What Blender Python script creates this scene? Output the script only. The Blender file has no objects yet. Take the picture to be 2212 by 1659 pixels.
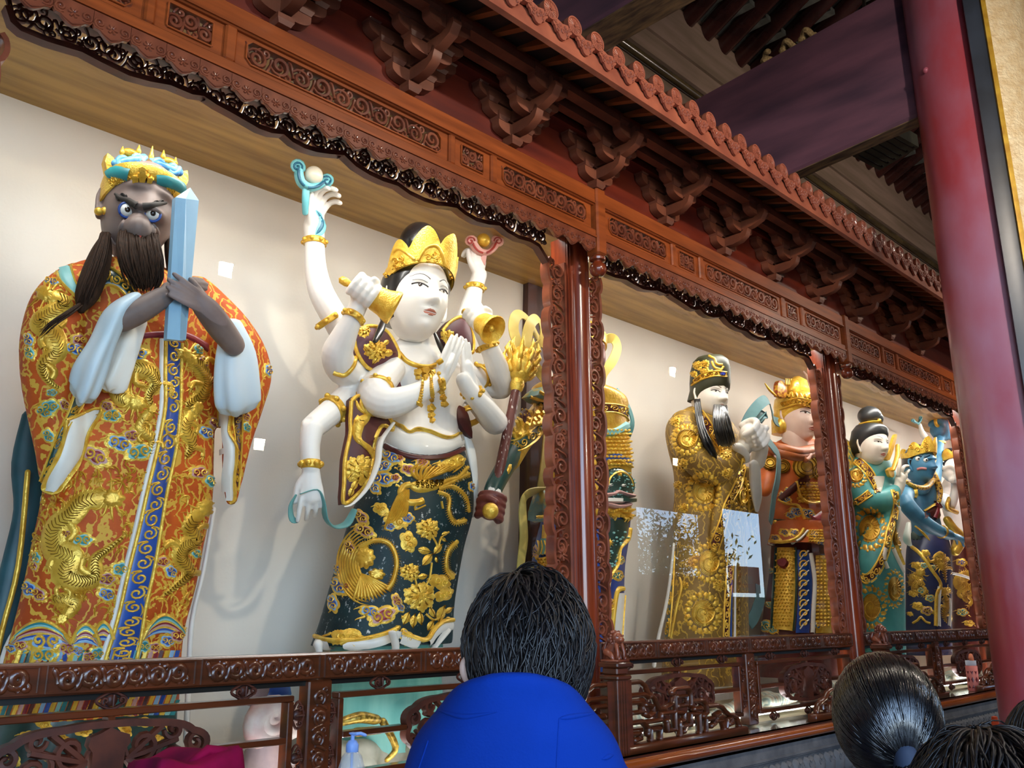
import bpy, math, random
import numpy as np
from math import sin, cos, pi, sqrt, atan2, exp, hypot
from mathutils import Vector, Matrix
from mathutils.bvhtree import BVHTree
V = Vector
rnd = random.Random(11)
sc = bpy.context.scene
COL = sc.collection

# ------------------------------------------------------------------ camera
YAW, PITCH, ROLL, FPX = 0.786555, 0.258759, -0.004976, 1895.55     # focal length in pixels of a 2212 x 1659 frame
CAMP = V((0.0, -3.0, 1.6))
_f = V((sin(YAW)*cos(PITCH), cos(YAW)*cos(PITCH), sin(PITCH)))
_r = V((cos(YAW), -sin(YAW), 0.0)); _u = _r.cross(_f)
CR = _r*cos(ROLL) + _u*sin(ROLL); CU = -_r*sin(ROLL) + _u*cos(ROLL); CF = _f
cam = bpy.data.cameras.new('camera'); cam.sensor_width = 36.0; cam.lens = 36.0*FPX/2212.0
cam.clip_start = 0.05; cam.clip_end = 200
camo = bpy.data.objects.new('camera', cam); COL.objects.link(camo)
_m = Matrix((CR, CU, -CF)).transposed().to_4x4(); _m.translation = CAMP
camo.matrix_world = _m
sc.camera = camo

# ------------------------------------------------------------------ world, exposure
w = bpy.data.worlds.new('world'); sc.world = w; w.use_nodes = True
_nt = w.node_tree; _bg = _nt.nodes['Background']
_sky = _nt.nodes.new('ShaderNodeTexSky'); _sky.sky_type = 'HOSEK_WILKIE'; _sky.turbidity = 3.0
_sky.sun_direction = V((-0.5, -0.35, 0.75)).normalized()
_nt.links.new(_sky.outputs[0], _bg.inputs[0]); _bg.inputs[1].default_value = 40.0
sc.view_settings.view_transform = 'Standard'; sc.view_settings.look = 'None'
sc.view_settings.gamma = 1.0; sc.view_settings.use_curve_mapping = False
sc.view_settings.exposure = 0.0

def area(name, loc, target, sx, sy, power, color, parent=None):
    l = bpy.data.lights.new(name, 'AREA'); l.shape = 'RECTANGLE'; l.size = sx; l.size_y = sy
    l.energy = power; l.color = color
    o = bpy.data.objects.new(name, l); COL.objects.link(o); o.location = loc
    o.rotation_euler = (V(target)-V(loc)).to_track_quat('-Z', 'Z').to_euler()
    return o
# LED strips hidden behind the carved valance, one per bay of the case
for _x, _k in ((1.96, 1.0), (5.06, 1.08), (8.12, 1.35), (11.2, 1.6)):
    area('case_strip_light', (_x, 0.10, 3.72), (_x, 0.55, 2.2), 2.7, 0.10, 37.0*_k, (1.0, 0.955, 0.90))
    area('case_floor_fill', (_x, 0.06, 0.99), (_x, 0.5, 2.2), 2.7, 0.05, 12.0*_k, (0.97, 0.97, 1.0))  # unseen fill along the floor, added to brighten the lower wall
# daylight through the doorways of the hall behind the viewer
for _x, _w in ((-0.4, 3.2), (-3.9, 3.2), (-7.2, 2.8), (13.7, 2.2), (16.25, 1.7)):
    _l = bpy.data.lights.new('doorway_portal', 'AREA'); _l.shape = 'RECTANGLE'; _l.size = _w; _l.size_y = 4.8
    _l.cycles.is_portal = True
    _o = bpy.data.objects.new('doorway_portal', _l); COL.objects.link(_o)
    _o.location = (_x, -6.35, 2.4); _o.rotation_euler = (pi/2, 0, 0)

# ------------------------------------------------------------------ pixels of the photograph -> directions
def ray(x, y):
    x = float(x); y = float(y)
    return ((x-1106.0)*CR - (y-829.5)*CU + FPX*CF).normalized()
def PY(x, y, Y):
    Y = float(Y)
    d = ray(x, y); return CAMP + d*((Y-CAMP.y)/d.y)
def PX(x, y, X):
    d = ray(x, y); return CAMP + d*((X-CAMP.x)/d.x)
def PZ(x, y, Z):
    d = ray(x, y); return CAMP + d*((Z-CAMP.z)/d.z)
def PD(x, y, dist):
    return CAMP + ray(x, y)*dist
def to_px(p):
    v = V(p)-CAMP; z = v.dot(CF); return (1106.0+FPX*v.dot(CR)/z, 829.5-FPX*v.dot(CU)/z)

# ------------------------------------------------------------------ materials
def lin(c):
    def f(u):
        u /= 255.0
        return u/12.92 if u <= 0.04045 else ((u+0.055)/1.055)**2.4
    if isinstance(c, str): c = (int(c[0:2], 16), int(c[2:4], 16), int(c[4:6], 16))
    return (f(c[0]), f(c[1]), f(c[2]), 1.0)
MATS = {}
def mat(name, col, col2=None, rough=0.5, metal=0.0, coat=0.0, scale=6.0, stretch=(1, 1, 1), bump=0.0, bscale=40.0, detail=4.0, lo=0.35, hi=0.65, spec=0.5, trans=0.0, emit=None, estr=0.0, alpha=1.0, sheen=0.0, rough2=None):
    if name in MATS: return MATS[name]
    m = bpy.data.materials.new(name); m.use_nodes = True; nt = m.node_tree; b = nt.nodes['Principled BSDF']
    b.inputs['Roughness'].default_value = rough; b.inputs['Metallic'].default_value = metal
    b.inputs['Coat Weight'].default_value = coat; b.inputs['Coat Roughness'].default_value = 0.12
    b.inputs['Specular IOR Level'].default_value = spec
    b.inputs['Transmission Weight'].default_value = trans
    if sheen: b.inputs['Sheen Weight'].default_value = sheen
    if emit: b.inputs['Emission Color'].default_value = lin(emit); b.inputs['Emission Strength'].default_value = estr
    c1 = lin(col); c2 = lin(col2) if col2 else tuple(min(1, x*0.78) for x in c1[:3])+(1.0,)
    tc = nt.nodes.new('ShaderNodeTexCoord'); mp = nt.nodes.new('ShaderNodeMapping')
    nt.links.new(tc.outputs['Object'], mp.inputs[0]); mp.inputs['Scale'].default_value = stretch
    nz = nt.nodes.new('ShaderNodeTexNoise'); nz.inputs['Scale'].default_value = scale; nz.inputs['Detail'].default_value = detail
    nt.links.new(mp.outputs[0], nz.inputs['Vector'])
    rp = nt.nodes.new('ShaderNodeValToRGB'); rp.color_ramp.elements[0].position = lo; rp.color_ramp.elements[1].position = hi
    rp.color_ramp.elements[0].color = c1; rp.color_ramp.elements[1].color = c2
    nt.links.new(nz.outputs[0], rp.inputs[0]); nt.links.new(rp.outputs[0], b.inputs['Base Color'])
    if rough2 is not None:
        mr = nt.nodes.new('ShaderNodeMapRange'); mr.inputs[3].default_value = rough; mr.inputs[4].default_value = rough2
        nt.links.new(nz.outputs[0], mr.inputs[0]); nt.links.new(mr.outputs[0], b.inputs['Roughness'])
    if bump:
        n2 = nt.nodes.new('ShaderNodeTexNoise'); n2.inputs['Scale'].default_value = bscale; n2.inputs['Detail'].default_value = 3
        nt.links.new(mp.outputs[0], n2.inputs['Vector'])
        bp = nt.nodes.new('ShaderNodeBump'); bp.inputs['Strength'].default_value = bump; bp.inputs['Distance'].default_value = 0.01
        nt.links.new(n2.outputs[0], bp.inputs['Height']); nt.links.new(bp.outputs[0], b.inputs['Normal'])
    MATS[name] = m
    return m

# ------------------------------------------------------------------ mesh builder
class MB:
    def __init__(s): s.v = []; s.f = []; s.mi = []
    def add(s, vs, fs, m=0):
        o = len(s.v); s.v.extend([tuple(p) for p in vs])
        for f in fs: s.f.append(tuple(i+o for i in f)); s.mi.append(m)
        return s
    def box(s, c, d, m=0, R=None):
        hx, hy, hz = d[0]/2, d[1]/2, d[2]/2
        vs = [V((x, y, z)) for x in (-hx, hx) for y in (-hy, hy) for z in (-hz, hz)]
        if R is not None: vs = [R @ p for p in vs]
        return s.add([p+V(c) for p in vs], [(0, 1, 3, 2), (4, 6, 7, 5), (0, 4, 5, 1), (2, 3, 7, 6), (0, 2, 6, 4), (1, 5, 7, 3)], m)
    def bb(s, x0, x1, y0, y1, z0, z1, m=0):
        return s.box(((x0+x1)/2, (y0+y1)/2, (z0+z1)/2), (x1-x0, y1-y0, z1-z0), m)
    def cbox(s, x0, x1, y0, y1, z0, z1, c=0.006, m=0):
        # box whose four front (-y) edges and top edges are chamfered
        pr = [(x0+c, y0), (x1-c, y0), (x1, y0+c), (x1, y1), (x0, y1), (x0, y0+c)]
        vs = []; 
        for z, k in ((z0, c), (z0+c, 0), (z1-c, 0), (z1, c)):
            for (x, y) in pr:
                cx = (x0+x1)/2
                vs.append((x+(k if x < cx else -k)*0.999, y+(k if y < (y0+y1)/2 else 0), z))
        fs = []
        for r in range(3):
            for i in range(6): fs.append((r*6+i, r*6+(i+1) % 6, r*6+6+(i+1) % 6, r*6+6+i))
        fs.append(tuple(range(5, -1, -1))); fs.append(tuple(range(18, 24)))
        return s.add(vs, fs, m)
    def loft(s, rings, closed=True, cap=True, m=0):
        n = len(rings[0]); vs = [p for r in rings for p in r]; fs = []
        for k in range(len(rings)-1):
            for i in range(n if closed else n-1):
                j = (i+1) % n; fs.append((k*n+i, k*n+j, (k+1)*n+j, (k+1)*n+i))
        if cap and closed:
            fs.append(tuple(range(n-1, -1, -1))); fs.append(tuple(range((len(rings)-1)*n, len(rings)*n)))
        return s.add(vs, fs, m)
    def tube(s, path, rad, n=8, m=0, flat=1.0, ref=None, tip=True):
        P = [V(p) for p in path]; N = len(P)
        if not isinstance(rad, (list, tuple)): rad = [rad]*N
        T = []
        for i in range(N):
            t = P[min(i+1, N-1)]-P[max(i-1, 0)]
            T.append(t.normalized() if t.length > 1e-9 else (T[-1] if T else V((0, 0, 1))))
        a = V(ref) if ref is not None else (V((0, 0, 1)) if abs(T[0].z) < 0.9 else V((0, 1, 0)))
        rings = []
        for i in range(N):
            a = a - T[i]*a.dot(T[i])
            if a.length < 1e-6: a = T[i].orthogonal()
            a.normalize(); b = T[i].cross(a)
            fl = flat[i] if isinstance(flat, (list, tuple)) else flat
            rings.append([P[i]+(a*cos(2*pi*k/n)*fl+b*sin(2*pi*k/n))*rad[i] for k in range(n)])
        if tip:
            def dome(c, ring, t, r):
                return [[c+(p-c)*cos(q)+t*(r*sin(q)) for p in ring] for q in (0.55, 1.05, 1.4)]
            fl0 = flat[0] if isinstance(flat, (list, tuple)) else flat
            rings = dome(P[0], rings[0], -T[0], rad[0]*min(1, fl0))[::-1]+rings+dome(P[-1], rings[-1], T[-1], rad[-1]*min(1, fl0))
        return s.loft(rings, True, True, m)
    def sweep(s, path, N, sec, m=0, scale=None, closed=False):
        # planar path swept with a section of (in-plane, along N) coordinates
        P = [V(p) for p in path]; N = V(N).normalized(); L = len(P); rings = []
        for i in range(L):
            if closed: t = P[(i+1) % L]-P[i-1]
            else: t = P[min(i+1, L-1)]-P[max(i-1, 0)]
            t = t - N*t.dot(N)
            if t.length < 1e-9: t = N.orthogonal()
            a = N.cross(t.normalized()); k = scale[i] if scale else 1.0
            rings.append([P[i]+a*(u*k)+N*(v*k) for (u, v) in sec])
        if closed: rings.append(rings[0])
        return s.loft(rings, True, not closed, m)
    def prism(s, poly, O, U, W, N, t, m=0, mside=None):
        # polygon in the plane (O,U,W), extruded by t along N
        O, U, W, N = V(O), V(U), V(W), V(N); n = len(poly)
        a = [O+U*p[0]+W*p[1] for p in poly]; b = [p+N*t for p in a]
        o = len(s.v); s.add(a+b, [tuple(range(n-1, -1, -1)), tuple(range(n, 2*n))], m)
        for i in range(n):
            j = (i+1) % n; s.f.append((o+i, o+j, o+n+j, o+n+i)); s.mi.append(m if mside is None else mside)
        return s
    def lathe(s, prof, O=(0, 0, 0), n=16, m=0, R=None):
        rings = []
        for (r, z) in prof:
            ring = []
            for k in range(n):
                p = V((r*cos(2*pi*k/n), r*sin(2*pi*k/n), z))
                if R is not None: p = R @ p
                ring.append(p+V(O))
            rings.append(ring)
        return s.loft(rings, True, True, m)
    def ball(s, c, r, n=10, m=0, sz=(1, 1, 1), R=None):
        prof = [(max(1e-4, sin(pi*i/(n-2))), -cos(pi*i/(n-2))) for i in range(n-1)]
        rings = []
        for (q, z) in prof:
            ring = []
            for k in range(n):
                p = V((q*cos(2*pi*k/n)*sz[0]*r, q*sin(2*pi*k/n)*sz[1]*r, z*sz[2]*r))
                if R is not None: p = R @ p
                ring.append(p+V(c))
            rings.append(ring)
        return s.loft(rings, True, True, m)
    def mesh(s, name, smooth=35):
        me = bpy.data.meshes.new(name); me.from_pydata(s.v, [], s.f)
        me.polygons.foreach_set('material_index', s.mi)
        if smooth is not None:
            me.polygons.foreach_set('use_smooth', [True]*len(me.polygons))
            if smooth < 180: me.set_sharp_from_angle(angle=math.radians(smooth))
        me.update(); return me
    def build(s, name, mats, parent=None, smooth=35, off=None):
        me = s.mesh(name, smooth)
        return link(name, me, mats, parent)
def link(name, me, mats, parent=None, loc=None):
    if not isinstance(mats, (list, tuple)): mats = [mats]
    if not me.materials:
        for q in mats: me.materials.append(q)
    o = bpy.data.objects.new(name, me); COL.objects.link(o)
    if parent is not None:
        o.parent = parent
        if loc is None: o.location = -world_of(parent)
        else: o.location = V(loc)-world_of(parent)
    elif loc is not None: o.location = loc
    return o
def world_of(o):
    p = V((0, 0, 0))
    while o is not None: p = p + o.location; o = o.parent
    return p
def thing(name, label, cat, loc, group=None, kind=None):
    o = bpy.data.objects.new(name, None); COL.objects.link(o); o.location = loc; o.empty_display_size = 0.1
    return tag(o, label, cat, group, kind)
def tag(o, label=None, cat=None, group=None, kind=None):
    if label: o['label'] = label
    if cat: o['category'] = cat
    if group: o['group'] = group
    if kind: o['kind'] = kind
    return o
def struct(o): o['kind'] = 'structure'; return o

# ------------------------------------------------------------------ 2-D scrollwork
def spiral(cx, cy, R, a0, turns, ccw=1, n=20, r1=0.12):
    out = []
    for i in range(n+1):
        t = i/n; a = a0+ccw*turns*2*pi*t; r = R*((1-t)**0.9*(1-r1)+r1)
        out.append((cx+r*cos(a), cy+r*sin(a)))
    return out
def vine(L, H, n, rng=None, leaf=True):
    # running scroll in the box 0..L x -H/2..H/2 : list of (points, width)
    out = []; wd = L/n
    for k in range(n):
        s = 1 if k % 2 == 0 else -1; cx = wd*(k+0.5); R = min(wd*0.52, H*0.40)
        cy = -s*(H*0.5-R)*0.55
        out.append((spiral(cx, cy, R, pi-s*0.5, 1.6, -s, 20), 1.0))
        q = [(cx-wd*0.62+wd*0.28*t, s*H*(0.44-0.62*t*t)) for t in [i/6 for i in range(7)]]
        out.append((q, 0.75))
        if leaf:
            out.append((spiral(cx+wd*0.36, s*H*0.30, R*0.42, -s*1.9, 1.1, s, 10), 0.7))
            out.append(([(cx-wd*0.1+R*0.5*t, s*H*(0.22+0.24*t)) for t in [i/4 for i in range(5)]], 0.6))
    return out
ELL = [(cos(2*pi*k/6), sin(2*pi*k/6)) for k in range(6)]
def carve(mb, strokes, fn, N, r, depth=1.0, m=0):
    sec = [(x*r, y*r*depth) for x, y in ELL]
    for pts, wd in strokes:
        n = len(pts); sc_ = [wd*(0.75+0.5*sin(pi*min(1, 1.15*i/(n-1)))) for i in range(n)]
        sc_[-1] = wd*1.15
        mb.sweep([fn(p[0], p[1]) for p in pts], N, sec, m, sc_)
def arcs_edge(z0, z1, amp, n, seed=1):
    # cusped wavy edge: list of (z, offset) between z0 and z1
    rg = random.Random(seed); out = []; cuts = [0.0]
    for k in range(n): cuts.append(cuts[-1]+rg.uniform(0.7, 1.3))
    cuts = [c/cuts[-1] for c in cuts]
    for k in range(n):
        for i in range(7):
            t = i/7; z = z0+(z1-z0)*(cuts[k]+(cuts[k+1]-cuts[k])*t)
            out.append((z, amp*(0.25+0.75*sin(pi*t)**0.6)*(1 if k % 2 == 0 else 0.55)))
    out.append((z1, amp*0.25))
    return out
# ================================================================== materials of the place
WOOD = mat('lacquered_wood', 'A45022', '7A3816', rough=0.32, coat=0.35, scale=5, stretch=(0.5, 4, 6), lo=0.3, hi=0.7)
WOODV = mat('lacquered_wood_upright', '8A3A1C', '5C2210', rough=0.26, coat=0.5, scale=5, stretch=(7, 7, 0.6), lo=0.3, hi=0.7)
CARVE = mat('carved_wood', '8C4A30', '602C1C', rough=0.33, coat=0.35, scale=9)
RAILW = mat('rail_wood', '5E2C14', '40200F', rough=0.28, coat=0.45, scale=5, stretch=(0.6, 4, 5))
DARKC = mat('dark_carved_wood', '5E2C1A', '3C1A10', rough=0.5, coat=0.05, scale=9)
BRKT = mat('bracket_wood', '84482F', '623322', rough=0.5, coat=0.1, scale=6)
BOARD = mat('red_board', '7A2C18', '561A12', rough=0.4, coat=0.25, scale=3, stretch=(0.6, 3, 3))
EAVE = mat('eave_wood', 'B0644A', '8E4C3A', rough=0.42, coat=0.2, scale=6)
SOFF = mat('soffit_veneer', 'B48E4C', '8A6836', rough=0.5, coat=0.1, scale=2.2, stretch=(0.55, 7, 7), detail=6, lo=0.38, hi=0.66)
PLAST = mat('cream_plaster', 'D9D2C6', 'D0C8BC', rough=0.75, scale=1.6, bump=0.08, bscale=60)
CASEF = mat('case_floor_paint', 'C9BFA2', 'A89C7C', rough=0.6, scale=4)
STONE = mat('grey_stone', '6E6F72', '55575C', rough=0.62, scale=9, bump=0.15, bscale=120)
MARB = mat('polished_sill', '8C8274', '6C6458', rough=0.12, scale=12, coat=0.4)
DBEAM = mat('dark_purple_beam', '7E5464', '4C3848', rough=0.48, scale=2.2, stretch=(3, 0.6, 3), lo=0.3, hi=0.7, detail=6)
DWOOD = mat('dark_rafter_wood', '4E2A26', '2C1616', rough=0.22, coat=0.3, scale=3)
GREYB = mat('weathered_brown_board', 'A2887A', '84705F', rough=0.45, scale=2, stretch=(0.5, 2, 5), detail=6)
BRICK = mat('grey_roof_brick', '6C6E6A', '4C4E4A', rough=0.7, scale=8)
REDP = mat('red_column_lacquer', 'AC424C', 'B4829E', rough=0.34, coat=0.35, scale=1.5, stretch=(1, 1, 0.55), detail=6, lo=0.44, hi=0.66)  # purple second colour paints in the sky reflected on the lacquer
BLACKF = mat('black_frame_lacquer', '23262E', '39404E', rough=0.35, scale=3, lo=0.4, hi=0.8)
GOLDB = mat('hammered_gold_leaf', 'F2DDB6', 'E2C494', rough=0.45, metal=0.12, scale=20, bump=0.9, bscale=55)
GOLD = mat('gold_leaf', 'E6BC48', 'C8962C', rough=0.32, metal=0.4, scale=14, bump=0.25, bscale=70)
GOLDP = mat('gold_paint', 'D9AE3E', 'B98A2A', rough=0.38, metal=0.35, scale=14)
INKC = mat('dark_inner_column', '4A2C26', '33201C', rough=0.5, scale=2, stretch=(5, 5, 0.5))
HALLD = mat('hall_dark', '5A463C', '463630', rough=0.8, scale=2)
FLOORM = mat('hall_floor_stone', '77736C', '605C56', rough=0.4, scale=3)

# ================================================================== the setting
mb = MB(); mb.bb(-9, 20, -14, 1.4, -0.12, 0.0); struct(mb.build('floor', FLOORM))
mb = MB(); mb.bb(-2.0, 16, 1.0, 1.2, 0.0, 3.95); struct(mb.build('wall_back', PLAST))
# hall wall above the case, with its ledges
wb = MB(); wb.bb(-9, 20, 1.2, 1.4, 0.0, 7.9); wallup = struct(wb.build('wall_hall', GREYB))
m_ = MB(); m_.bb(-9, 20, 1.14, 1.2, 6.99, 7.5); tag(m_.build('upper_board', GREYB, wallup))
m_ = MB(); m_.bb(-9, 20, 1.10, 1.2, 6.67, 6.90); m_.build('middle_board', GREYB, wallup)
m_ = MB(); m_.tube([(-9, 1.13, 6.595), (20, 1.13, 6.595)], 0.045, 12); m_.build('bead_moulding', mat('worn_gilt_bead', '6A5A3C', '3A2E22', rough=0.25, coat=0.4, scale=5, stretch=(0.4, 3, 3)), wallup, 60)
m_ = MB(); m_.bb(-9, 20, 1.12, 1.2, 4.2, 6.5); m_.build('lower_board', GREYB, wallup)
# roof of the hall: brick deck on round rafters rising towards the viewer
mb = MB()
RS = 0.50
mb.prism([(1.25, 7.62), (-2.8, 7.62+4.05*RS), (-2.8, 8.2+4.05*RS), (1.25, 8.2)], (-9, 0, 0), (0, 1, 0), (0, 0, 1), (1, 0, 0), 29)
mb.bb(-9, 20, -6.5, -2.8, 9.64, 10.2)
ceil_ = struct(mb.build('ceiling', BRICK))
m_ = MB(); m_.tube([(0, 1.18, 7.47), (0, -2.7, 7.47+3.88*RS)], 0.10, 14); rme = m_.mesh('rafter', 60); rme.materials.append(DWOOD)
for k in range(38):
    x = 2.5+0.325*k
    link('rafter', rme, DWOOD, ceil_, (x, 0, 0))
m_ = MB()
for k in range(8): m_.bb(0, 0.10, 1.1-0.42*k-0.415, 1.1-0.42*k, 7.60+(0.42*k+0.1)*RS, 7.66+(0.42*k+0.1)*RS)
bme = m_.mesh('deck_brick_row', None); bme.materials.append(BRICK)
for k in range(38): link('deck_brick_row', bme, BRICK, ceil_, (2.5+0.325*k+0.11, 0, 0))
# other sides of the hall: front wall with doorways behind the viewer, end walls
fw = MB()
for x0, x1, z0, z1 in ((-9, -8.6, 0, 10), (-5.8, -5.5, 0, 10), (-2.3, -2.0, 0, 10), (1.2, 12.57, 0, 10), (14.8, 15.39, 0, 10), (17.15, 20, 0, 10), (-9, 20, 4.8, 10), (12.5, 14.9, 3.5, 4.8), (15.3, 17.2, 3.7, 4.8), (12.5, 14.9, 0, 2.3), (15.3, 17.2, 0, 1.95)):
    fw.bb(x0, x1, -6.5, -6.3, z0, z1)
struct(fw.build('wall_front', HALLD))
mb = MB(); mb.bb(-9.2, -9, -6.5, 1.4, 0, 10); struct(mb.build('wall_left', HALLD))
mb = MB(); mb.bb(20, 20.2, -6.5, 1.4, 0, 10); struct(mb.build('wall_right', HALLD))

# ================================================================== great beams and red column
def beam(x0, x1, yA, yB, zA0, zB0, h, label):
    t = thing('hall_beam', label, 'beam', ((x0+x1)/2, yA, zA0))
    m_ = MB(); rings = []
    for y, z0 in ((yA, zA0), (yB, zB0)):
        rings.append([(x0, y, z0+0.02), (x0+0.02, y, z0), (x1-0.02, y, z0), (x1, y, z0+0.02), (x1, y, z0+h), (x0, y, z0+h)])
    m_.loft(rings); m_.build('beam_body', DBEAM, t, None)
    m_ = MB(); rings = []
    for y, z0 in ((yA, zA0), (yB, zB0)):
        rings.append([(x0+0.012, y, z0-0.006), (x1-0.012, y, z0-0.006), (x1-0.012, y, z0), (x0+0.012, y, z0)])
    m_.loft(rings); m_.build('lit_underside', mat('lit_beam_underside', '8A7050', '4A3C34', rough=0.5, scale=6, stretch=(6, 1, 1)), t, None)  # paler strip paints in the light on the beam's bottom
    return t
beam(5.4, 5.535, -1.317, 1.2, 4.70, 4.52, 0.972, 'big dark purple roof beam running back from the red column')
t = beam(3.52, 3.79, -2.6, 1.2, 5.0, 5.0, 1.15, 'dark roof beam at the top edge left of the rope')
m_ = MB(); c0 = PY(1330, 108, 0.0)
m_.tube([(3.58, 0.05, 4.93), (3.83, 0.05, 4.93)], 0.10, 18); m_.tube([(3.56, -0.06, 4.80), (3.82, -0.06, 4.80)], 0.05, 14)
m_.build('scroll_bracket', DBEAM, t, 50)
# rope lying over the purple beam
rp = MB(); ctr = PX(1712, 92, 5.46); pts = []
for i in range(90):
    a = i/90*2*pi*2.6
    yy = ctr.y-0.20+0.40*i/90+0.08*sin(a); pts.append((5.46+0.06*cos(a)+0.02*sin(3*a), yy, 4.70+0.972-0.0715*(yy+1.317)+0.022+0.045*abs(sin(a*1.5))))
rp.tube(pts, 0.022, 8); o = rp.build('rope', mat('hemp_rope', 'B59A6A', '7E6640', rough=0.85, scale=60, stretch=(1, 1, 1), bump=0.5, bscale=90))
tag(o, 'coiled pale hemp rope lying on top of the purple beam', 'rope')
# ventilation grille below the beam
g = thing('vent_grille', 'grey-green slotted grille panel under the purple beam beside the column', 'grille', (5.8, -0.9, 4.86))
ga, gb, gc = PZ(1842, 338, 4.86), PZ(1900, 368, 4.86), PZ(1985, 318, 4.86)
gU = (gb-ga); gW = (gc-gb); gN = gU.cross(gW).normalized()
if gN.z > 0: gN = -gN
GRM = mat('grille_paint', '5E6050', '4A4C40', rough=0.5, scale=4)
m_ = MB(); m_.prism([(0, 0), (1, 0), (1, 1), (0, 1)], ga, gU, gW, -gN, 0.10); m_.build('panel', GRM, g, None)
m_ = MB(); gm = (ga+gb+gc)/3; m_.tube([gm+V((0, 0, 0.05)), V((gm.x, gm.y, 9.0))], 0.015, 8); m_.build('hanging_rod', GRM, g)
for k in range(6):
    m_ = MB(); y = 0.10+0.16*k
    m_.prism([(0.08, y), (0.92, y), (0.92, y+0.06), (0.87, y+0.06), (0.87, y+0.022), (0.08, y+0.022)], ga+gN*0.004, gU, gW, -gN, 0.012); m_.build('slot', mat('slot_black', '0C0C0C', '0C0C0C'), g, None)

def mpp_(p):
    d_ = V((p[0], p[1], 3.7))-CAMP; return d_.dot(CF)/FPX*0.90
CC = V((5.49, -1.605, 0)); CRD = 0.3105
t = thing('red_column', 'tall red lacquered hall column at the right edge', 'column', CC)
m_ = MB(); m_.lathe([(0.42, 0), (0.42, 0.08), (0.38, 0.16), (CRD+0.04, 0.20), (CRD+0.012, 0.35), (CRD, 3), (CRD-0.004, 10)], CC, 48); m_.build('shaft', REDP, t, 60)
m_ = MB(); pg = PY(2000, 152, -1.3); d = (V((pg.x, pg.y, 0))-CC).normalized()
tp = ray(2000, 152); 
# small knob on the shaft, where the ray to pixel (2000,152) meets the cylinder
dd = V((tp.x, tp.y)); oo = V((CAMP.x-CC.x, CAMP.y-CC.y)); A_ = dd.dot(dd); B_ = 2*oo.dot(dd); C_ = oo.dot(oo)-(CRD-0.002)**2
ts = (-B_-sqrt(max(0, B_*B_-4*A_*C_)))/(2*A_); kp = CAMP+tp*ts
m_.ball(kp, 0.02, 8); m_.build('peg', REDP, t, 60)
# curved couplet board hugging the column
t = thing('couplet_board', 'black framed gold couplet board curved around the red column', 'board', CC+V((0, 0, 1.7)))
def arcshell(r0, r1, a0, a1, z0, z1, n=18):
    m = MB(); rings = []
    for i in range(n+1):
        a = a0+(a1-a0)*i/n; rings.append([CC+V((r*cos(a), r*sin(a), z)) for r, z in ((r0, z0), (r1, z0), (r1, z1), (r0, z1))])
    m.loft(rings); return m
aL = atan2(-0.953, 0.30)+pi   # direction column -> far left tangent, refined below
view = atan2(CAMP.y-CC.y, CAMP.x-CC.x)
pc_ = PX(2174, 598, 5.4); lat = (2174-to_px(V((CC.x, CC.y, pc_.z)))[0])*mpp_(CC)/(CRD+0.05); e1 = view+math.asin(max(-0.9, min(0.9, lat)))
arcshell(CRD+0.012, CRD+0.065, e1, e1+1.9, 1.2, 9.0).build('black_frame', BLACKF, t, 40)
arcshell(CRD+0.06, CRD+0.085, e1+0.235, e1+0.30, 1.3, 8.9).build('gold_bead', GOLDP, t, 40)
arcshell(CRD+0.06, CRD+0.078, e1+0.298, e1+1.55, 1.3, 8.9).build('gold_panel', GOLDB, t, 40)

# ================================================================== display case shell
mb = MB(); mb.bb(-1.0, 13.0, -0.12, 1.0, 3.84, 3.90); o = mb.build('case_soffit', SOFF); tag(o, 'brown wood-grain ceiling board inside the statue case', 'panel', kind='structure')
mb = MB(); mb.bb(-1.0, 13.0, 0.03, 1.0, 0.80, 0.955); o = mb.build('case_floor', CASEF); tag(o, 'pale painted floor of the statue case', 'floor', kind='structure')
mb = MB(); mb.bb(-1.06, -1.0, 0.0, 1.0, 0.0, 3.9); struct(mb.build('wall_case_left', PLAST))
mb = MB(); mb.bb(9.75, 13.06, -0.06, 0.0, 0.9, 3.92); struct(mb.build('wall_case_front', WOODV))
mb = MB(); mb.bb(13.0, 13.06, 0.0, 1.0, 0.0, 3.9); struct(mb.build('wall_case_right', PLAST))
mb = MB(); mb.loft([[(4.02, 0.95, 0.955), (4.25, 0.95, 0.955), (4.25, 1.0, 0.955), (4.02, 1.0, 0.955)], [(4.125, 0.95, 3.84), (4.366, 0.95, 3.84), (4.366, 1.0, 3.84), (4.125, 1.0, 3.84)]])
o = mb.build('inner_column', INKC, None, None); tag(o, 'dark brown upright set into the cream wall behind the mace bearer', 'column', kind='structure')

POSTS = [0.39, 3.52, 6.59, 9.66]
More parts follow.
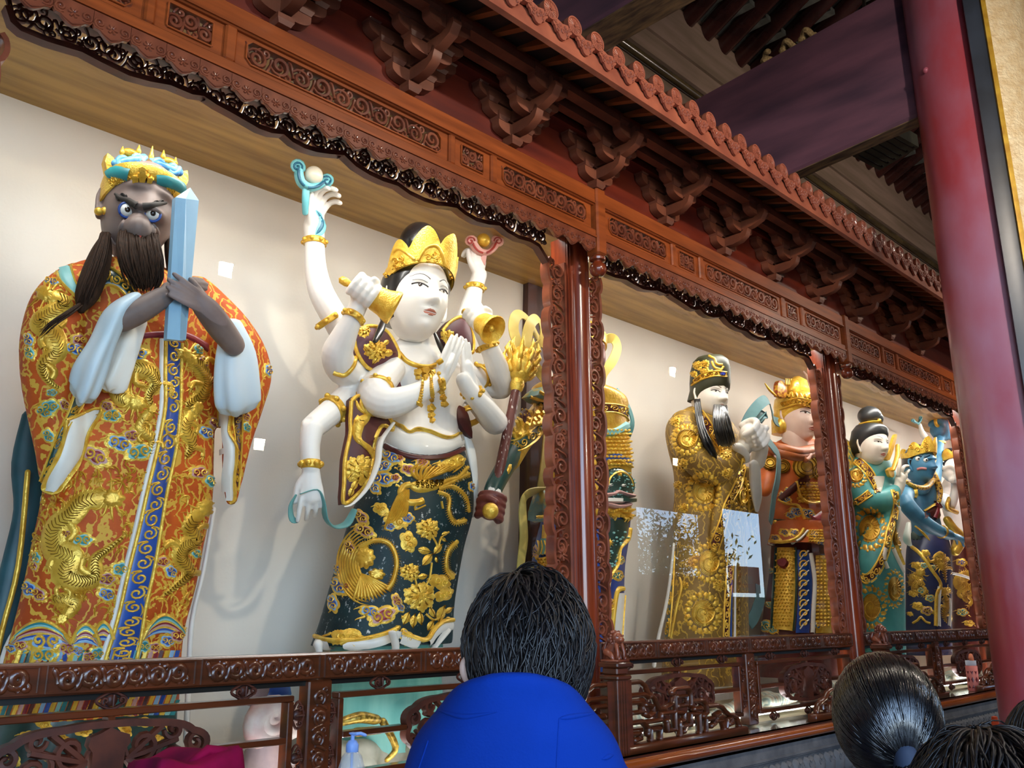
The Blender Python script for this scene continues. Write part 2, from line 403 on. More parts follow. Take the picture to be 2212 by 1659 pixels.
# small LED lamps hanging in the hall, mirrored as bright squares in the glass
for k, (x, y, z, pw, lb) in enumerate(((3.19, -3.5, 4.44, 100, 'square LED lamp hung left in the hall behind the viewer'), (9.71, -3.5, 4.81, 130, 'square LED lamp hung right in the hall behind the viewer'), (4.6, -5.3, 3.38, 40, 'low square LED lamp near the front wall, left'), (12.3, -5.3, 4.1, 40, 'low square LED lamp near the front wall, right'))):
    t = thing('pendant_lamp', lb, 'lamp', (x, y, z))
    m_ = MB(); m_.bb(x-0.07, x+0.07, y-0.01, y+0.05, z-0.07, z+0.07); m_.build('lamp_housing', BLACKF, t, None)
    m_ = MB(); m_.tube([(x, y+0.02, z+0.07), (x, y+0.02, 9.7)], 0.006, 6); m_.build('hanging_rod', BLACKF, t)
    m_ = MB(); m_.bb(x-0.06, x+0.06, y-0.0, y+0.055, z-0.06, z+0.06); m_.build('lamp_face', mat('led_face', 'FFFFFF', 'FFFFFF', emit='FFF4E0', estr=30.0), t, None)
    area('lamp_light', (x, y+0.06, z), (x+0.3, 0, z-1.0), 0.12, 0.12, pw, (1.0, 0.86, 0.70))
# ---- stone plinth and ledge
t = thing('stone_plinth', 'grey stone plinth with carved lotus petals below the shrine', 'plinth', (4, -0.2, 0))
m_ = MB(); m_.bb(-1.0, 13, -0.27, 0.03, 0, 0.60); m_.bb(-1, 13, -0.25, 0.03, 0.60, 0.80); m_.bb(-1.0, 13, -0.27, 0.03, 0.80, 0.90); m_.build('stone_course', STONE, t, None)
m_ = MB(); m_.tube([(-1, -0.272, 0.815), (13, -0.272, 0.815)], 0.008, 6); m_.build('stone_ridge', STONE, t)
# one lotus petal: raised heart shape with two curls
m_ = MB(); poly = [(0, 0.0), (0.045, 0.02), (0.062, 0.075), (0.058, 0.115), (0.040, 0.140), (0.018, 0.138), (0, 0.122), (-0.018, 0.138), (-0.040, 0.140), (-0.058, 0.115), (-0.062, 0.075), (-0.045, 0.02)]
cen = (0, -0.055, 0.07); n = len(poly); vs = [(x*1.0, 0, z) for x, z in poly]+[(x*0.82, -0.022, 0.07+(z-0.07)*0.84) for x, z in poly]+[(x*0.35, -0.034, 0.06+(z-0.06)*0.4) for x, z in poly]
fs = [(i, (i+1) % n, n+(i+1) % n, n+i) for i in range(n)]+[(n+i, n+(i+1) % n, 2*n+(i+1) % n, 2*n+i) for i in range(n)]+[tuple(range(2*n, 3*n))]
m_.add(vs, fs)
for s in (1, -1): carve(m_, [(spiral(0.022*s, 0.098, 0.02, pi/2, 1.3, s, 9), 1)], lambda u, v: (u, -0.03, v), (0, -1, 0), 0.0045)
pme = m_.mesh('lotus_petal', 60); pme.materials.append(STONE)
for k in range(68): link('lotus_petal', pme, STONE, t, (2.6+0.132*k, -0.252, 0.645))
t = thing('ledge', 'long polished ledge with rounded wooden nosing under the railings', 'ledge', (4, -0.2, 0.9))
m_ = MB(); m_.bb(-1, 13, -0.27, 0.03, 0.90, 0.945); m_.build('ledge_top', MARB, t, None)
m_ = MB(); sec = [(0, 0.045)]+[(-0.045*sin(a), 0.0+0.030*cos(a)) for a in [pi*i/10 for i in range(11)]]+[(0, -0.045)]
m_.loft([[(x, -0.27+q[0]-0.004, 0.925+q[1]*0.98) for q in sec] for x in (-1, 13)], True, True); m_.build('nosing', mat('nosing_wood', 'A0521E', '7A3612', rough=0.22, coat=0.5, scale=4, stretch=(0.4, 4, 4)), t, 40)
m_ = MB(); m_.bb(-1, 13, -0.285, -0.26, 0.952, 0.962); m_.build('top_strip', RAILW, t, None)

# ---- carved posts with openwork jamb strips
def jamb_mesh(side, seed):
    # strip on the given side of a post, local x measured away from the post edge, z 0..2.03
    m = MB(); H = 2.03; W = 0.125; Y0, Y1 = 0.0, 0.055
    ed = arcs_edge(0, H, 0.030, 15, seed)
    path = [V((side*(W-0.012+o), 0.0275, z)) for z, o in ed]
    m.sweep(path, (0, -1, 0), [(-0.009, -0.0275), (0.009, -0.0275), (0.009, 0.0275), (-0.009, 0.0275)])
    m.bb(min(0, side*0.012), max(0, side*0.012), Y0, Y1, 0, H)
    st = []
    for pts, wd in vine(H, W*0.92, 15): st.append(([(W*0.52+p[1], p[0]) for p in pts], wd))
    for k in range(7):       # leaf rosettes
        zc = H*(k+0.5)/7
        for q in range(6):
            a = q*pi/3+0.3; st.append(([(W*0.52+0.006*cos(a)+0.03*t*cos(a), zc+0.006*sin(a)+0.03*t*sin(a)) for t in (0, 0.5, 1)], 0.9))
    carve(m, st, lambda u, v: V((side*u, 0.018, v)), (0, -1, 0), 0.0088, 1.7)
    return m
JL = jamb_mesh(-1, 3).mesh('carved_jamb', 50); JL.materials.append(CARVE)
JR = jamb_mesh(1, 8).mesh('carved_jamb', 50); JR.materials.append(CARVE)
pm = MB(); pm.bb(-0.085, 0.085, 0.0, 0.11, 0.955, 3.66); pm.bb(-0.082, 0.03, -0.012, 0.0, 0.955, 3.66); pm.bb(-0.07, 0.06, -0.02, -0.01, 0.955, 3.66)
sec = [(0.012+0.062*cos(a), -0.018-0.042*sin(a)) for a in [pi*i/12 for i in range(13)]]
pm.loft([[(x, y, z) for x, y in sec] for z in (0.955, 3.66)], True, True)
pme = pm.mesh('shaft', 40); pme.materials.append(WOODV)
plabel = ['leftmost carved wooden post, only its curly jamb showing at the top left corner', 'carved wooden post in front of the mace bearer, nearest the blue jacket', 'carved wooden post between the helmeted warrior and the black-haired lady', 'last carved wooden post beside the red column']
for i, x in enumerate(POSTS):
    t = thing('carved_post', plabel[i], 'post', (x, 0, 0.95), 'carved posts of the shrine front')
    link('shaft', pme, WOODV, t, (x, 0, 0))
    link('carved_jamb', JL, CARVE, t, (x-0.085, 0.0, 1.47)); link('carved_jamb', JR, CARVE, t, (x+0.085, 0.0, 1.47))
# glass
GL = bpy.data.materials.new('case_glass'); GL.use_nodes = True; nt = GL.node_tree; nt.nodes.clear()
go = nt.nodes.new('ShaderNodeOutputMaterial'); mx = nt.nodes.new('ShaderNodeMixShader'); tr = nt.nodes.new('ShaderNodeBsdfTransparent'); gs = nt.nodes.new('ShaderNodeBsdfGlossy'); fr = nt.nodes.new('ShaderNodeFresnel')
gs.inputs['Roughness'].default_value = 0.0; fr.inputs['IOR'].default_value = 1.5; tr.inputs[0].default_value = (0.96, 0.98, 0.97, 1)
nt.links.new(fr.outputs[0], mx.inputs[0]); nt.links.new(tr.outputs[0], mx.inputs[1]); nt.links.new(gs.outputs[0], mx.inputs[2]); nt.links.new(mx.outputs[0], go.inputs[0])
for i in range(3):
    x0, x1 = POSTS[i]+0.085, POSTS[i+1]-0.085
    mb = MB(); mb.add([(x0, 0.075, 0.955), (x1, 0.075, 0.955), (x1, 0.075, 3.84), (x0, 0.075, 3.84)], [(0, 1, 2, 3)])
    o = mb.build('window_%d' % (i+1), GL, None, None); struct(o)
    tag(o, ['glass pane in front of the emperor and the white many-armed goddess', 'glass pane in front of the scholar with daylight mirrored in it', 'glass pane in front of the lady and the blue-skinned guardian'][i], 'glass')

# ---- railings
def rail_relief(x0, x1, zc, y, n):
    m = MB(); L = x1-x0; H = 0.068
    carve(m, vine(L-0.03, H, n), lambda u, v: V((x0+0.015+u, y, zc+v)), (0, -1, 0), 0.0115, 0.75)
    return m
STUD = MB(); STUD.ball((0, 0.004, 0), 0.024, 10, 0, (0.9, 0.5, 0.8)); STUD.tube([(0.044*cos(a)*(1+.08*cos(4*a)), 0, 0.023*sin(a)*(1+.08*cos(4*a))) for a in [2*pi*i/24 for i in range(25)]], 0.0055, 6, 0, 1, None, False)
for s in (-1, 1): carve(STUD, [(spiral(0.026*s, 0.0, 0.013, -pi/2, 1.2, s, 9), 1)], lambda u, v: (u, -0.017, v), (0, -1, 0), 0.004)
carve(STUD, [([(0, -0.018), (0, 0.0), (0, 0.018)], 1)], lambda u, v: (u, -0.018, v), (0, -1, 0), 0.004)
STUD = STUD.mesh('stud', 60); STUD.materials.append(DARKC)
def medallion(W, H):
    m = MB(); n = 72; out = []
    for i in range(n):
        a = 2*pi*i/n; r = 1+0.055*abs(sin(a*5))**0.7
        c, s = cos(a), sin(a)
        out.append((W*0.93*r*math.copysign(abs(c)**0.75, c), H*0.93*r*math.copysign(abs(s)**0.75, s)))
    m.sweep([V((x, 0, z)) for x, z in out], (0, -1, 0), [(-0.011, -0.02), (0.011, -0.02), (0.011, 0.02), (-0.011, 0.02)], closed=True)
    m.prism([(-0.045, -0.10), (0.045, -0.10), (0.05, 0.03), (0.065, 0.05), (0.06, 0.075), (0.03, 0.085), (0, 0.10), (-0.03, 0.085), (-0.06, 0.075), (-0.065, 0.05), (-0.05, 0.03)], (0, 0.012, 0), (1, 0, 0), (0, 0, 1), (0, -1, 0), 0.036)
    st = [(spiral(0.045*s, 0.055, 0.016, 0, 1.2, s, 8), 0.6) for s in (1, -1)]
    for s in (1, -1):
        for cx, cz, R, a0, tn in ((0.11, 0.035, 0.055, pi, 1.4), (0.21, -0.01, 0.06, pi/2, 1.5), (0.29, 0.03, 0.035, 0, 1.3), (0.12, -0.06, 0.04, 0, 1.4), (0.21, 0.075, 0.03, pi, 1.2), (0.29, -0.05, 0.035, 2, 1.3)):
            st.append(([(s*x, z) for x, z in spiral(cx*W/0.34, cz, R, a0, tn, 1, 16)], 1.0))
        for a in (0.4, 0.9, -0.5, -1.0): st.append(([(s*(0.06+0.20*t*cos(a)), 0.13*t*sin(a)) for t in (0, 0.3, 0.6, 0.9)], 1.1))
    carve(m, st, lambda u, v: V((u, -0.002, v)), (0, -1, 0), 0.0105, 1.5)
    return m
MED = medallion(0.34, 0.112).mesh('medallion', 50); MED.materials.append(DARKC)
rl = ['dark carved railing below the emperor and the goddess, nearest the viewer', 'carved railing below the scholar and the warrior, in the middle bay', 'carved railing below the lady, behind the ponytail']
for i in range(3):
    x0, x1 = POSTS[i]+0.085, POSTS[i+1]-0.085; xc = (x0+x1)/2
    t = thing('railing', rl[i], 'railing', (xc, 0, 0.955), 'railings of the shrine front')
    m_ = MB(); m_.cbox(x0, x1, -0.028, 0.04, 1.372, 1.470, 0.008); m_.build('top_rail', RAILW, t, 30)
    np_ = 6; pw = (x1-x0)/np_
    for k in range(np_):
        rail_relief(x0+k*pw+0.02, x0+(k+1)*pw-0.02, 1.421, -0.029, 6).build('scroll_panel', RAILW, t, 60)
        m_ = MB(); a0, a1 = x0+k*pw+0.012, x0+(k+1)*pw-0.012
        m_.sweep([V((a, -0.028, b)) for a, b in ((a0, 1.382), (a1, 1.382), (a1, 1.460), (a0, 1.460))], (0, -1, 0), [(-0.003, 0), (0.003, 0), (0.003, 0.006), (-0.003, 0.006)], closed=True); m_.build('panel_rim', RAILW, t, 30)
    m_ = MB(); m_.bb(x0, x1, 0.0, 0.03, 1.352, 1.372); m_.build('glazing_bead', mat('black_bead', '16140F', '0C0B09', rough=0.4), t, None)
    m_ = MB(); m_.cbox(xc-0.052, xc+0.052, -0.026, 0.04, 0.955, 1.372, 0.006); m_.build('middle_post', RAILW, t, 30)
    st = [([(p[1], p[0]) for p in pts], wd) for pts, wd in vine(0.36, 0.070, 5)]
    m_ = MB(); carve(m_, st, lambda u, v: V((xc+u, -0.027, 0.985+v)), (0, -1, 0), 0.008, 0.9); m_.build('post_scroll', RAILW, t, 60)
    for (f0, f1) in ((x0+0.06, xc-0.052-0.055), (xc+0.052+0.035, x1-0.06)):
        fc = (f0+f1)/2
        for nm, a, b, c, d in (('frame_bar', f0, f1, 1.300, 1.322), ('frame_bar', f0, f1, 1.012, 1.034), ('frame_bar', f0, f0+0.024, 1.034, 1.300), ('frame_bar', f1-0.024, f1, 1.034, 1.300), ('frame_bar', f0+0.024, fc-0.33, 1.156, 1.178), ('frame_bar', fc+0.33, f1-0.024, 1.156, 1.178), ('frame_bar', fc-0.012, fc+0.012, 1.286, 1.300)):
            m_ = MB(); m_.cbox(a, b, -0.02, 0.03, c, d, 0.003); m_.build(nm, RAILW, t, 30)
        link('medallion', MED, DARKC, t, (fc, 0.0, 1.168))
        for q in (-0.46, 0, 0.46): link('stud', STUD, DARKC, t, (fc+q*(1 if i else 1), 0.0, 1.347)); link('stud', STUD, DARKC, t, (fc+q, 0.0, 0.986))
        for zz in (1.25, 1.10):
            for xx in (f0-0.03, f1+0.028):
                o = link('stud', STUD, DARKC, t, (xx, 0.0, zz)); o.rotation_euler = (0, pi/2, 0)

# ---- newel posts with guardian lions and fretwork wings, standing in front on the ledge
def lion():
    m = MB(); Z = 0
    m.cbox(-0.05, 0.05, -0.05, 0.05, 0, 0.012, 0.003)
    m.tube([(0.005, 0.03, 0.02), (0.0, 0.025, 0.05), (0, 0.0, 0.085)], [0.030, 0.032, 0.026], 10)           # body sitting
    for s in (-1, 1):
        m.tube([(0.022*s, -0.025, 0.08), (0.024*s, -0.036, 0.045), (0.024*s, -0.036, 0.018)], [0.011, 0.009, 0.010], 7)  # fore legs
        m.ball((0.024*s, -0.042, 0.016), 0.011, 7)
        m.tube([(0.026*s, 0.03, 0.045), (0.034*s, 0.0, 0.035), (0.032*s, -0.012, 0.016)], [0.020, 0.016, 0.010], 7)      # haunches
        m.ball((0.019*s, -0.036, 0.122), 0.006, 6); m.ball((0.027*s, -0.005, 0.138), 0.009, 6)
    m.ball((0, -0.014, 0.112), 0.030, 10); m.ball((0, -0.038, 0.104), 0.017, 8, 0, (1.2, 1, 0.8))
    for k in range(14):                                                                                      # mane curls
        a = k*2*pi/14; m.ball((0.032*cos(a), 0.0, 0.110+0.030*sin(a)), 0.0095, 6)
        if k % 2: m.ball((0.026*cos(a), 0.018, 0.104+0.026*sin(a)), 0.011, 6)
    m.tube([(0, 0.05, 0.03), (0, 0.065, 0.06), (0, 0.05, 0.09)], [0.012, 0.014, 0.006], 7)
    return m
LION = lion().mesh('guardian_lion', 60); LION.materials.append(CARVE)
def wing():
    m = MB(); m.cbox(0.0, 1.09, -0.03, 0.03, 0.0, 0.052, 0.006)
    m.bb(0.0, 0.05, -0.022, 0.022, 0.05, 0.35)
    F = [[(0.02, 0.335), (0.14, 0.335), (0.18, 0.315), (0.20, 0.285), (0.22, 0.265)], [(0.03, 0.275), (0.17, 0.275), (0.205, 0.262)],
         [(0.05, 0.24), (0.13, 0.24), (0.15, 0.225), (0.15, 0.195), (0.06, 0.195)], [(0.22, 0.27), (0.255, 0.25), (0.285, 0.20), (0.34, 0.195)],
         [(0.18, 0.225), (0.235, 0.215), (0.24, 0.185), (0.20, 0.170), (0.17, 0.185)], [(0.05, 0.15), (0.15, 0.15), (0.19, 0.12), (0.19, 0.09)],
         [(0.16, 0.145), (0.30, 0.145), (0.30, 0.175), (0.42, 0.175), (0.42, 0.09), (0.35, 0.09), (0.35, 0.135)],
         [(0.05, 0.10), (0.12, 0.10), (0.13, 0.075), (0.08, 0.07)], [(0.21, 0.06), (0.21, 0.105), (0.29, 0.105), (0.29, 0.06)],
         [(0.34, 0.20), (0.40, 0.215), (0.42, 0.255), (0.40, 0.27)], [(0.40, 0.265), (0.43, 0.285), (0.55, 0.285), (0.57, 0.265), (0.57, 0.20)],
         [(0.45, 0.245), (0.53, 0.245), (0.53, 0.20), (0.45, 0.20)], [(0.43, 0.25), (0.43, 0.175), (0.50, 0.165), (0.50, 0.13)],
         [(0.58, 0.215), (0.68, 0.215), (0.71, 0.195), (0.72, 0.15), (0.68, 0.135)], [(0.48, 0.10), (0.56, 0.10), (0.56, 0.15), (0.64, 0.15), (0.64, 0.055)],
         [(0.46, 0.06), (0.46, 0.125), (0.50, 0.13)], [(0.50, 0.075), (0.52, 0.10)], [(0.72, 0.18), (0.82, 0.18), (0.87, 0.165), (0.90, 0.14), (0.93, 0.125), (0.97, 0.115)],
         [(0.70, 0.06), (0.70, 0.115), (0.78, 0.115), (0.79, 0.09), (0.75, 0.08)], [(0.80, 0.10), (0.86, 0.10), (0.88, 0.055)], [(0.84, 0.14), (0.80, 0.13), (0.81, 0.115)],
         [(0.97, 0.115), (1.01, 0.10), (1.03, 0.06)], [(0.90, 0.06), (0.91, 0.10), (0.95, 0.105), (0.96, 0.075), (0.93, 0.075)], [(0.60, 0.175), (0.66, 0.175)]]
    def dens(p):
        out = []
        for a, b in zip(p[:-1], p[1:]):
            for i in range(3): out.append((a[0]+(b[0]-a[0])*i/3, a[1]+(b[1]-a[1])*i/3))
        return out+[p[-1]]
    sec = [(x*0.0125, y*0.022) for x, y in [(cos(2*pi*k/8), sin(2*pi*k/8)) for k in range(8)]]
    for p in F:
        q = dens(p); m.sweep([V((a, 0, b)) for a, b in q], (0, -1, 0), sec); m.ball((q[-1][0], 0, q[-1][1]), 0.0155, 8, 0, (1, 1.5, 1)); m.ball((q[0][0], 0, q[0][1]), 0.014, 8, 0, (1, 1.5, 1))
    return m
W0 = wing(); WR = W0.mesh('fretwork_wing', 50); WR.materials.append(RAILW)
W1 = MB(); W1.add([(-a, b, c) for a, b, c in W0.v], [tuple(reversed(f)) for f in W0.f]); WL = W1.mesh('fretwork_wing', 50); WL.materials.append(RAILW)
nm_ = MB(); nm_.cbox(-0.042, 0.042, -0.042, 0.042, 0, 0.365, 0.004); 
for k in (-0.02, 0.0, 0.02): nm_.bb(k-0.005, k+0.005, -0.046, -0.04, 0.02, 0.35)
NEW = nm_.mesh('newel_shaft', 30); NEW.materials.append(RAILW)
cp = MB()
for r, z0, z1 in ((0.056, 0.355, 0.378), (0.044, 0.378, 0.412), (0.058, 0.412, 0.436)): cp.cbox(-r, r, -r, r, z0, z1, 0.006)
CAPM = cp.mesh('newel_cap', 30); CAPM.materials.append(RAILW)
nl = ['', 'lion-topped newel post with fretwork wings, right behind the blue jacket', 'lion-topped newel post with fretwork wings, behind the ponytail', 'newel post whose fretwork wing shows between the pink bottle and the red column']
for i in (1, 2, 3):
    x = POSTS[i]-0.02; t = thing('newel_post', nl[i], 'newel post', (x, -0.205, 0.95), 'newel posts on the ledge')
    link('newel_shaft', NEW, RAILW, t, (x, -0.205, 0.948)); link('newel_cap', CAPM, RAILW, t, (x, -0.205, 0.948)); link('guardian_lion', LION, CARVE, t, (x, -0.205, 1.384))
    link('fretwork_wing', WR, RAILW, t, (x+0.042, -0.205, 0.948)); link('fretwork_wing', WL, RAILW, t, (x-0.042, -0.205, 0.948))

# ---- openwork frieze, pendants, scalloped apron, valance
def frieze_panel(x0, x1, n, oct_):
    m = MB(); z0, z1 = 3.662, 3.806; y = -0.165; c = 0.022 if oct_ else 0.004
    a0, a1, b0, b1 = x0+0.045, x1-0.045, 3.685, 3.788
    inner = [(a0+c, b0), (a1-c, b0), (a1, b0+c), (a1, b1-c), (a1-c, b1), (a0+c, b1), (a0, b1-c), (a0, b0+c)]
    outer = [(x0+c, z0), (x1-c, z0), (x1, z0+c), (x1, z1-c), (x1-c, z1), (x0+c, z1), (x0, z1-c), (x0, z0+c)]
    outer = [(x0+0.05, z0), (x1-0.05, z0), (x1, z0), (x1, z1), (x1-0.05, z1), (x0+0.05, z1), (x0, z1), (x0, z0)]
    vs = [(p[0], y, p[1]) for p in outer]+[(p[0], y, p[1]) for p in inner]+[(p[0], y+0.03, p[1]) for p in inner]
    fs = [(i, (i+1) % 8, 8+(i+1) % 8, 8+i) for i in range(8)]+[(8+i, 8+(i+1) % 8, 16+(i+1) % 8, 16+i) for i in range(8)]
    m.add(vs, fs)
    m.sweep([V((p[0], y-0.002, p[1])) for p in inner], (0, -1, 0), [(-0.004, 0), (0.004, 0), (0.003, 0.006), (-0.003, 0.006)], closed=True)
    return m, (a0, a1, (b0+b1)/2, b1-b0, y)
pan = {0: [(0.46, 0.98, 6, 1), (1.02, 1.285, 3, 0), (1.335, 2.419, 10, 1), (2.458, 2.692, 3, 0), (2.734, 3.465, 8, 1)],
       1: [(3.575, 4.215, 7, 1), (4.262, 4.515, 3, 0), (4.565, 5.575, 10, 1), (5.62, 5.86, 3, 0), (5.905, 6.54, 7, 1)]}
pan[2] = [(a+3.07, b+3.07, c, d) for a, b, c, d in pan[1]]
fl_ = ['openwork frieze beam over the emperor and the goddess, with long carved panels', 'openwork frieze beam over the middle bay with the scholar', 'openwork frieze beam over the far bay with the lady']
al_ = ['row of scalloped cloud pendants under the near frieze beam', 'row of scalloped cloud pendants under the middle frieze beam', 'row of scalloped cloud pendants under the far frieze beam']
vl_ = ['dark pierced valance with wavy lower edge over the emperor and the goddess', 'dark pierced valance with wavy lower edge over the scholar', 'dark pierced valance with wavy lower edge over the lady']
# one scallop of the apron
m_ = MB(); ol = [(-0.064, 0.095), (-0.064, 0.045), (-0.055, 0.03), (-0.040, 0.028), (-0.028, 0.016), (-0.012, 0.004), (0, 0.0), (0.012, 0.004), (0.028, 0.016), (0.040, 0.028), (0.055, 0.03), (0.064, 0.045), (0.064, 0.095)]
m_.prism(ol, (0, 0, 0), (1, 0, 0), (0, 0, 1), (0, -1, 0), 0.014)
st = []
for s in (1, -1): st.append(([(s*x, z) for x, z in spiral(0.042, 0.055, 0.020, -2.2, 1.5, 1, 14)], 1.0)); st.append(([(s*0.055, 0.032), (s*0.038, 0.03), (s*0.024, 0.02), (0, 0.008)], 0.7))
for q in range(6): a = q*pi/3; st.append(([(0.004*cos(a), 0.05+0.004*sin(a)), (0.010*cos(a), 0.05+0.010*sin(a)), (0.018*cos(a), 0.05+0.018*sin(a))], 1.0))
carve(m_, st, lambda u, v: V((u, -0.015, v)), (0, -1, 0), 0.0042)
SCAL = m_.mesh('scallop', 45); SCAL.materials.append(CARVE)
VB1 = [(0.60, 3.60), (0.622, 3.55), (0.649, 3.536), (0.731, 3.537), (0.846, 3.553), (0.916, 3.544), (1.014, 3.537), (1.091, 3.549), (1.166, 3.569), (1.255, 3.569), (1.302, 3.583), (1.357, 3.569), (1.433, 3.560), (1.546, 3.542), (1.600, 3.545), (1.658, 3.563), (1.704, 3.544), (1.760, 3.538), (1.816, 3.544), (1.88, 3.56), (1.959, 3.585), (2.025, 3.554), (2.10, 3.54), (2.174, 3.537), (2.259, 3.544), (2.331, 3.525), (2.42, 3.52), (2.496, 3.527), (2.56, 3.545), (2.625, 3.558), (2.68, 3.54), (2.76, 3.53), (2.84, 3.54), (2.92, 3.56), (2.98, 3.54), (3.06, 3.53), (3.15, 3.54), (3.22, 3.53), (3.294, 3.46)]
for i in range(3):
    x0, x1 = POSTS[i], POSTS[i+1]; xc = (x0+x1)/2
    t = thing('openwork_frieze', fl_[i], 'frieze', (xc, -0.15, 3.6), 'frieze beams of the shrine front')
    m_ = MB(); m_.cbox(x0, x1, -0.185, -0.12, 3.604, 3.660, 0.008); m_.bb(x0, x1, -0.192, -0.18, 3.606, 3.618); m_.build('lower_rail', WOOD, t, 30)
    m_ = MB(); m_.cbox(x0, x1, -0.185, -0.12, 3.806, 3.905, 0.008); m_.bb(x0, x1, -0.19, -0.18, 3.812, 3.822); m_.build('upper_rail', WOOD, t, 30)
    prev = x0
    for (a, b, n, oc) in pan[i]:
        m_, (a0, a1, zc, hh, y) = frieze_panel(a, b, n, oc); o = m_.build('panel_frame', WOOD, t, 30)
        m_ = MB(); carve(m_, vine(a1-a0, hh*1.05, n), lambda u, v: V((a0+u, y+0.008, zc+v)), (0, -1, 0), 0.0095, 1.2); m_.build('openwork_panel', CARVE, t, 60)
        if prev > x0+0.01:
            m_ = MB(); m_.cbox(prev, a, -0.182, -0.12, 3.655, 3.81, 0.008); m_.build('mullion', WOOD, t, 30)
        prev = b
    t = thing('scalloped_apron', al_[i], 'apron', (xc, -0.18, 3.5), 'scalloped aprons')
    n = int(round((x1-x0-0.09)/0.1287)); p = (x1-x0-0.09)/n
    for k in range(n): link('scallop', SCAL, CARVE, t, (x0+0.045+p*(k+0.5), -0.172, 3.509))
    # valance
    t = thing('pierced_valance', vl_[i], 'valance', (xc, 0, 3.5), 'pierced valances')
    if i == 0: pr = VB1
    else:
        sx = (POSTS[i+1]-POSTS[i]-0.45)/(VB1[-1][0]-VB1[0][0]); pr = [(POSTS[i]+0.225+(q[0]-VB1[0][0])*sx, q[1]) for q in VB1]
    m_ = MB(); m_.sweep([V((q[0], 0.02, q[1]+0.008)) for q in pr], (0, -1, 0), [(-0.011, -0.022), (0.011, -0.022), (0.011, 0.022), (-0.011, 0.022)]); m_.build('valance_edge', DARKC, t, 40)
    st = []
    for pts, wd in vine(pr[-1][0]-pr[0][0], 0.085, 34): st.append(([(p[0], p[1]-0.012) for p in pts], wd))
    for pts, wd in vine(pr[-1][0]-pr[0][0], 0.10, 21): st.append(([(p[0], p[1]+0.005) for p in pts], wd*0.9))
    m_ = MB(); carve(m_, st, lambda u, v: V((pr[0][0]+u, 0.02, 3.618+v)), (0, -1, 0), 0.006, 1.6); m_.build('valance_scrolls', DARKC, t, 60)
    m_ = MB(); m_.bb(x0, x1, -0.12, 0.05, 3.672, 3.69); m_.bb(x0, x1, 0.0, 0.05, 3.66, 3.70); m_.build('valance_top', DARKC, t, None)
for i, x in ((1, POSTS[1]), (2, POSTS[2])):
    t = thing('hanging_pendant', ['', 'turned wooden ball pendant above the post by the goddess', 'turned wooden ball pendant above the post by the warrior'][i], 'pendant', (x, -0.15, 3.4), 'ball pendants')
    m_ = MB(); m_.cbox(x-0.04, x+0.04, -0.20, -0.12, 3.515, 3.915, 0.01); m_.build('pendant_stem', WOOD, t, 30)
    m_ = MB(); m_.lathe([(0.012, 0), (0.03, 0.006), (0.044, 0.025), (0.048, 0.045), (0.042, 0.068), (0.026, 0.082), (0.026, 0.088), (0.044, 0.094), (0.046, 0.106), (0.034, 0.114), (0.03, 0.125)], (x, -0.16, 3.395), 20); m_.build('ball_drop', WOODV, t, 50)

# ================================================================== canopy: brackets, rafters, tiles
cv = thing('eave_canopy', 'carved wooden eave canopy with brackets, rafters and tile ends', 'canopy', (4.5, -0.4, 3.9))
m_ = MB(); m_.bb(-0.5, 11, -0.15, -0.12, 3.905, 4.45); m_.build('back_board', BOARD, cv, None)
for y0, y1, z0, z1, mt in ((-0.24, -0.15, 4.165, 4.205, BOARD), (-0.345, -0.295, 4.16, 4.215, BRKT), (-0.46, -0.40, 4.16, 4.20, BRKT), (-0.45, -0.41, 4.20, 4.27, BOARD), (-0.47, -0.39, 4.27, 4.30, BRKT)):
    m_ = MB(); m_.bb(-0.5, 11, y0, y1, z0, z1); m_.build('purlin', mt, cv, None)
m_ = MB(); m_.prism([(-0.69, 4.185), (0.8, 4.47), (0.8, 4.51), (-0.69, 4.225)], (-0.5, 0, 0), (0, 1, 0), (0, 0, 1), (1, 0, 0), 11.5); m_.build('roof_deck', mat('dark_deck', '2A120C', '1C0C08', rough=0.7), cv, None)
m_ = MB(); m_.prism([(-0.715, 4.098), (-0.69, 4.092), (-0.685, 4.19), (-0.70, 4.20)], (-0.5, 0, 0), (0, 1, 0), (0, 0, 1), (1, 0, 0), 11.5); m_.build('eave_board', EAVE, cv, None)
m_ = MB(); m_.prism([(-0.69, 4.135), (-0.30, 4.27), (-0.30, 4.305), (-0.69, 4.172)], (-0.018, 0, 0), (0, 1, 0), (0, 0, 1), (1, 0, 0), 0.036)
RAF = m_.mesh('eave_rafter', None); RAF.materials.append(mat('rafter_wood', '9A5424', '7C3E1A', rough=0.5, scale=4))
# barrel tile with its round end
TP = 0.1635
ti = MB(); rings = []
for y, z in ((0.0, 0.0), (0.55, 0.11)): rings.append([(0.044*cos(a), y, z+0.044*sin(a)) for a in [2*pi*k/14 for k in range(14)]])
ti.loft(rings); TBAR = ti.mesh('barrel_tile', 50); TBAR.materials.append(BRKT)
ti = MB(); Ry = Matrix.Rotation(pi/2, 3, 'X')
ti.lathe([(0.001, 0.02), (0.006, 0.020), (0.008, 0.014), (0.040, 0.010), (0.043, 0.016), (0.049, 0.016), (0.050, 0.006), (0.049, -0.012)], (0, 0, 0), 22, 0, Ry)
for k in range(16):
    a = 2*pi*k/16; ti.tube([(0.014*cos(a), -0.013, 0.014*sin(a)), (0.038*cos(a), -0.011, 0.038*sin(a))], 0.003, 5, 0, 1, None, False)
TEND = ti.mesh('tile_end', 40); TEND.materials.append(EAVE)
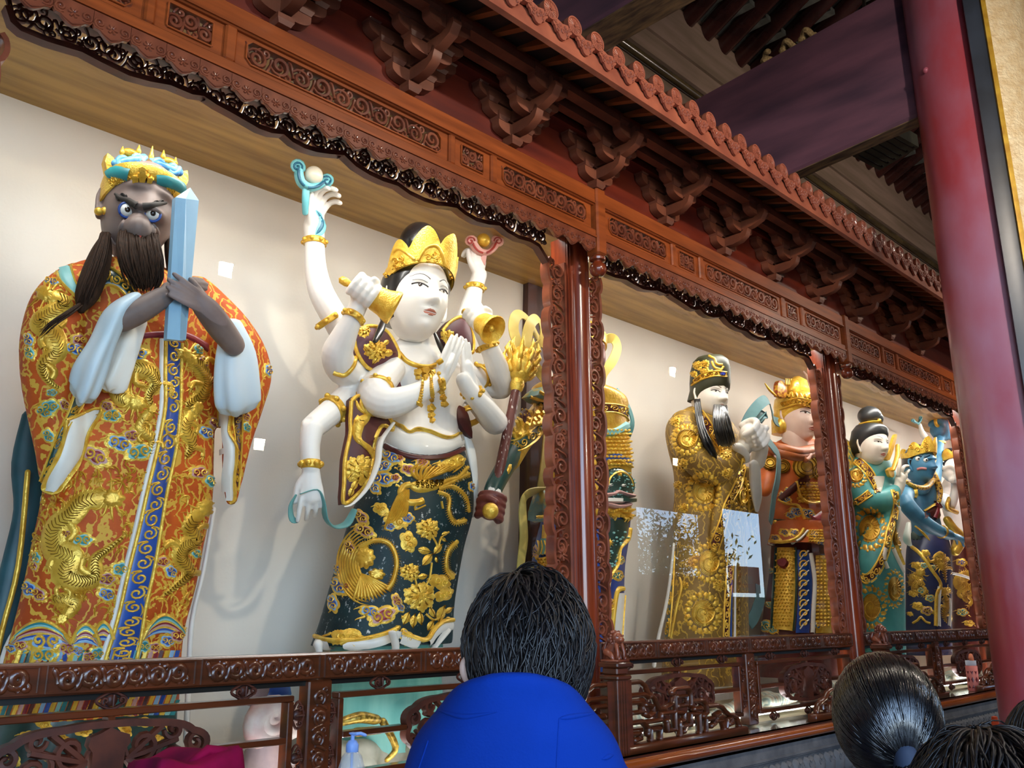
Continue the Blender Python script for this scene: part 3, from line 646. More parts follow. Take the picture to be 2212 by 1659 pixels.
ti = MB(); ol = [(-0.075, 0.045), (-0.070, 0.012), (-0.058, -0.012), (-0.050, -0.014), (-0.040, -0.034), (-0.028, -0.036), (-0.016, -0.052), (0, -0.057), (0.016, -0.052), (0.028, -0.036), (0.040, -0.034), (0.050, -0.014), (0.058, -0.012), (0.070, 0.012), (0.075, 0.045), (0.045, 0.022), (0, 0.012), (-0.045, 0.022)]
ol = [(x*1.03, z*1.22) for x, z in ol]; ti.prism(ol, (0, 0, 0), (1, 0, 0), (0, 0, 1), (0, -1, 0), 0.013)
st = [(spiral(0, -0.022, 0.014, 0, 1.0, 1, 10), 1)]
for s in (1, -1):
    for cx, cz, R in ((0.028, -0.010, 0.010), (0.048, 0.004, 0.010), (0.016, 0.0, 0.006), (0.030, -0.026, 0.006)): st.append(([(s*x, z) for x, z in spiral(cx, cz, R, 0, 1.2, 1, 9)], 1))
carve(ti, st, lambda u, v: V((u*1.05, -0.014, v*1.25)), (0, -1, 0), 0.0042)
DRIP = ti.mesh('drip_tile', 45); DRIP.materials.append(EAVE)
for k in range(47):
    x = 2.701+TP*(k-7)
    link('eave_rafter', RAF, None, cv, (x+TP/2, 0, 0)); link('barrel_tile', TBAR, BRKT, cv, (x, -0.71, 4.25)); link('tile_end', TEND, EAVE, cv, (x, -0.715, 4.25)); link('drip_tile', DRIP, EAVE, cv, (x+TP/2, -0.713, 4.205))
# bracket sets: curved cross arms in three planes, small bearing blocks, out-reaching arms with upturned beaks
def cross_arm(hw, h=0.062, d=0.05):
    p = [(-hw, h), (-hw, h*0.55)]
    for k in range(1, 6): a = pi/2*k/5; p.append((-hw+0.07*(1-cos(a))*1.0, h*0.55*(1-sin(a))))
    q = [(-x, z) for x, z in p[::-1]]
    m = MB(); m.prism(p+q, (0, d/2, 0), (1, 0, 0), (0, 0, 1), (0, -1, 0), d); return m
def block(): 
    m = MB(); m.loft([[(-a, -a, z), (a, -a, z), (a, a, z), (-a, a, z)] for a, z in ((0.028, 0), (0.038, 0.02), (0.038, 0.042))]); return m
ARMS = {}
for hw in (0.12, 0.19, 0.255):
    ARMS[hw] = cross_arm(hw).mesh('cross_arm', 30); ARMS[hw].materials.append(BRKT)
BLK = block().mesh('bearing_block', None); BLK.materials.append(BRKT)
def reach(yo, h, beak):
    p = [(0.0, 0.0), (0.0, h), (-yo*0.72, h)]
    if beak: p += [(-yo*0.86, h*0.98), (-yo*0.97, h*1.22), (-yo*1.05, h*1.75), (-yo*1.15, h*1.62), (-yo*1.16, h*1.25), (-yo*1.06, h*0.55), (-yo*0.82, 0.12*h), (-yo*0.5, -0.05*h)]
    else: p += [(-yo, h), (-yo*1.02, h*0.45), (-yo*0.9, 0.08*h)]
    m = MB(); m.prism(p, (-0.024, 0, 0), (0, 1, 0), (0, 0, 1), (1, 0, 0), 0.048); return m
R1 = reach(0.17, 0.06, True).mesh('beaked_arm', 40); R1.materials.append(BRKT)
R2 = reach(0.28, 0.06, True).mesh('beaked_arm', 40); R2.materials.append(BRKT)
R3 = reach(0.30, 0.06, False).mesh('plain_arm', 40); R3.materials.append(BRKT)
for k in range(-3, 8):
    x = 3.50+0.662*k
    b = bpy.data.objects.new('bracket_set', None); COL.objects.link(b); b.parent = cv; b.location = V((x, -0.18, 3.93))-world_of(cv)
    L = lambda nm, me, dx, dy, dz: link(nm, me, BRKT, b, (x+dx, -0.18+dy, 3.935+dz))
    m0 = 0
    L('bearing_block', BLK, 0, 0, -0.03)
    for tier, z in enumerate((0.012, 0.087, 0.162)):
        for pl in range(0, tier+1):
            hw = (0.12, 0.19, 0.255)[tier-pl]; y = -0.125*pl
            L('cross_arm', ARMS[hw], 0, y, z)
            if tier < 3:
                for s in (-1, 1): L('bearing_block', BLK, s*(hw-0.03), y, z+0.058)
    L('beaked_arm', R1, 0, 0.0, 0.02); L('beaked_arm', R2, 0, 0.0, 0.095); L('plain_arm', R3, 0, 0, 0.172)
# ================================================================== figure tools
SCL = [0.0024]
def mpp(p): return (V(p)-CAMP).dot(CF)/FPX
def cr(pts, k=4):
    # Catmull-Rom through tuples of any length
    P = [np.array(p, float) for p in pts]; out = []
    if len(P) < 3:
        for a, b in zip(P[:-1], P[1:]): out += [a+(b-a)*i/k for i in range(k)]
        return out+[P[-1]]
    for i in range(len(P)-1):
        p0 = P[max(i-1, 0)]; p1 = P[i]; p2 = P[i+1]; p3 = P[min(i+2, len(P)-1)]
        for j in range(k):
            t = j/k; out.append(0.5*((2*p1)+(-p0+p2)*t+(2*p0-5*p1+4*p2-p3)*t*t+(-p0+3*p1-3*p2+p3)*t**3))
    return out+[P[-1]]
def ptube(mb, pts, n=12, m=0, flat=1.0, k=4, wave=0, nw=6, ref=None):
    # pts: (px, py, Y, radius in pixels)
    q = cr(pts, k); path = [PY(a[0], a[1], a[2]) for a in q]; rad = [max(0.002, float(a[3])*mpp(p)) for a, p in zip(q, path)]
    o = len(mb.v); mb.tube(path, rad, n, m, flat, ref)
    if wave:
        L = len(path)
        nr = L+6
        for i in range(nr):
            c = path[min(max(i-3, 0), L-1)]; t = i/nr
            for j in range(n):
                idx = o+i*n+j; p = V(mb.v[idx]); mb.v[idx] = tuple(c+(p-c)*(1+wave*t*sin(nw*2*pi*j/n)))
    return mb
def row_ring(y, xl, xr, Yc, k=0.6, n=36, fold=0.0, nf=9, ph=0.0, zoff=0.0, se=2.0):
    mid = (xl+xr)/2; c = PY(mid, y, Yc); dist = (c-CAMP).length
    hw = dist*math.tan(ray(xl, y).angle(ray(xr, y))/2)
    d = V((c.x-CAMP.x, c.y-CAMP.y)).normalized(); qx, qy = -d.y, d.x
    a = hw/sqrt(qx*qx+k*k*qy*qy); b = a*k; ring = []
    for i in range(n):
        t = 2*pi*i/n; f = 1+fold*sin(nf*t+ph)
        cx, sy = cos(t), sin(t)
        ring.append(V((c.x+a*f*math.copysign(abs(cx)**(2/se), cx), c.y+b*f*math.copysign(abs(sy)**(2/se), sy), c.z+zoff)))
    return ring
def robe(mb, rows, Yc, k=0.6, n=36, fold=0.0, nf=9, m=0, sub=3, Yf=None):
    q = cr([tuple(r[:3])+(r[3] if len(r) > 3 else Yc,) for r in rows], sub); L = len(q)
    rings = [row_ring(a[0], a[1], a[2], a[3], k, n, fold*(i/L), nf, 0.6+i*0.03) for i, a in enumerate(q)]
    mb.loft(rings, True, True, m); return rings
def fuse(mb, voxel=0.010, smooth=3):
    # one continuous watertight surface from overlapping closed pieces
    me = bpy.data.meshes.new('tmp'); me.from_pydata(mb.v, [], mb.f); o = bpy.data.objects.new('tmp', me); COL.objects.link(o)
    md = o.modifiers.new('r', 'REMESH'); md.mode = 'VOXEL'; md.voxel_size = voxel
    if smooth:
        s_ = o.modifiers.new('s', 'SMOOTH'); s_.iterations = smooth; s_.factor = 0.5
    dg = bpy.context.evaluated_depsgraph_get(); ev = o.evaluated_get(dg); out = bpy.data.meshes.new_from_object(ev)
    bpy.data.objects.remove(o); bpy.data.meshes.remove(me)
    out.polygons.foreach_set('use_smooth', [True]*len(out.polygons)); return out
def bvh_of(*objs):
    vs, fs = [], []
    for x in objs:
        if isinstance(x, MB): v_, f_ = x.v, x.f
        else:
            me = x.data if hasattr(x, 'data') else x
            off = world_of(x) if hasattr(x, 'data') else V((0, 0, 0))
            v_ = [tuple(v.co+off) for v in me.vertices]; f_ = [tuple(p.vertices) for p in me.polygons]
        o = len(vs); vs += v_; fs += [tuple(i+o for i in f) for f in f_]
    return BVHTree.FromPolygons(vs, fs)
class Proj:
    # lays traced outlines onto a surface: each pixel's ray meets the surface it belongs to
    def __init__(s, *objs): s.b = bvh_of(*objs)
    def hit(s, x, y):
        d = ray(x, y); loc, nrm, i, dist = s.b.ray_cast(CAMP, d)
        if loc is None: return None
        if nrm.dot(d) > 0: nrm = -nrm
        return loc, nrm
class LProj:
    # the same along the front direction of a head
    def __init__(s, fr, *objs): s.b = bvh_of(*objs); s.f = fr
    def hit(s, x, z):
        c, S, r, f, u = s.f; d = -f
        loc, nrm, i, dist = s.b.ray_cast(c+(r*x+u*z)*S+f*(2*S), d)
        if loc is None: return None
        if nrm.dot(d) > 0: nrm = -nrm
        return loc, nrm
SECT = [(-1, -0.15), (-0.72, 0.75), (0, 1.0), (0.72, 0.75), (1, -0.15)]
def stroke(mb, pj, pts, w, h=0.006, m=0, taper=None, k=3):
    q = cr(pts, k) if k > 1 else pts; seg = []; last = None; segs = []
    for i, p in enumerate(q):
        r = pj.hit(p[0], p[1])
        if r is None or (last is not None and (r[0]-last).length > 0.10):
            if len(seg) > 1: segs.append(seg)
            seg = []; last = None
            if r is None: continue
        seg.append((r[0], r[1], i/(len(q)-1))); last = r[0]
    if len(seg) > 1: segs.append(seg)
    for sg in segs:
        rings = []; L = len(sg)
        for i in range(L):
            p, n_, t = sg[i]; tg = sg[min(i+1, L-1)][0]-sg[max(i-1, 0)][0]
            if tg.length < 1e-7: tg = V((0, 0, 1))
            sd = tg.normalized().cross(n_)
            if sd.length < 1e-6: sd = V((1, 0, 0))
            sd.normalize(); tp = taper(t) if taper else 1.0
            rings.append([p+sd*(w*tp*a)+n_*(h*(0.4+0.6*tp)*b) for a, b in SECT])
        mb.loft(rings, False, False, m)
TAP = lambda t: max(0.08, sin(pi*min(1, 0.12+0.88*(1-t)))**0.7) if t > 0.5 else max(0.35, min(1, 0.5+t*2))
TEND_ = lambda t: max(0.05, 1-t)
TLEAF = lambda t: max(0.05, sin(pi*t)**0.8)
def fill(mb, pj, poly, c, h=0.005, m=0, rings=3, base=-0.001):
    n = len(poly); H = []
    for rr in range(rings+1):
        s_ = 1-rr/(rings+0.0) if rr < rings else 0.02
        s_ = max(s_, 0.02); row = []
        for p in poly:
            r = pj.hit(c[0]+(p[0]-c[0])*s_, c[1]+(p[1]-c[1])*s_)
            row.append(r)
        H.append((s_, row))
    idx = {}; 
    c0 = pj.hit(c[0], c[1])
    if c0 is None: return
    for a, (s_, row) in enumerate(H):
        hh = base if a == 0 else h
        for b, r in enumerate(row):
            if r is None or (r[0]-c0[0]).length > 0.45: continue
            idx[(a, b)] = len(mb.v); mb.v.append(tuple(r[0]+r[1]*hh))
    for a in range(rings):
        for b in range(n):
            ks = [(a, b), (a, (b+1) % n), (a+1, (b+1) % n), (a+1, b)]
            if all(q in idx for q in ks):
                P = [V(mb.v[idx[q]]) for q in ks]
                if max((P[0]-P[2]).length, (P[1]-P[3]).length) < 0.16: mb.f.append(tuple(idx[q] for q in ks)); mb.mi.append(m)
def patch(mb, pj, L, R, h=0.004, m=0, nu=5, k=4, mx=0.2):
    a = cr(L, k); b = cr(R, k); n = min(len(a), len(b)); G = {}
    for i in range(n):
        for j in range(nu+1):
            t = j/nu; r = pj.hit(a[i][0]*(1-t)+b[i][0]*t, a[i][1]*(1-t)+b[i][1]*t)
            if r is not None:
                G[(i, j)] = len(mb.v); e = j in (0, nu)
                mb.v.append(tuple(r[0]+r[1]*(h if not e else -0.001)))
    for i in range(n-1):
        for j in range(nu):
            ks = [(i, j), (i, j+1), (i+1, j+1), (i+1, j)]
            if all(q in G for q in ks):
                P = [V(mb.v[G[q]]) for q in ks]
                if max((P[0]-P[2]).length, (P[1]-P[3]).length) < mx: mb.f.append(tuple(G[q] for q in ks)); mb.mi.append(m)
# ------------------------------------------------------------------ ornament (sizes in pixels)
def lobes(cx, cy, s, n=5, asp=0.62, rot=0.0, amp=0.22, N=40):
    out = []
    for i in range(N):
        a = 2*pi*i/N; r = s*(1-amp+amp*abs(cos(n*a/2)))
        x, y = r*cos(a), r*asp*sin(a); out.append((cx+x*cos(rot)-y*sin(rot), cy+x*sin(rot)+y*cos(rot)))
    return out
def cloud(mb, pj, cx, cy, s, m, rot=0.0, n=5, asp=0.62, fl=1, gold=0, hair=2):
    # m = (light rim, body colour) material slots; gold outline slot 0
    h = 0.004
    fill(mb, pj, lobes(cx, cy, s, n, asp, rot), (cx, cy), h, gold)
    fill(mb, pj, lobes(cx, cy, s*0.88, n, asp, rot), (cx, cy), h+0.002, m[0])
    fill(mb, pj, lobes(cx, cy, s*0.70, n, asp, rot), (cx, cy), h+0.004, m[1])
    for sg in (1, -1):
        q = [(cx+(x*cos(rot)-y*sin(rot)), cy+(x*sin(rot)+y*cos(rot))) for x, y in spiral(sg*s*0.30, -s*0.02*fl, s*0.27, pi/2*fl, 1.25, sg*fl, 12)]
        stroke(mb, pj, q, s*0.055*SCL[0], h+0.008, gold, None, 1)
    for k in range(hair):
        t = rot+(0.5 if k else pi+0.4); q = [(cx+cos(t)*s*(0.9+0.5*i/5)+s*0.08*sin(i*1.3), cy+sin(t)*s*0.6+s*0.25*(i/5)) for i in range(6)]
        stroke(mb, pj, q, s*0.07*SCL[0], h+0.002, gold, TEND_, 1)
def dragon(mb, pj, path, w, m=0, spines=True, scale=None, legs=3, head=True):
    scale = scale or SCL[0]
    # path in pixels from head to tail, w half width in pixels
    stroke(mb, pj, path, w*scale*1.1, 0.009, m, lambda t: 0.85+0.3*sin(pi*t) if t < 0.55 else max(0.12, 1.15*(1-(t-0.55)/0.5)), 5)
    q = cr(path, 6); L = len(q)
    for i in range(3, L-2):
        d = q[i+1]-q[i-1]; d = d/(np.linalg.norm(d)+1e-9); nn = np.array([-d[1], d[0]]); tt = i/L; ww = w*(1.0 if tt < 0.55 else max(0.25, 1.1*(1-(tt-0.55)/0.5)))
        if spines:
            a = q[i]+nn*ww*0.9; b = q[i]+nn*ww*1.75-d*ww*0.7; stroke(mb, pj, [tuple(a), tuple((a+b)/2), tuple(b)], w*0.16*scale, 0.006, m, TEND_, 1)
        a = q[i]-nn*ww*0.8; b = q[i]+nn*ww*0.75+d*ww*0.35; c = (a+b)/2+d*ww*0.55     # scale rows
        stroke(mb, pj, [tuple(a), tuple(c), tuple(b)], w*0.06*scale, 0.0115, m+1 if m == 0 else m, None, 2)
    for k in range(legs):
        i = int(L*(0.22+0.25*k)); d = q[i+1]-q[i-1]; d = d/(np.linalg.norm(d)+1e-9); sg = 1 if k % 2 else -1; nn = np.array([-d[1], d[0]])*sg
        a = q[i]; b = a+nn*w*2.0; c = b+d*w*1.2+nn*w*0.4
        stroke(mb, pj, [tuple(a), tuple(b), tuple(c)], w*0.42*scale, 0.010, m, None, 3)
        for f in (-0.7, 0, 0.7): e = c+(d*cos(f)+nn*sin(f))*w*1.1; stroke(mb, pj, [tuple(c), tuple((c+e)/2), tuple(e)], w*0.16*scale, 0.008, m, TEND_, 1)
    if head:
        a = q[0]; d = q[0]-q[4]; d = d/(np.linalg.norm(d)+1e-9); nn = np.array([-d[1], d[0]])
        fill(mb, pj, lobes(a[0]+d[0]*w*0.8, a[1]+d[1]*w*0.8, w*1.7, 7, 0.8, atan2(d[1], d[0])), tuple(a+d*w*0.8), 0.013, m)
        for f in (-2.6, -2.1, -1.5, -0.9, 0.9, 1.5, 2.1, 2.6):
            dr = d*cos(f)+nn*sin(f); pts = [tuple(a+d*w*0.5+dr*w*(1+2.4*t)+nn*w*0.4*sin(5*t)) for t in (0, 0.25, 0.5, 0.75, 1)]
            stroke(mb, pj, pts, w*0.18*scale, 0.008, m, TEND_, 1)
def peony(mb, pj, cx, cy, s, m=0, m2=1):
    fill(mb, pj, lobes(cx, cy, s*.85, 8, .88, 0, .12), (cx, cy), 0.004, m)
    for ring, cnt, rr, ln in ((0, 9, 0.68, 0.40), (1, 7, 0.40, 0.36), (2, 4, 0.14, 0.28)):
        for k in range(cnt):
            a = 2*pi*k/cnt+ring*0.5; px, py = cx+cos(a)*s*rr, cy+sin(a)*s*rr*0.85
            fill(mb, pj, lobes(px, py, s*ln*(0.85+0.3*((k*7) % 3)/2), 5, 0.8, a+0.3*(k % 2), 0.26, 20), (px, py), 0.006+0.006*ring+0.002*(k % 2), m, 2, -0.001)
    for k in range(9):
        a = 2*pi*k/9+0.3; stroke(mb, pj, [(cx+cos(a)*s*0.2, cy+sin(a)*s*0.17), (cx+cos(a)*s*0.72, cy+sin(a)*s*0.6)], s*0.018*SCL[0], 0.014, m2, None, 3)
def leaf(mb, pj, a, b, w, m=0, m2=1):
    a, b = np.array(a, float), np.array(b, float); d = b-a; n = np.array([-d[1], d[0]])
    pl = [tuple(a+d*t+n*w*sin(pi*t)**0.8*sg) for sg, ts in ((1, [0, 0.2, 0.4, 0.6, 0.8, 1]), (-1, [0.8, 0.6, 0.4, 0.2])) for t in ts]
    fill(mb, pj, pl, tuple((a+b)/2), 0.006, m, 2); stroke(mb, pj, [tuple(a), tuple(b)], 0.5*SCL[0], 0.010, m2, None, 4)
def medal(mb, pj, cx, cy, s, m=0, m2=1, asp=1.0, wreath=True, rot=0.0):
    # round phoenix: curled plume, breast and radiating feathers inside a leafy wreath
    E = lambda r, a: (cx+r*cos(a+rot)*1.0, cy+r*sin(a+rot)*asp)
    fill(mb, pj, [E(s*0.72, 2*pi*k/30) for k in range(30)], (cx, cy), 0.004, m)
    for k in range(8):
        r = s*(0.16+0.068*k); stroke(mb, pj, [E(r, a) for a in [1.3+4.6*i/14 for i in range(15)]], s*0.008*SCL[0], 0.007, m2, None, 1)
    stroke(mb, pj, [E(s*0.62*(1-0.85*t), -0.3+7.0*t) for t in [i/26 for i in range(27)]], s*0.055*SCL[0], 0.014, m, None, 1)
    for k in range(9):
        a = -1.3+0.34*k; stroke(mb, pj, [E(s*0.30, a-0.25), E(s*0.48, a-0.08), E(s*0.70, a)], s*0.035*SCL[0], 0.013, m, TLEAF, 2)
    if wreath:
        n = 16
        for k in range(n):
            a = 2*pi*k/n; fill(mb, pj, lobes(E(s*0.90, a)[0], E(s*0.90, a)[1], s*0.22, 5, 0.8, a, 0.25, 14), E(s*0.90, a), 0.008, m, 2)
            fill(mb, pj, lobes(E(s*1.04, a+0.2)[0], E(s*1.04, a+0.2)[1], s*0.12, 3, 0.75, a, 0.2, 10), E(s*1.04, a+0.2), 0.006, m, 2)
def scroll_band(mb, pj, L, R, n, m_base, m_scroll, m_edge, edge=0.005, sw=0.0028, h=0.004):
    patch(mb, pj, L, R, h, m_base)
    if m_edge is not None:
        stroke(mb, pj, L, edge, h+0.006, m_edge, None, 5); stroke(mb, pj, R, edge, h+0.006, m_edge, None, 5)
    a = cr(L, 8); b = cr(R, 8); N = min(len(a), len(b))
    for k in range(n):
        i = int((k+0.5)/n*(N-1)); i0 = max(0, int(k/n*(N-1))); i1 = min(N-1, int((k+1)/n*(N-1))); c = (a[i]+b[i])/2; wv = (b[i]-a[i])/2; lv = (a[i1]+b[i1]-a[i0]-b[i0])/4
        s = 1 if k % 2 else -1
        q = [tuple(c+wv*x*0.70+lv*y*0.92) for x, y in spiral(0, 0, 1, -pi/2, 1.4, s, 14)]
        stroke(mb, pj, q, sw, h+0.006, m_scroll, None, 1)
        q = [tuple(c+wv*x*s+lv*y) for x, y in ((0.1, -1.0), (0.62, -0.85), (0.75, -0.55))]; stroke(mb, pj, q, sw*0.8, h+0.006, m_scroll, None, 3)
# ------------------------------------------------------------------ heads
G2 = lambda x, z, cx, cz, sx, sz: exp(-((x-cx)/sx)**2-((z-cz)/sz)**2)
def head_frame(c, S, fwd, tilt=0.0):
    f = V(fwd).normalized(); u = V((0, 0, 1))-f*f.z; u.normalize(); r = u.cross(f)
    if tilt: q = Matrix.Rotation(tilt, 3, f); u = q @ u; r = q @ r
    return (V(c), S, r, f, u)
def head_mesh(mb, fr, m=0, wide=0.37, deep=0.44, jaw=0.80, nose=1.0, brow=1.0, cheek=1.0, lips=1.0, nw=1.0, nu=72, nv=60, ears=True, chin=1.0, eyes=1.0):
    c, S, r, f, u = fr; rings = []
    for j in range(nv+1):
        ph = -pi/2+pi*j/nv; z = 0.5*sin(ph); cs = max(1e-3, cos(ph))**0.82
        t = max(0.0, -z/0.5); wj = wide*(1-(1-jaw)*t**1.3); ring = []
        for i in range(nu):
            a = 2*pi*i/nu; x = wj*cs*sin(a); d = deep*cs*cos(a)*(1.0 if cos(a) > 0 else 1.05)
            if cos(a) > 0:
                k = min(1, cos(a)*2.2); ax = abs(x)
                tt = min(1, max(0, (0.10-z)/0.24)); rid = exp(-(x/(0.042*nw+0.028*tt*nw))**2)
                if -0.17 < z < 0.16: d += k*nose*0.105*rid*(tt**1.25)*(1 if z > -0.12 else max(0, (z+0.17)/0.05))+k*nose*0.02*rid
                d += k*nose*0.045*G2(ax, z, 0.058*nw, -0.115, 0.032*nw, 0.034)
                d -= k*0.035*eyes*G2(ax, z, 0.145, 0.035, 0.085, 0.050); d += k*0.014*G2(ax, z, 0.145, 0.03, 0.065, 0.026)
                d += k*brow*0.022*G2(ax, z, 0.13, 0.115, 0.11, 0.035)
                d += k*lips*(0.032*G2(x, z, 0, -0.222, 0.075, 0.020)+0.034*G2(x, z, 0, -0.268, 0.062, 0.022)-0.016*G2(x, z, 0, -0.245, 0.085, 0.008))
                d += k*chin*0.045*G2(x, z, 0, -0.385, 0.09, 0.06); d += k*cheek*0.020*G2(ax, z, 0.19, -0.10, 0.09, 0.10)
                d -= k*0.010*G2(x, z, 0, -0.185, 0.02, 0.025)
            ring.append(c+S*(r*x+f*d+u*z))
        rings.append(ring)
    mb.loft(rings, True, True, m)
    if ears:
        for s in (-1, 1):
            pth = [(s*(wide*0.97), 0.02, 0.09), (s*(wide*1.07), -0.02, 0.10), (s*(wide*1.12), -0.03, 0.02), (s*(wide*1.08), 0.0, -0.09), (s*(wide*1.00), 0.02, -0.19)]
            mb.tube([c+S*(r*x+f*d+u*z) for x, d, z in [tuple(q) for q in cr(pth, 3)]], [S*v for v in [0.028, 0.03, 0.034, 0.036, 0.036, 0.034, 0.034, 0.032, 0.032, 0.036, 0.04, 0.042, 0.038]], 8, m, 0.7)
def face_paint(par, fr, bv, iris='201410', lipc='B4574A', browc='2E2622', sl=0.012, bw=0.011, open_=0.021, arch=0.03, fierce=False, lid='2A2220', browz=0.105, beard_dots=None):
    pj = LProj(fr, bv); S = fr[1]
    WH = mat('eye_white', 'F4F1EA', 'E8E4DC', rough=0.15, coat=0.6); IR = mat('iris_'+iris, iris, iris, rough=0.1, coat=0.8); BR = mat('brow_'+browc, browc, browc, rough=0.6)
    LP = mat('lip_'+lipc, lipc, lipc, rough=0.35); LD = mat('lid_'+lid, lid, lid, rough=0.5)
    for s in (-1, 1):
        cx, cz = s*0.145, 0.032
        if not fierce:
            e = MB(); up = [(cx+s*0.078*t, cz+sl*t+open_*(1-t*t)) for t in [i/6-1 for i in range(13)]]; lo = [(cx+s*0.078*t, cz+sl*t-open_*0.55*(1-t*t)) for t in [1-i/6 for i in range(13)]]
            fill(e, pj, up+lo[1:-1], (cx, cz+0.004), 0.004*S, 0); ob = e.build('eye', [WH, IR, LD], par, 180)
            e = MB(); fill(e, pj, [(cx+0.027*cos(a), cz+0.007+min(open_*.92, .024)*sin(a)) for a in [2*pi*k/16 for k in range(16)]], (cx, cz+0.007), 0.010*S, 0, 2); e.build('iris', [IR], par, 180)
            e = MB(); stroke(e, pj, up, 0.0085*S, 0.012*S, 0, None, 2); stroke(e, pj, [(cx+s*0.075*t, cz+0.045+0.02*(1-t*t)+sl*t) for t in (-0.9, -0.4, 0.1, 0.6, 1)], 0.002*S, 0.004*S, 0); e.build('eyelid', [LD], par, 180)
            e = MB(); stroke(e, pj, [(cx+s*(-0.09+0.19*t), browz+arch*sin(pi*min(1, t*1.05))+0.02*t) for t in [i/8 for i in range(9)]], bw*S, 0.006*S, 0, lambda t: max(0.15, 1-t*0.8), 2); e.build('eyebrow', [BR], par, 180)
    if lipc:
        e = MB(); fill(e, pj, [(-0.095, -0.240), (-0.05, -0.222), (-0.02, -0.210), (0, -0.216), (0.02, -0.210), (0.05, -0.222), (0.095, -0.240), (0.05, -0.245), (0, -0.247), (-0.05, -0.245)], (0, -0.232), 0.004*S, 0, 3)
        fill(e, pj, [(-0.085, -0.243), (0, -0.252), (0.085, -0.243), (0.06, -0.272), (0.03, -0.285), (0, -0.288), (-0.03, -0.285), (-0.06, -0.272)], (0, -0.265), 0.004*S, 0, 3); e.build('lips', [LP], par, 180)
# ------------------------------------------------------------------ hands
def hand(mb, wr, d, n, s, curl=(0.25, 0.25, 0.25, 0.3), thumb=0.6, side=1, spread=0.12, m=0, tb=None, wrist=None):
    # wr wrist point, d direction of the fingers, n back of the hand, s length wrist-fingertip, side +1/-1 where the thumb sits
    wr = V(wr); d = V(d).normalized(); n = V(n); n = (n-d*n.dot(d)).normalized(); b = d.cross(n)*side
    mb.tube([wr-d*0.05*s, wr+d*0.15*s, wr+d*0.36*s, wr+d*0.50*s], [0.145*s, 0.165*s, 0.195*s, 0.175*s], 12, m, [0.75, 0.62, 0.5, 0.42], n)
    for k in range(4):
        off = (-1.5+k)*0.105*s; L = s*(0.40, 0.47, 0.50, 0.44)[k]; p = wr+d*(0.50-0.03*abs(k-1.7))*s-b*off*-1; dd = (d+b*((-1.5+k)*spread)).normalized(); nn = n.copy()
        pts = [p-dd*0.10*s, p]; a = curl[k]
        for sg, fr_ in enumerate((0.46, 0.30, 0.24)):
            ax = dd.cross(nn).normalized(); q = Matrix.Rotation(-a*(0.7, 1.15, 0.9)[sg], 3, ax); dd = q @ dd; nn = q @ nn; p = p+dd*L*fr_; pts.append(p.copy())
        pp = [V(x) for x in cr([tuple(x) for x in pts], 3)]; mb.tube(pp, [s*(0.056-0.017*i/len(pp)) for i in range(len(pp))], 8, m)
    p = wr+d*0.14*s+b*0.15*s; td = (d*cos(thumb)+b*sin(thumb)-n*0.25).normalized() if tb is None else V(tb).normalized()
    pts = [p-b*0.06*s, p+td*0.16*s, p+td*0.29*s+d*0.03*s, p+td*0.36*s+d*0.09*s]
    pp = [V(x) for x in cr([tuple(x) for x in pts], 3)]; mb.tube(pp, [s*(0.078-0.03*i/len(pp)) for i in range(len(pp))], 8, m)
def fist(mb, c, ax, out, s, m=0):
    # fist of size s closed round a bar through c along ax; out = direction of the knuckles
    c = V(c); ax = V(ax).normalized(); out = V(out); out = (out-ax*out.dot(ax)).normalized(); sd = ax.cross(out)
    mb.ball(c-out*0.05*s, 0.40*s, 12, m, (1, 1, 1))
    for k in range(4):
        o = ax*((-1.5+k)*0.21*s); R = 0.36*s; pts = []
        for i in range(9): a = -1.9+3.9*i/8; pts.append(c+o+out*cos(a)*R+sd*sin(a)*R)
        mb.tube(pts, [0.125*s]*9, 8, m)
    pts = [c-sd*0.30*s-out*0.1*s, c-sd*0.42*s+out*0.12*s+ax*0.1*s, c-sd*0.25*s+out*0.40*s+ax*0.15*s, c+out*0.50*s+ax*0.05*s]
    mb.tube([V(x) for x in cr([tuple(x) for x in pts], 3)], 0.115*s, 8, m)
def ring_band(mb, c, ax, R, w, m=0, studs=8, flat=1.0, n=28):
    # bracelet: flat band with studs
    c = V(c); ax = V(ax).normalized(); a = ax.orthogonal().normalized(); b = ax.cross(a)
    rings = []
    for i in range(n+1):
        t = 2*pi*i/n; o = a*cos(t)+b*sin(t)*flat; rings.append([c+o*(R+dr)+ax*dz for dr, dz in ((-0.004, -w), (0.006, -w), (0.010, -w*0.5), (0.006, 0), (0.010, w*0.5), (0.006, w), (-0.004, w))])
    mb.loft(rings, True, False, m)
    for k in range(studs): t = 2*pi*k/studs; mb.ball(c+(a*cos(t)+b*sin(t)*flat)*(R+0.010), w*0.75, 7, m)
def strands(mb, guides, cnt, r, m=0, jit=0.02, seed=5, k=4, n=5):
    # hair: guides are lists of 3-D polylines; strands interpolate between neighbours
    rg = random.Random(seed)
    for i in range(cnt):
        g = rg.random()*(len(guides)-1); a = int(g); t = g-a; A, B = guides[a], guides[min(a+1, len(guides)-1)]
        pts = []; j1 = V((rg.uniform(-1, 1), rg.uniform(-1, 1), rg.uniform(-1, 1)))*jit
        for q, (p0, p1) in enumerate(zip(A, B)): pts.append(tuple(V(p0).lerp(V(p1), t)+j1*(0.3+0.7*q/len(A))+V((rg.uniform(-1, 1), rg.uniform(-1, 1), rg.uniform(-1, 1)))*jit*0.25))
        pp = [V(x) for x in cr(pts, k)]; L = len(pp); e = rg.uniform(0.75, 1.0); pp = pp[:max(3, int(L*e))]; L = len(pp)
        mb.tube(pp, [r*(1-0.85*(q/L)**2) for q in range(L)], n, m, 1.0, None, False)
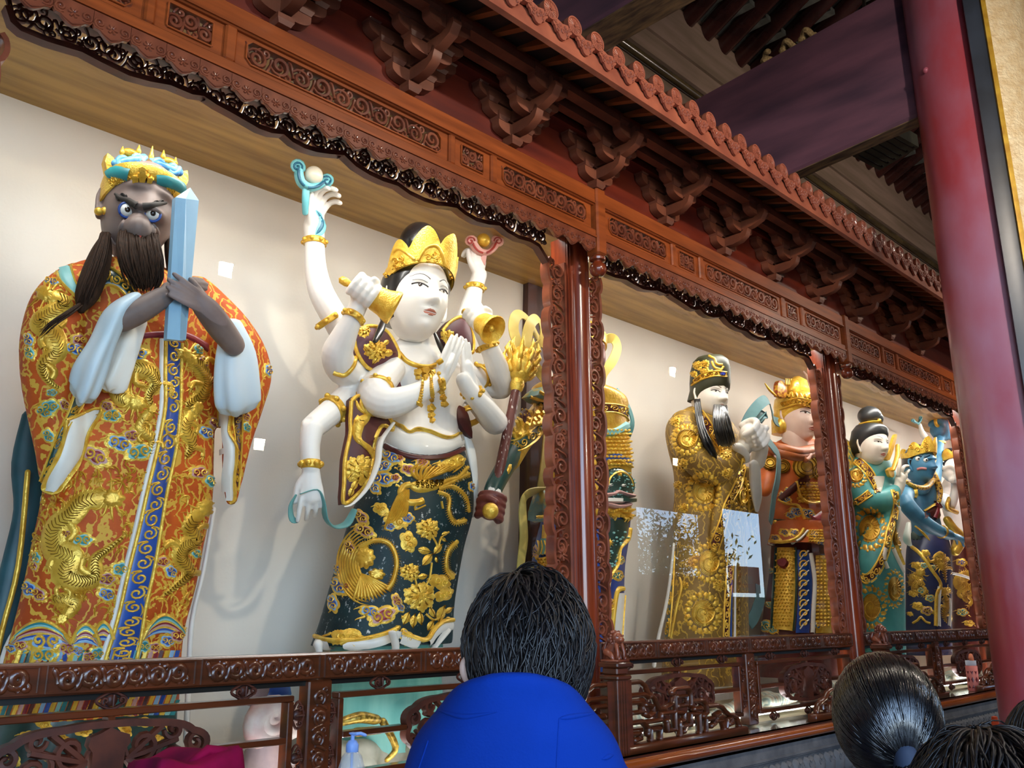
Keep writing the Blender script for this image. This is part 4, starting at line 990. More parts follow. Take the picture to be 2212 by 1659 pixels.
# ================================================================== statue colours
P_ORANGE = mat('orange_robe_paint', 'CC5C1C', 'A84414', rough=0.6, scale=7, spec=0.25, bump=0.25, bscale=25)
P_BLUE = mat('blue_paint', '1F4FA8', '173C86', rough=0.35, scale=8, coat=0.2)
P_LBLUE = mat('light_blue_paint', '8FB6D6', '7AA2C8', rough=0.4, scale=8)
P_TEAL = mat('teal_paint', '2E8C90', '1F6E74', rough=0.4, scale=8)
P_LTEAL = mat('light_teal_paint', '8CC2BE', '78B0AE', rough=0.45, scale=8)
P_RED = mat('crimson_paint', '8E2430', '6E1824', rough=0.4, scale=8)
P_PINK = mat('pink_paint', 'C99A94', 'B88680', rough=0.45, scale=8)
P_MAROON = mat('maroon_paint', '5A2420', '421816', rough=0.4, scale=8)
P_WHITE = mat('white_statue_paint', 'ECE8DF', 'DAD5CC', rough=0.42, scale=5, coat=0.15)
P_PALE = mat('pale_blue_cuff', 'B4D0E0', 'DDE4E8', rough=0.45, scale=2.2, stretch=(2, 2, 0.7), lo=0.3, hi=0.7)
P_DGREEN = mat('dark_green_paint', '1C4440', '123430', rough=0.3, scale=10, coat=0.3)
P_YEL = mat('yellow_paint', 'E8BE42', 'D8A830', rough=0.4, metal=0.2, scale=10)
P_BLACK = mat('black_hair_paint', '1C1A1C', '100F12', rough=0.3, coat=0.3)
G_DARK = mat('dark_gold_line', '8A6218', '74500F', rough=0.4, metal=0.5)  # darker gold for drawn scale, vein and scroll lines
G_BRIGHT = mat('bright_gold', 'F2CC55', 'DCA836', rough=0.30, metal=0.4, scale=30, bump=0.35, bscale=120)
PAL = [G_BRIGHT, G_DARK, P_LBLUE, P_BLUE, P_LTEAL, P_TEAL, P_PINK, P_RED, P_WHITE, P_MAROON, P_ORANGE, P_DGREEN, P_YEL]
cBL, cTE, cRE, cMA = (2, 3), (4, 5), (6, 7), (6, 9)
def plate(t, name, fn, mats=None, smooth=60):
    m = MB(); fn(m)
    if m.f: return m.build(name, mats or PAL, t, smooth)

def gild(m_, sc_, lo_, hi_, colr, dist=14.0):
    nt = m_.node_tree; b_ = nt.nodes['Principled BSDF']; src = b_.inputs['Base Color'].links[0].from_socket
    tc = nt.nodes.new('ShaderNodeTexCoord'); wv = nt.nodes.new('ShaderNodeTexWave'); wv.inputs['Scale'].default_value = sc_; wv.inputs['Distortion'].default_value = dist; wv.inputs['Detail'].default_value = 3; wv.inputs['Detail Scale'].default_value = 2.2
    rp = nt.nodes.new('ShaderNodeValToRGB'); rp.color_ramp.elements[0].position = lo_; rp.color_ramp.elements[1].position = hi_; mx_ = nt.nodes.new('ShaderNodeMix'); mx_.data_type = 'RGBA'
    nt.links.new(tc.outputs['Object'], wv.inputs[0]); nt.links.new(wv.outputs['Fac'], rp.inputs[0]); nt.links.new(rp.outputs[0], mx_.inputs[0]); nt.links.new(src, mx_.inputs[6]); mx_.inputs[7].default_value = lin(colr); nt.links.new(mx_.outputs[2], b_.inputs['Base Color'])
gild(P_ORANGE, 7.0, .74, .82, 'D6A43C')
# ------------------------------------------------------------------ 1: dark-faced emperor in the orange dragon robe
Y1 = 0.50; SCL[0] = 0.0023
A = lambda x, y: (x/2.676, 280+y/2.676)
B = lambda x, y: (x/2.13, 880+y/2.13)
cpos = PY(200, 1640, Y1)
t = thing('statue', 'dark-faced bearded emperor statue in orange dragon robe holding a blue tablet', 'statue', (cpos.x, Y1, 0.955), 'statues in the case')
m = MB(); robe(m, [(575, 235, 370), (590, 190, 410), (612, 150, 440), (650, 128, 470), (700, 120, 480), (760, 115, 485), (820, 112, 480), (900, 110, 475), (980, 108, 472), (1060, 102, 470), (1120, 92, 460), (1180, 78, 448), (1240, 66, 438), (1300, 52, 424), (1360, 36, 408), (1440, 15, 400), (1545, -2, 395)], Y1, 0.62, 44)
ptube(m, [(165, 612, .47, 45), (128, 660, .44, 57), (112, 740, .42, 62), (112, 820, .40, 60), (118, 900, .40, 52), (124, 970, .40, 44), (122, 1030, .40, 34), (120, 1062, .40, 20)], 18)
ptube(m, [(425, 640, .47, 45), (490, 725, .42, 58), (528, 800, .40, 57), (524, 870, .38, 46), (512, 950, .38, 32), (503, 1030, .38, 22), (500, 1080, .38, 13)], 18)
me = fuse(m, 0.013, 4); body = link('robe', me, [P_ORANGE], t)
m = MB(); robe(m, [(1530, 8, 392), (1600, -8, 390), (1680, -22, 386), (1800, -40, 380), (1900, -60, 376)], Y1, 0.62, 44, 0.03, 12)
m2 = [tuple(v) for v in m.v]; zmin = min(v[2] for v in m2)
m.v = [(v[0], v[1], v[2] if v[2] > zmin+1e-6 else 0.955) for v in m2]; hem = m.build('underskirt', [P_DGREEN], t, 60)
# dark teal cloak with white edge hanging behind on the left
m = MB(); ptube(m, [(80, 900, .62, 30), (62, 1000, .66, 34), (62, 1100, .68, 30), (45, 1200, .68, 34), (20, 1330, .68, 42), (-10, 1450, .68, 52), (-30, 1600, .68, 60)], 16, 0, 0.5); m.build('cloak', [mat('deep_teal_cloak', '2C5A62', '1E444C', rough=0.45, scale=6)], t, 60)
m = MB(); ptube(m, [(95, 1075, .56, 7), (85, 1200, .56, 8), (60, 1320, .56, 10), (20, 1400, .56, 12), (2, 1480, .56, 12), (-12, 1600, .56, 13)], 8); ptube(m, [(462, 1100, .56, 5), (440, 1230, .56, 5), (415, 1340, .56, 6), (408, 1450, .56, 6), (402, 1600, .56, 7)], 8); m.build('white_lining', [P_WHITE], t, 60)
m = MB(); ptube(m, [(60, 1020, .60, 6), (40, 1220, .62, 6), (5, 1360, .62, 6), (-10, 1440, .62, 6)], 8); m.build('gold_cloak_edge', [GOLD], t, 60)
pj = Proj(body, hem)
# sleeve linings with gold rims
def lining(L, R, nm):
    plate(t, nm, lambda m: (patch(m, pj, L, R, 0.012, 8), stroke(m, pj, L+R[::-1]+[L[0]], 0.007, 0.016, 0, None, 4)))
lining([B(300, 60), B(290, 150), B(255, 240), B(215, 330), B(210, 375)], [B(465, 5), B(410, 120), B(385, 210), B(320, 310), B(260, 390)], 'sleeve_lining')
lining([B(1005, 10), B(1010, 120), B(1005, 230), B(998, 340), B(1010, 420)], [B(1062, 20), B(1058, 110), B(1090, 190), B(1078, 330), B(1075, 430)], 'sleeve_lining')
plate(t, 'sleeve_border', lambda m: (scroll_band(m, pj, [A(440, 1480), A(390, 1640), B(270, 110), B(215, 260), B(180, 370)], [A(540, 1480), A(470, 1600), B(315, 90), B(275, 220), B(222, 320)], 10, 11, 0, 0, 0.004, 0.002), scroll_band(m, pj, [A(1370, 1570), B(1075, 60), B(1085, 160), B(1080, 330)], [A(1440, 1600), B(1120, 40), B(1110, 200), B(1095, 380)], 9, 9, 0, 0, 0.004, 0.002)))
# front band and collar
bl = [A(958, 1210), (357, 810), B(760, 0), B(725, 190), B(680, 380), B(640, 560), B(595, 740), B(555, 920), B(520, 1050), B(480, 1180), (212, 1510)]
br = [A(1052, 1235), (391, 810), B(830, 0), B(810, 190), B(770, 380), B(740, 560), B(710, 740), B(670, 920), B(650, 1050), B(625, 1180), (286, 1510)]
plate(t, 'front_band', lambda m: (scroll_band(m, pj, bl, br, 26, 3, 0, 0, 0.0075, 0.0045), stroke(m, pj, [(x-9, y) for x, y in bl], 0.008, 0.010, 8, None, 4)))
plate(t, 'collar_band', lambda m: (scroll_band(m, pj, [A(560, 960), A(620, 900), A(700, 930), A(760, 1010)], [A(590, 830), A(640, 800), A(740, 880), A(800, 960)], 5, 11, 0, 0, 0.006, 0.004), patch(m, pj, [A(330, 810), A(350, 870), A(440, 970)], [A(410, 790), A(440, 880), A(470, 960)], 0.008, 4), stroke(m, pj, [A(330, 810), A(350, 880), A(450, 980)], 0.005, 0.012, 0), stroke(m, pj, [A(410, 790), A(430, 880), A(470, 960)], 0.005, 0.012, 0)))
plate(t, 'belt', lambda m: patch(m, pj, [A(790, 1180), A(900, 1165), A(1080, 1170), A(1200, 1230)], [A(780, 1215), A(900, 1205), A(1080, 1210), A(1200, 1290)], 0.006, 7))
# clouds
for x, y, s, c, rt, ap in ((430, 1270, 70, cBL, .3, .5), (450, 1215, 45, cRE, 0, .8), (790, 1300, 70, cBL, -.2, .55), (770, 1250, 45, cRE, 0, .8), (170, 1215, 45, cBL, 1.2, .7), (175, 1290, 45, cTE, 1.2, .7), (1145, 1270, 38, cTE, .9, .7), (1175, 1340, 40, cRE, .9, .7), (290, 1600, 60, cTE, 0, .7), (300, 1520, 35, cTE, 0, .7), (620, 1600, 40, cRE, .4, .8), (650, 1645, 50, cTE, 0, .6), (370, 1590, 40, cRE, 1, .7), (1550, 1390, 40, cBL, 1.4, .6), (300, 880, 50, cBL, .2, .4)):
    plate(t, 'cloud_motif', lambda m: cloud(m, pj, A(x, y)[0], A(x, y)[1], 1.3*s/2.676, c, rt, 5, ap))
for x, y, s, c, rt, ap in ((515, 40, 52, cTE, 0, .6), (440, 225, 75, cRE, .5, .6), (550, 165, 70, cBL, .3, .6), (605, 130, 45, cRE, 0, .7), (640, 205, 75, cTE, -.2, .55), (915, 300, 50, cRE, 0, .65), (970, 340, 42, cTE, .5, .8), (945, 115, 45, cBL, .5, .7), (985, 70, 35, cRE, .5, .8), (310, 583, 38, cRE, .3, .5), (380, 610, 58, cTE, 0, .55), (555, 745, 48, cTE, 0, .8), (490, 790, 50, cRE, 0, .7), (490, 860, 48, cBL, .4, .7), (135, 835, 48, cBL, .8, .8), (180, 860, 45, cRE, .8, .7), (745, 710, 40, cRE, 0, .7), (785, 755, 38, cBL, 1, .8), (900, 672, 30, cTE, .5, .8), (170, 690, 34, cTE, 1.2, .7), (160, 730, 26, cRE, 1.2, .7), (225, 130, 40, cTE, 1, .7), (205, 20, 45, cTE, .4, .6), (1130, 40, 32, cRE, 1.2, .7), (1135, 90, 28, cTE, 1.2, .7),
                          (215, 1075, 92, cBL, 0, .5), (205, 1140, 72, cTE, 0, .5), (310, 1110, 50, cRE, .3, .7), (100, 1095, 40, cRE, .2, .7), (55, 1110, 30, cBL, .4, .8), (410, 1150, 40, cRE, 0, .8), (450, 1135, 42, cTE, 0, .9), (360, 1120, 34, cBL, .5, .8), (765, 1075, 40, cBL, .3, .8), (710, 1105, 34, cRE, 0, .8), (660, 1100, 38, cTE, 0, .9), (815, 1050, 45, cRE, 0, .8), (850, 1030, 34, cBL, 1, .8)):
    plate(t, 'cloud_motif', lambda m: cloud(m, pj, B(x, y)[0], B(x, y)[1], 1.22*s/2.13, c, rt, 5, ap))
# dragons
for pth, w in (([A(760, 1570), A(700, 1540), A(690, 1440), A(760, 1380), A(860, 1400), A(900, 1470), A(860, 1540), A(900, 1640)], 15), ([A(1090, 1320), A(1150, 1370), A(1195, 1450), A(1160, 1540), A(1090, 1590), A(1150, 1659)], 13), ([B(690, 20), B(650, 90), B(700, 150), B(690, 230)], 9), ([B(890, 20), B(850, 90), B(880, 170), B(850, 240)], 12),
               ([A(290, 960), A(370, 1000), A(300, 1060), A(230, 1110), A(300, 1180), A(330, 1280), A(250, 1360), A(280, 1450), A(350, 1500)], 14),
               ([B(490, 420), B(390, 430), B(330, 490), B(250, 560), B(255, 650), B(320, 690), B(300, 765), B(370, 800), B(435, 780), B(440, 700), B(500, 650), B(575, 590)], 17), ([B(930, 480), B(870, 545), B(900, 610), B(850, 640), B(830, 690), B(870, 760), B(810, 820), B(745, 870)], 15), ([B(300, 960), B(340, 900), B(260, 880), B(380, 860)], 10)):
    plate(t, 'dragon_motif', lambda m: dragon(m, pj, pth, w), [GOLD, G_DARK])
def flames(m):
    rg = random.Random(4)
    for x, y in [(340, 340), (590, 330), (620, 380), (830, 350), (490, 350), (690, 120), (340, 870), (400, 850), (270, 900), (480, 960), (700, 960), (830, 940), (830, 860), (770, 120), (150, 420), (230, 450), (560, 520), (590, 640), (620, 560), (140, 560), (180, 640), (250, 880), (480, 900), (880, 420), (920, 560), (800, 640), (720, 860), (800, 900), (640, 300), (560, 270), (420, 330), (300, 350)]:
        for k in range(7):
            cx, cy = B(x+rg.uniform(-55, 55), y+rg.uniform(-35, 35)); s = rg.uniform(10, 24); a = rg.uniform(0, 6)
            stroke(m, pj, [(cx+s*(t_-.5)*cos(a)+4*sin(5*t_), cy+s*(t_-.5)*sin(a)*1.2+4*cos(5*t_)) for t_ in (0, .25, .5, .75, 1)], 0.004, 0.008, 0, TLEAF, 2)
plate(t, 'flame_motifs', flames, [GOLD])
# sea-wave border at the foot: coloured arcs and slanting stripes
def waves(m):
    for base, hi, x0, x1 in ((1080, 985, 60, 330), (1085, 1000, 330, 460), (1070, 955, 650, 860), (1060, 990, 430, 520)):
        for k, c in enumerate((0, 5, 4, 0, 7, 6, 0, 3, 2)):
            pts = [B(x0+(x1-x0)*u, base-(base-hi-k*9)*sin(pi*u)**0.8+(0 if u < .5 else 18*(u-.5))) for u in [i/10 for i in range(11)]]
            stroke(m, pj, pts, 0.0085, 0.005+0.0012*(8-k), c, None, 2)
    cs = (0, 5, 11, 12, 6, 7, 9, 12, 2, 3, 12, 4, 5, 11, 12, 6, 7, 9, 12, 2, 3)
    for k in range(38):
        x = -25+11.5*k; c = cs[k % len(cs)]
        L = [(x+62-0.10*k, 1405), (x+40, 1470), (x+12, 1545)]; R = [(q[0]+11.5, q[1]) for q in L]
        patch(m, pj, L, R, 0.005+0.002*(k % 3 == 0), c, 2, 4)
plate(t, 'wave_border', waves)
def hemdeco(m):
    for k, (x, y) in enumerate([(60, 1590), (95, 1565), (140, 1600), (180, 1580), (220, 1600), (270, 1575), (310, 1560), (350, 1600), (370, 1570), (250, 1640), (110, 1640), (30, 1640), (330, 1640)]):
        cloud(m, pj, x, y, 22, (12, 0), 0.4*(k % 3), 5, .6)
plate(t, 'hem_flowers', hemdeco)
# cuffs, forearms and hands, tablet
m = MB(); ptube(m, [(286, 650, .20, 36), (250, 680, .20, 44), (222, 740, .20, 45), (196, 796, .20, 56), (184, 832, .21, 52), (180, 842, .22, 46)], 32, 0, 0.5, 4, 0.26, 4); m.build('under_sleeve', [P_PALE], t, 80)
m = MB(); ptube(m, [(296, 690, .26, 22), (272, 760, .26, 24), (244, 830, .28, 28)], 24, 0, 0.6, 4, 0.22, 4); m.build('under_sleeve', [P_WHITE], t, 80)
m = MB(); ptube(m, [(500, 700, .22, 24), (510, 760, .22, 42), (512, 820, .22, 47), (514, 864, .23, 46), (514, 876, .24, 40)], 32, 0, 0.5, 4, 0.26, 4); m.build('under_sleeve', [P_PALE], t, 80)
SK1 = mat('dark_grey_brown_skin', '86736C', '6C5A54', rough=0.55, scale=5)
m = MB(); ptube(m, [(262, 690, .18, 29), (300, 672, .16, 28), (345, 646, .14, 24), (375, 630, .13, 19)], 14)
for (x0, y0, x1, y1, x2, y2) in ((372, 612, 410, 604, 436, 605), (375, 622, 418, 612, 446, 614), (378, 632, 420, 622, 444, 624), (375, 640, 412, 634, 434, 634)): ptube(m, [(x0-14, y0+6, .13, 8.5), (x0+8, y0, .13, 8), (x1, y1, .155, 7), (x2, y2, .17, 5.5)], 8)
ptube(m, [(505, 745, .16, 24), (478, 710, .13, 28), (448, 670, .10, 27), (428, 648, .09, 21)], 14)
for (x0, y0, x1, y1, x2, y2) in ((432, 636, 402, 612, 376, 592), (424, 644, 392, 622, 364, 604), (420, 652, 390, 634, 362, 620), (420, 662, 392, 648, 366, 636)): ptube(m, [(x0+14, y0+10, .09, 9), (x0, y0, .075, 8.5), (x1, y1, .07, 7.5), (x2, y2, .08, 5.5)], 8)
ptube(m, [(440, 640, .10, 9), (425, 620, .09, 8), (412, 604, .10, 6.5)], 8)
me = fuse(m, 0.006, 2); link('arms', me, [SK1], t)
m = MB(); pt = [PY(x, y, .12) for x, y in (A(1015, 390), A(1100, 335), A(1150, 410), A(1075, 1215), A(965, 1210))]
wv = V((0, 1, 0)); nb = [p+wv*0.03 for p in pt]; mid_t, mid_b = PY(*A(1075, 400), .095), PY(*A(1040, 1218), .095)
m.add([pt[0], pt[1], pt[2], pt[3], pt[4], mid_t, mid_b]+nb, [(0, 5, 6, 4), (5, 2, 3, 6), (0, 1, 5), (1, 2, 5), (4, 6, 3), (7, 11, 10, 9, 8), (0, 4, 11, 7), (2, 9, 10, 3), (0, 7, 8, 1), (1, 8, 9, 2), (4, 3, 10, 11)])
m.build('tablet', [mat('blue_tablet', '9CC4DA', '86AECC', rough=0.4, scale=3)], t, None)
# head
HC = PY(301, 458, .42); S = 222*mpp(HC); fr = head_frame(HC, S, (-0.16, -1, -0.10), -0.12)
m = MB(); head_mesh(m, fr, 0, 0.335, 0.42, 0.86, 1.35, 1.6, 1.6, 0.6, 1.75, chin=1.2); ptube(m, [(298, 530, .45, 44), (300, 590, .48, 50)], 18)
for x, y, r_, Yq in ((800, 545, 24, .25), (797, 572, 27, .235), (745, 568, 18, .26), (852, 582, 18, .26), (800, 520, 15, .265)): m.ball(PY(*A(x, y), Yq), r_*mpp(PY(*A(x, y), Yq))*1.05, 12)
me = fuse(m, .006, 3); hd = link('head', me, [SK1], t)
pj = Proj(hd)
for ex, ey in (A(735, 465), A(882, 487)):
    h = pj.hit(ex, ey); r_ = 15*mpp(h[0]); fwd = (CAMP-h[0]).normalized(); fw = (fr[3]+fwd).normalized(); c = h[0]-fw*r_*0.35
    m = MB(); m.ball(c, r_, 14); m.build('eyeball', [mat('eye_white', 'F4F1EA', 'E8E4DC', rough=0.15, coat=0.6)], t, 180)
    m = MB(); a_ = fw.orthogonal().normalized(); b_ = fw.cross(a_); m.tube([c+fw*r_*0.25+(a_*cos(q)+b_*sin(q))*r_*1.08 for q in [2*pi*i/20 for i in range(21)]], r_*0.2, 6, 0, 1, None, False); m.build('eye_rim', [P_BLUE], t, 180)
    m = MB(); m.ball(c+fw*r_*0.60, r_*0.5, 12, 0, (1, 1, 1)); m.build('iris', [mat('dark_iris', '2A1A10', '1A100A', rough=0.1, coat=0.8)], t, 180)
BR1 = mat('dark_brow_hair', '2E2622', '241E1A', rough=0.7)
def brows(m):
    for pts in ([A(672, 375), A(700, 400), A(740, 412), A(795, 440)], [A(830, 445), A(870, 440), A(910, 432), A(955, 425)]):
        stroke(m, pj, pts, 0.013, 0.016, 0, lambda t_: 0.5+0.7*t_ if pts[0][0] < 280 else 1.2-0.7*t_, 5)
    for x, y in ((690, 395), (715, 385), (900, 425), (930, 420)): stroke(m, pj, [tuple(np.array(q)) for q in spiral(*A(x, y), 7, 0, 1.3, 1, 10)], 0.003, 0.010, 0, None, 1)
plate(t, 'eyebrows', brows, [BR1])
def wrinkles(m):
    for pts in ([A(720, 520), A(700, 560), A(690, 620)], [A(880, 540), A(910, 590), A(905, 640)], [A(640, 620), A(660, 660), A(700, 680)], [A(960, 660), A(930, 690), A(900, 700)]): stroke(m, pj, pts, 0.010, 0.008, 0, TLEAF, 4)
plate(t, 'face_folds', wrinkles, [SK1])
plate(t, 'mouth', lambda m: fill(m, pj, lobes(*A(800, 622), 9, 2, 0.6), A(800, 622), 0.02, 0), [mat('lip_red', 'A84A40', '8A3830')])
HB = mat('brown_beard_hair', '3C2618', '22160E', rough=0.75, spec=0.2, scale=30, stretch=(6, 6, 0.6))
def pl(pts, Yl): return [PY(*p, y_) for p, y_ in zip(pts, Yl)]
m = MB(); ptube(m, [A(800, 650)+(.27, 30), A(810, 730)+(.25, 34), A(830, 810)+(.24, 28), A(850, 880)+(.24, 14)], 16, 0, 0.6)
gs = []
for k in range(9):
    u = k/8; gs.append(pl([A(694+218*u, 600+18*u-14*(1-(2*u-1)**2)), A(690+225*u, 660), A(700+235*u, 760), A(735+200*u, 850), A(790+90*u, 935)], (.24, .195, .175, .185, .20)))
strands(m, gs, 420, 0.0045, 0, 0.016); m.build('beard', [HB], t, 180)
m = MB(); ptube(m, [A(612, 620)+(.40, 10), A(585, 720)+(.36, 22), A(545, 840)+(.33, 27), A(500, 960)+(.31, 24), A(470, 1040)+(.30, 9)], 12)
gs = [pl([A(600+x, 600), A(560+x*1.6, 740), A(510+x*1.8, 880), A(455+x*1.6, 1030)], (.36, .30, .27, .27)) for x in (-12, 0, 14, 28)]
strands(m, gs, 90, 0.004, 0, 0.010, 8)
gs = [pl([A(470+x, 1010), A(400+x, 1060), A(300+x, 1130), A(235, 1200)], (.28, .22, .21, .21)) for x in (-8, 8)]; strands(m, gs, 26, 0.003, 0, 0.012, 9)
m.build('side_lock', [HB], t, 180)
m = MB(); ptube(m, [A(975, 650)+(.40, 9), A(985, 720)+(.38, 12), A(978, 800)+(.37, 6)], 10); m.build('side_lock', [HB], t, 180)
m = MB(); m.ball(PY(*A(570, 473), .40), 0.017, 10); m.ball(PY(*A(606, 470), .41), 0.017, 10); m.tube([PY(*A(560, 473), .40), PY(*A(640, 470), .44)], 0.006, 6); m.build('hairpin', [GOLD], t, 180)
# crown
c, S_, r_, f_, u_ = fr
def cring(z, wx, wd, n=40, lift=0.0): return [c+S_*(r_*wx*cos(2*pi*i/n)+f_*(wd*sin(2*pi*i/n)+0.0)+u_*(z+lift*max(0, sin(2*pi*i/n)))) for i in range(n)]
m = MB(); m.loft([cring(-0.04, .36, .40, lift=.25), cring(0.06, .375, .43, lift=.19), cring(0.15, .39, .45, lift=.15), cring(0.25, .385, .43, lift=.09), cring(0.27, .34, .37, lift=.07)], True, True); crb = m.build('crown_band', [G_BRIGHT], t, 60)
m = MB(); m.loft([cring(0.24, .35, .38), cring(0.36, .31, .33), cring(0.43, .2, .22), cring(0.46, .06, .07)], True, True); m.build('crown_cap', [mat('grey_cap', '5C5452', '484240', rough=0.5)], t, 60)
pj = Proj(crb)
plate(t, 'crown_band_trim', lambda m: (stroke(m, pj, [A(622, 265), A(640, 245), A(690, 250), A(745, 265)], 0.026, 0.010, 0), stroke(m, pj, [A(905, 295), A(960, 300), A(1020, 320), A(1065, 345)], 0.024, 0.010, 0)), [P_TEAL])
def filigree(m):
    rg = random.Random(3)
    for k in range(46):
        u = k/45; x = 640+360*u; y = 300+rg.uniform(-22, 46)+60*(u-.5)+30*(2*u-1)**2; px, py = A(x, y); stroke(m, pj, spiral(px, py, rg.uniform(4, 7), rg.uniform(0, 6), 1.3, 1 if k % 2 else -1, 8), 0.0022, 0.006, 0, None, 1)
    for x, y, s in ((830, 262, 42), (790, 275, 26), (870, 280, 26), (832, 296, 22), (830, 235, 30)): fill(m, pj, lobes(*A(x, y), s/2.676, 5, .7), A(x, y), 0.03, 0)
plate(t, 'crown_filigree', filigree, [GOLD])
m = MB()
for pts in ([A(625, 260), A(608, 180), A(622, 135), A(655, 160), A(690, 240)], [A(1020, 300), A(1060, 240), A(1085, 235), A(1090, 290), A(1070, 340)]):
    pr = [PY(*q, .43) for q in pts]; m.add(pr+[q+V((0, .04, 0)) for q in pr], [(0, 1, 2, 3, 4), (9, 8, 7, 6, 5)]+[(i, (i+1) % 5, 5+(i+1) % 5, 5+i) for i in range(5)])
m.build('crown_ear', [GOLD], t, 30)
for (x, y), h in ((A(705, 138), 50), (A(800, 134), 56), (A(873, 172), 95), (A(942, 164), 56), (A(1012, 202), 52)):
    p = PY(x, y, .36); q = mpp(p)/2.676; m = MB(); m.lathe([(0.002, h*q*0.9), (10*q, h*q*0.45), (16*q, h*q*0.15), (13*q, -2*q), (7*q, -8*q), (15*q, -18*q), (15*q, -26*q), (7*q, -34*q), (7*q, -50*q)], p, 12); m.build('crown_finial', [GOLD], t, 60)
m = MB()
for x, y in ((752, 140), (975, 190)): m.ball(PY(*A(x, y), .37), 0.026, 10, 0, (1.3, 1, .8))
m.build('crown_flame', [GOLD], t, 60)
m = MB(); 
for sgn, (x, y) in ((1, A(750, 180)), (-1, A(955, 215))):
    for k in (-1, 1): q = spiral(x+k*17, y+k*(-1 if sgn > 0 else 1)*4, 13, 0, 1.4, k, 14); m.tube([PY(a, b, .35) for a, b in q], 0.012, 8)
    m.tube([PY(x-30, y+(6 if sgn > 0 else -10), .36), PY(x, y, .35), PY(x+30, y+(-6 if sgn > 0 else 12), .36)], 0.018, 8)
m.build('crown_cloud', [mat('sky_blue_scroll', '6FB4DC', '2E6EB4', rough=0.35, scale=18, lo=.4, hi=.6)], t, 60)
m = MB(); rg = random.Random(2)
for k in range(26): m.ball(PY(*A(840+rg.uniform(-65, 65), 212+rg.uniform(-32, 25)), .345+rg.uniform(0, .02)), rg.uniform(.010, .018), 7)
m.build('crown_pompom', [mat('fuzzy_brown', '8A6A38', '4A3820', rough=0.8, scale=60)], t, 60)
# ------------------------------------------------------------------ 2: white many-armed goddess
Y2 = 0.52; SCL[0] = 0.0028
U = lambda x, y: (580+x/2.633, 320+y/2.633)
W = lambda x, y: (580+x/2.186, 900+y/2.186)
def UT(x, y, Y, r): return U(x, y)+(Y, r/2.633)
def WT(x, y, Y, r): return W(x, y)+(Y, r/2.186)
cpos = PY(850, 1500, Y2)
t = thing('statue', 'white-skinned goddess statue with eight arms, golden crown and dark phoenix skirt', 'statue', (cpos.x, Y2, 0.955), 'statues in the case')
WS = mat('white_skin_paint', 'EEEAE4', 'D2CCC6', rough=0.45, scale=3.5, lo=.45, hi=.8, detail=6)
m = MB(); wr = lambda x, y, a, b: (W(0, y)[1], W(a, 0)[0], W(b, 0)[0])
# torso
robe(m, [(U(0, 1060)[1], U(770, 0)[0], U(960, 0)[0], .50), (U(0, 1130)[1], U(720, 0)[0], U(1000, 0)[0], .52), (U(0, 1200)[1], U(600, 0)[0], U(1090, 0)[0], .54), (U(0, 1300)[1], U(560, 0)[0], U(1130, 0)[0], .54), (U(0, 1420)[1], U(600, 0)[0], U(1120, 0)[0], .53), (U(0, 1520)[1], U(650, 0)[0], U(1090, 0)[0], .52), (U(0, 1620)[1], U(680, 0)[0], U(1090, 0)[0], .50), (W(0, 100)[1], W(545, 0)[0], W(925, 0)[0], .50), (W(0, 190)[1], W(520, 0)[0], W(940, 0)[0], .50)], Y2, 0.62, 36)
# eight arms
ptube(m, [UT(258, 440, .62, 62), UT(262, 540, .62, 57), UT(268, 680, .60, 62), UT(300, 820, .58, 72), UT(370, 950, .56, 76), UT(450, 1080, .55, 80), UT(560, 1180, .54, 80)], 16)
hand(m, PY(*U(256, 500), .62), (0.02, -0.06, 1), (-0.4, 0.9, 0.1), 0.33, (.72, .72, .7, .65), .45, 1)
ptube(m, [UT(530, 850, .24, 55), UT(487, 950, .27, 54), UT(425, 1080, .34, 75), UT(392, 1180, .40, 92), UT(440, 1270, .46, 90), UT(560, 1240, .52, 85)], 16)
fist(m, PY(*U(540, 815), .22), (0.75, -0.35, -0.55), (-.3, -.5, .8), 0.155)
ptube(m, [UT(700, 1260, .42, 80), UT(600, 1390, .36, 98), UT(680, 1450, .28, 92), UT(820, 1410, .22, 70), UT(940, 1340, .18, 50), UT(990, 1290, .16, 46)], 16)
ptube(m, [UT(975, 1325, .165, 48), UT(1005, 1255, .15, 56), UT(1030, 1200, .145, 52)], 14, 0, .6, 3, 0, 6, (0, 1, 0))
for k, (o_, l_) in enumerate(((-38, .92), (-13, 1.0), (13, .98), (36, .84))):
    b0 = np.array((1022.+o_*.94, 1215+o_*.35)); dv = np.array((62., -150.))*l_; ptube(m, [UT(*(b0-dv*.25), .145, 19), UT(*b0, .135, 18), UT(*(b0+dv*.55), .13, 15), UT(*(b0+dv), .14, 9)], 8, 0, 1, 3)
ptube(m, [UT(1000, 1290, .14, 24), UT(1030, 1230, .11, 17), UT(1055, 1180, .11, 12)], 8)
ptube(m, [UT(1120, 1330, .48, 70), UT(1240, 1500, .38, 72), UT(1290, 1560, .32, 72), UT(1230, 1480, .22, 62), UT(1150, 1390, .17, 50), UT(1110, 1320, .16, 46)], 16)
ptube(m, [UT(1160, 1390, .19, 48), UT(1140, 1310, .18, 46), UT(1125, 1240, .175, 42)], 14, 0, .7, 3)
for k, (o_, l_) in enumerate(((-8, 1.0), (12, .96), (30, .86))):
    b0 = np.array((1118.+o_, 1230.+o_*.3)); dv = np.array((-8., -150.))*l_; ptube(m, [UT(*(b0-dv*.25), .18, 18), UT(*b0, .175, 17), UT(*(b0+dv*.55), .17, 14), UT(*(b0+dv), .165, 9)], 8, 0, 1, 3)
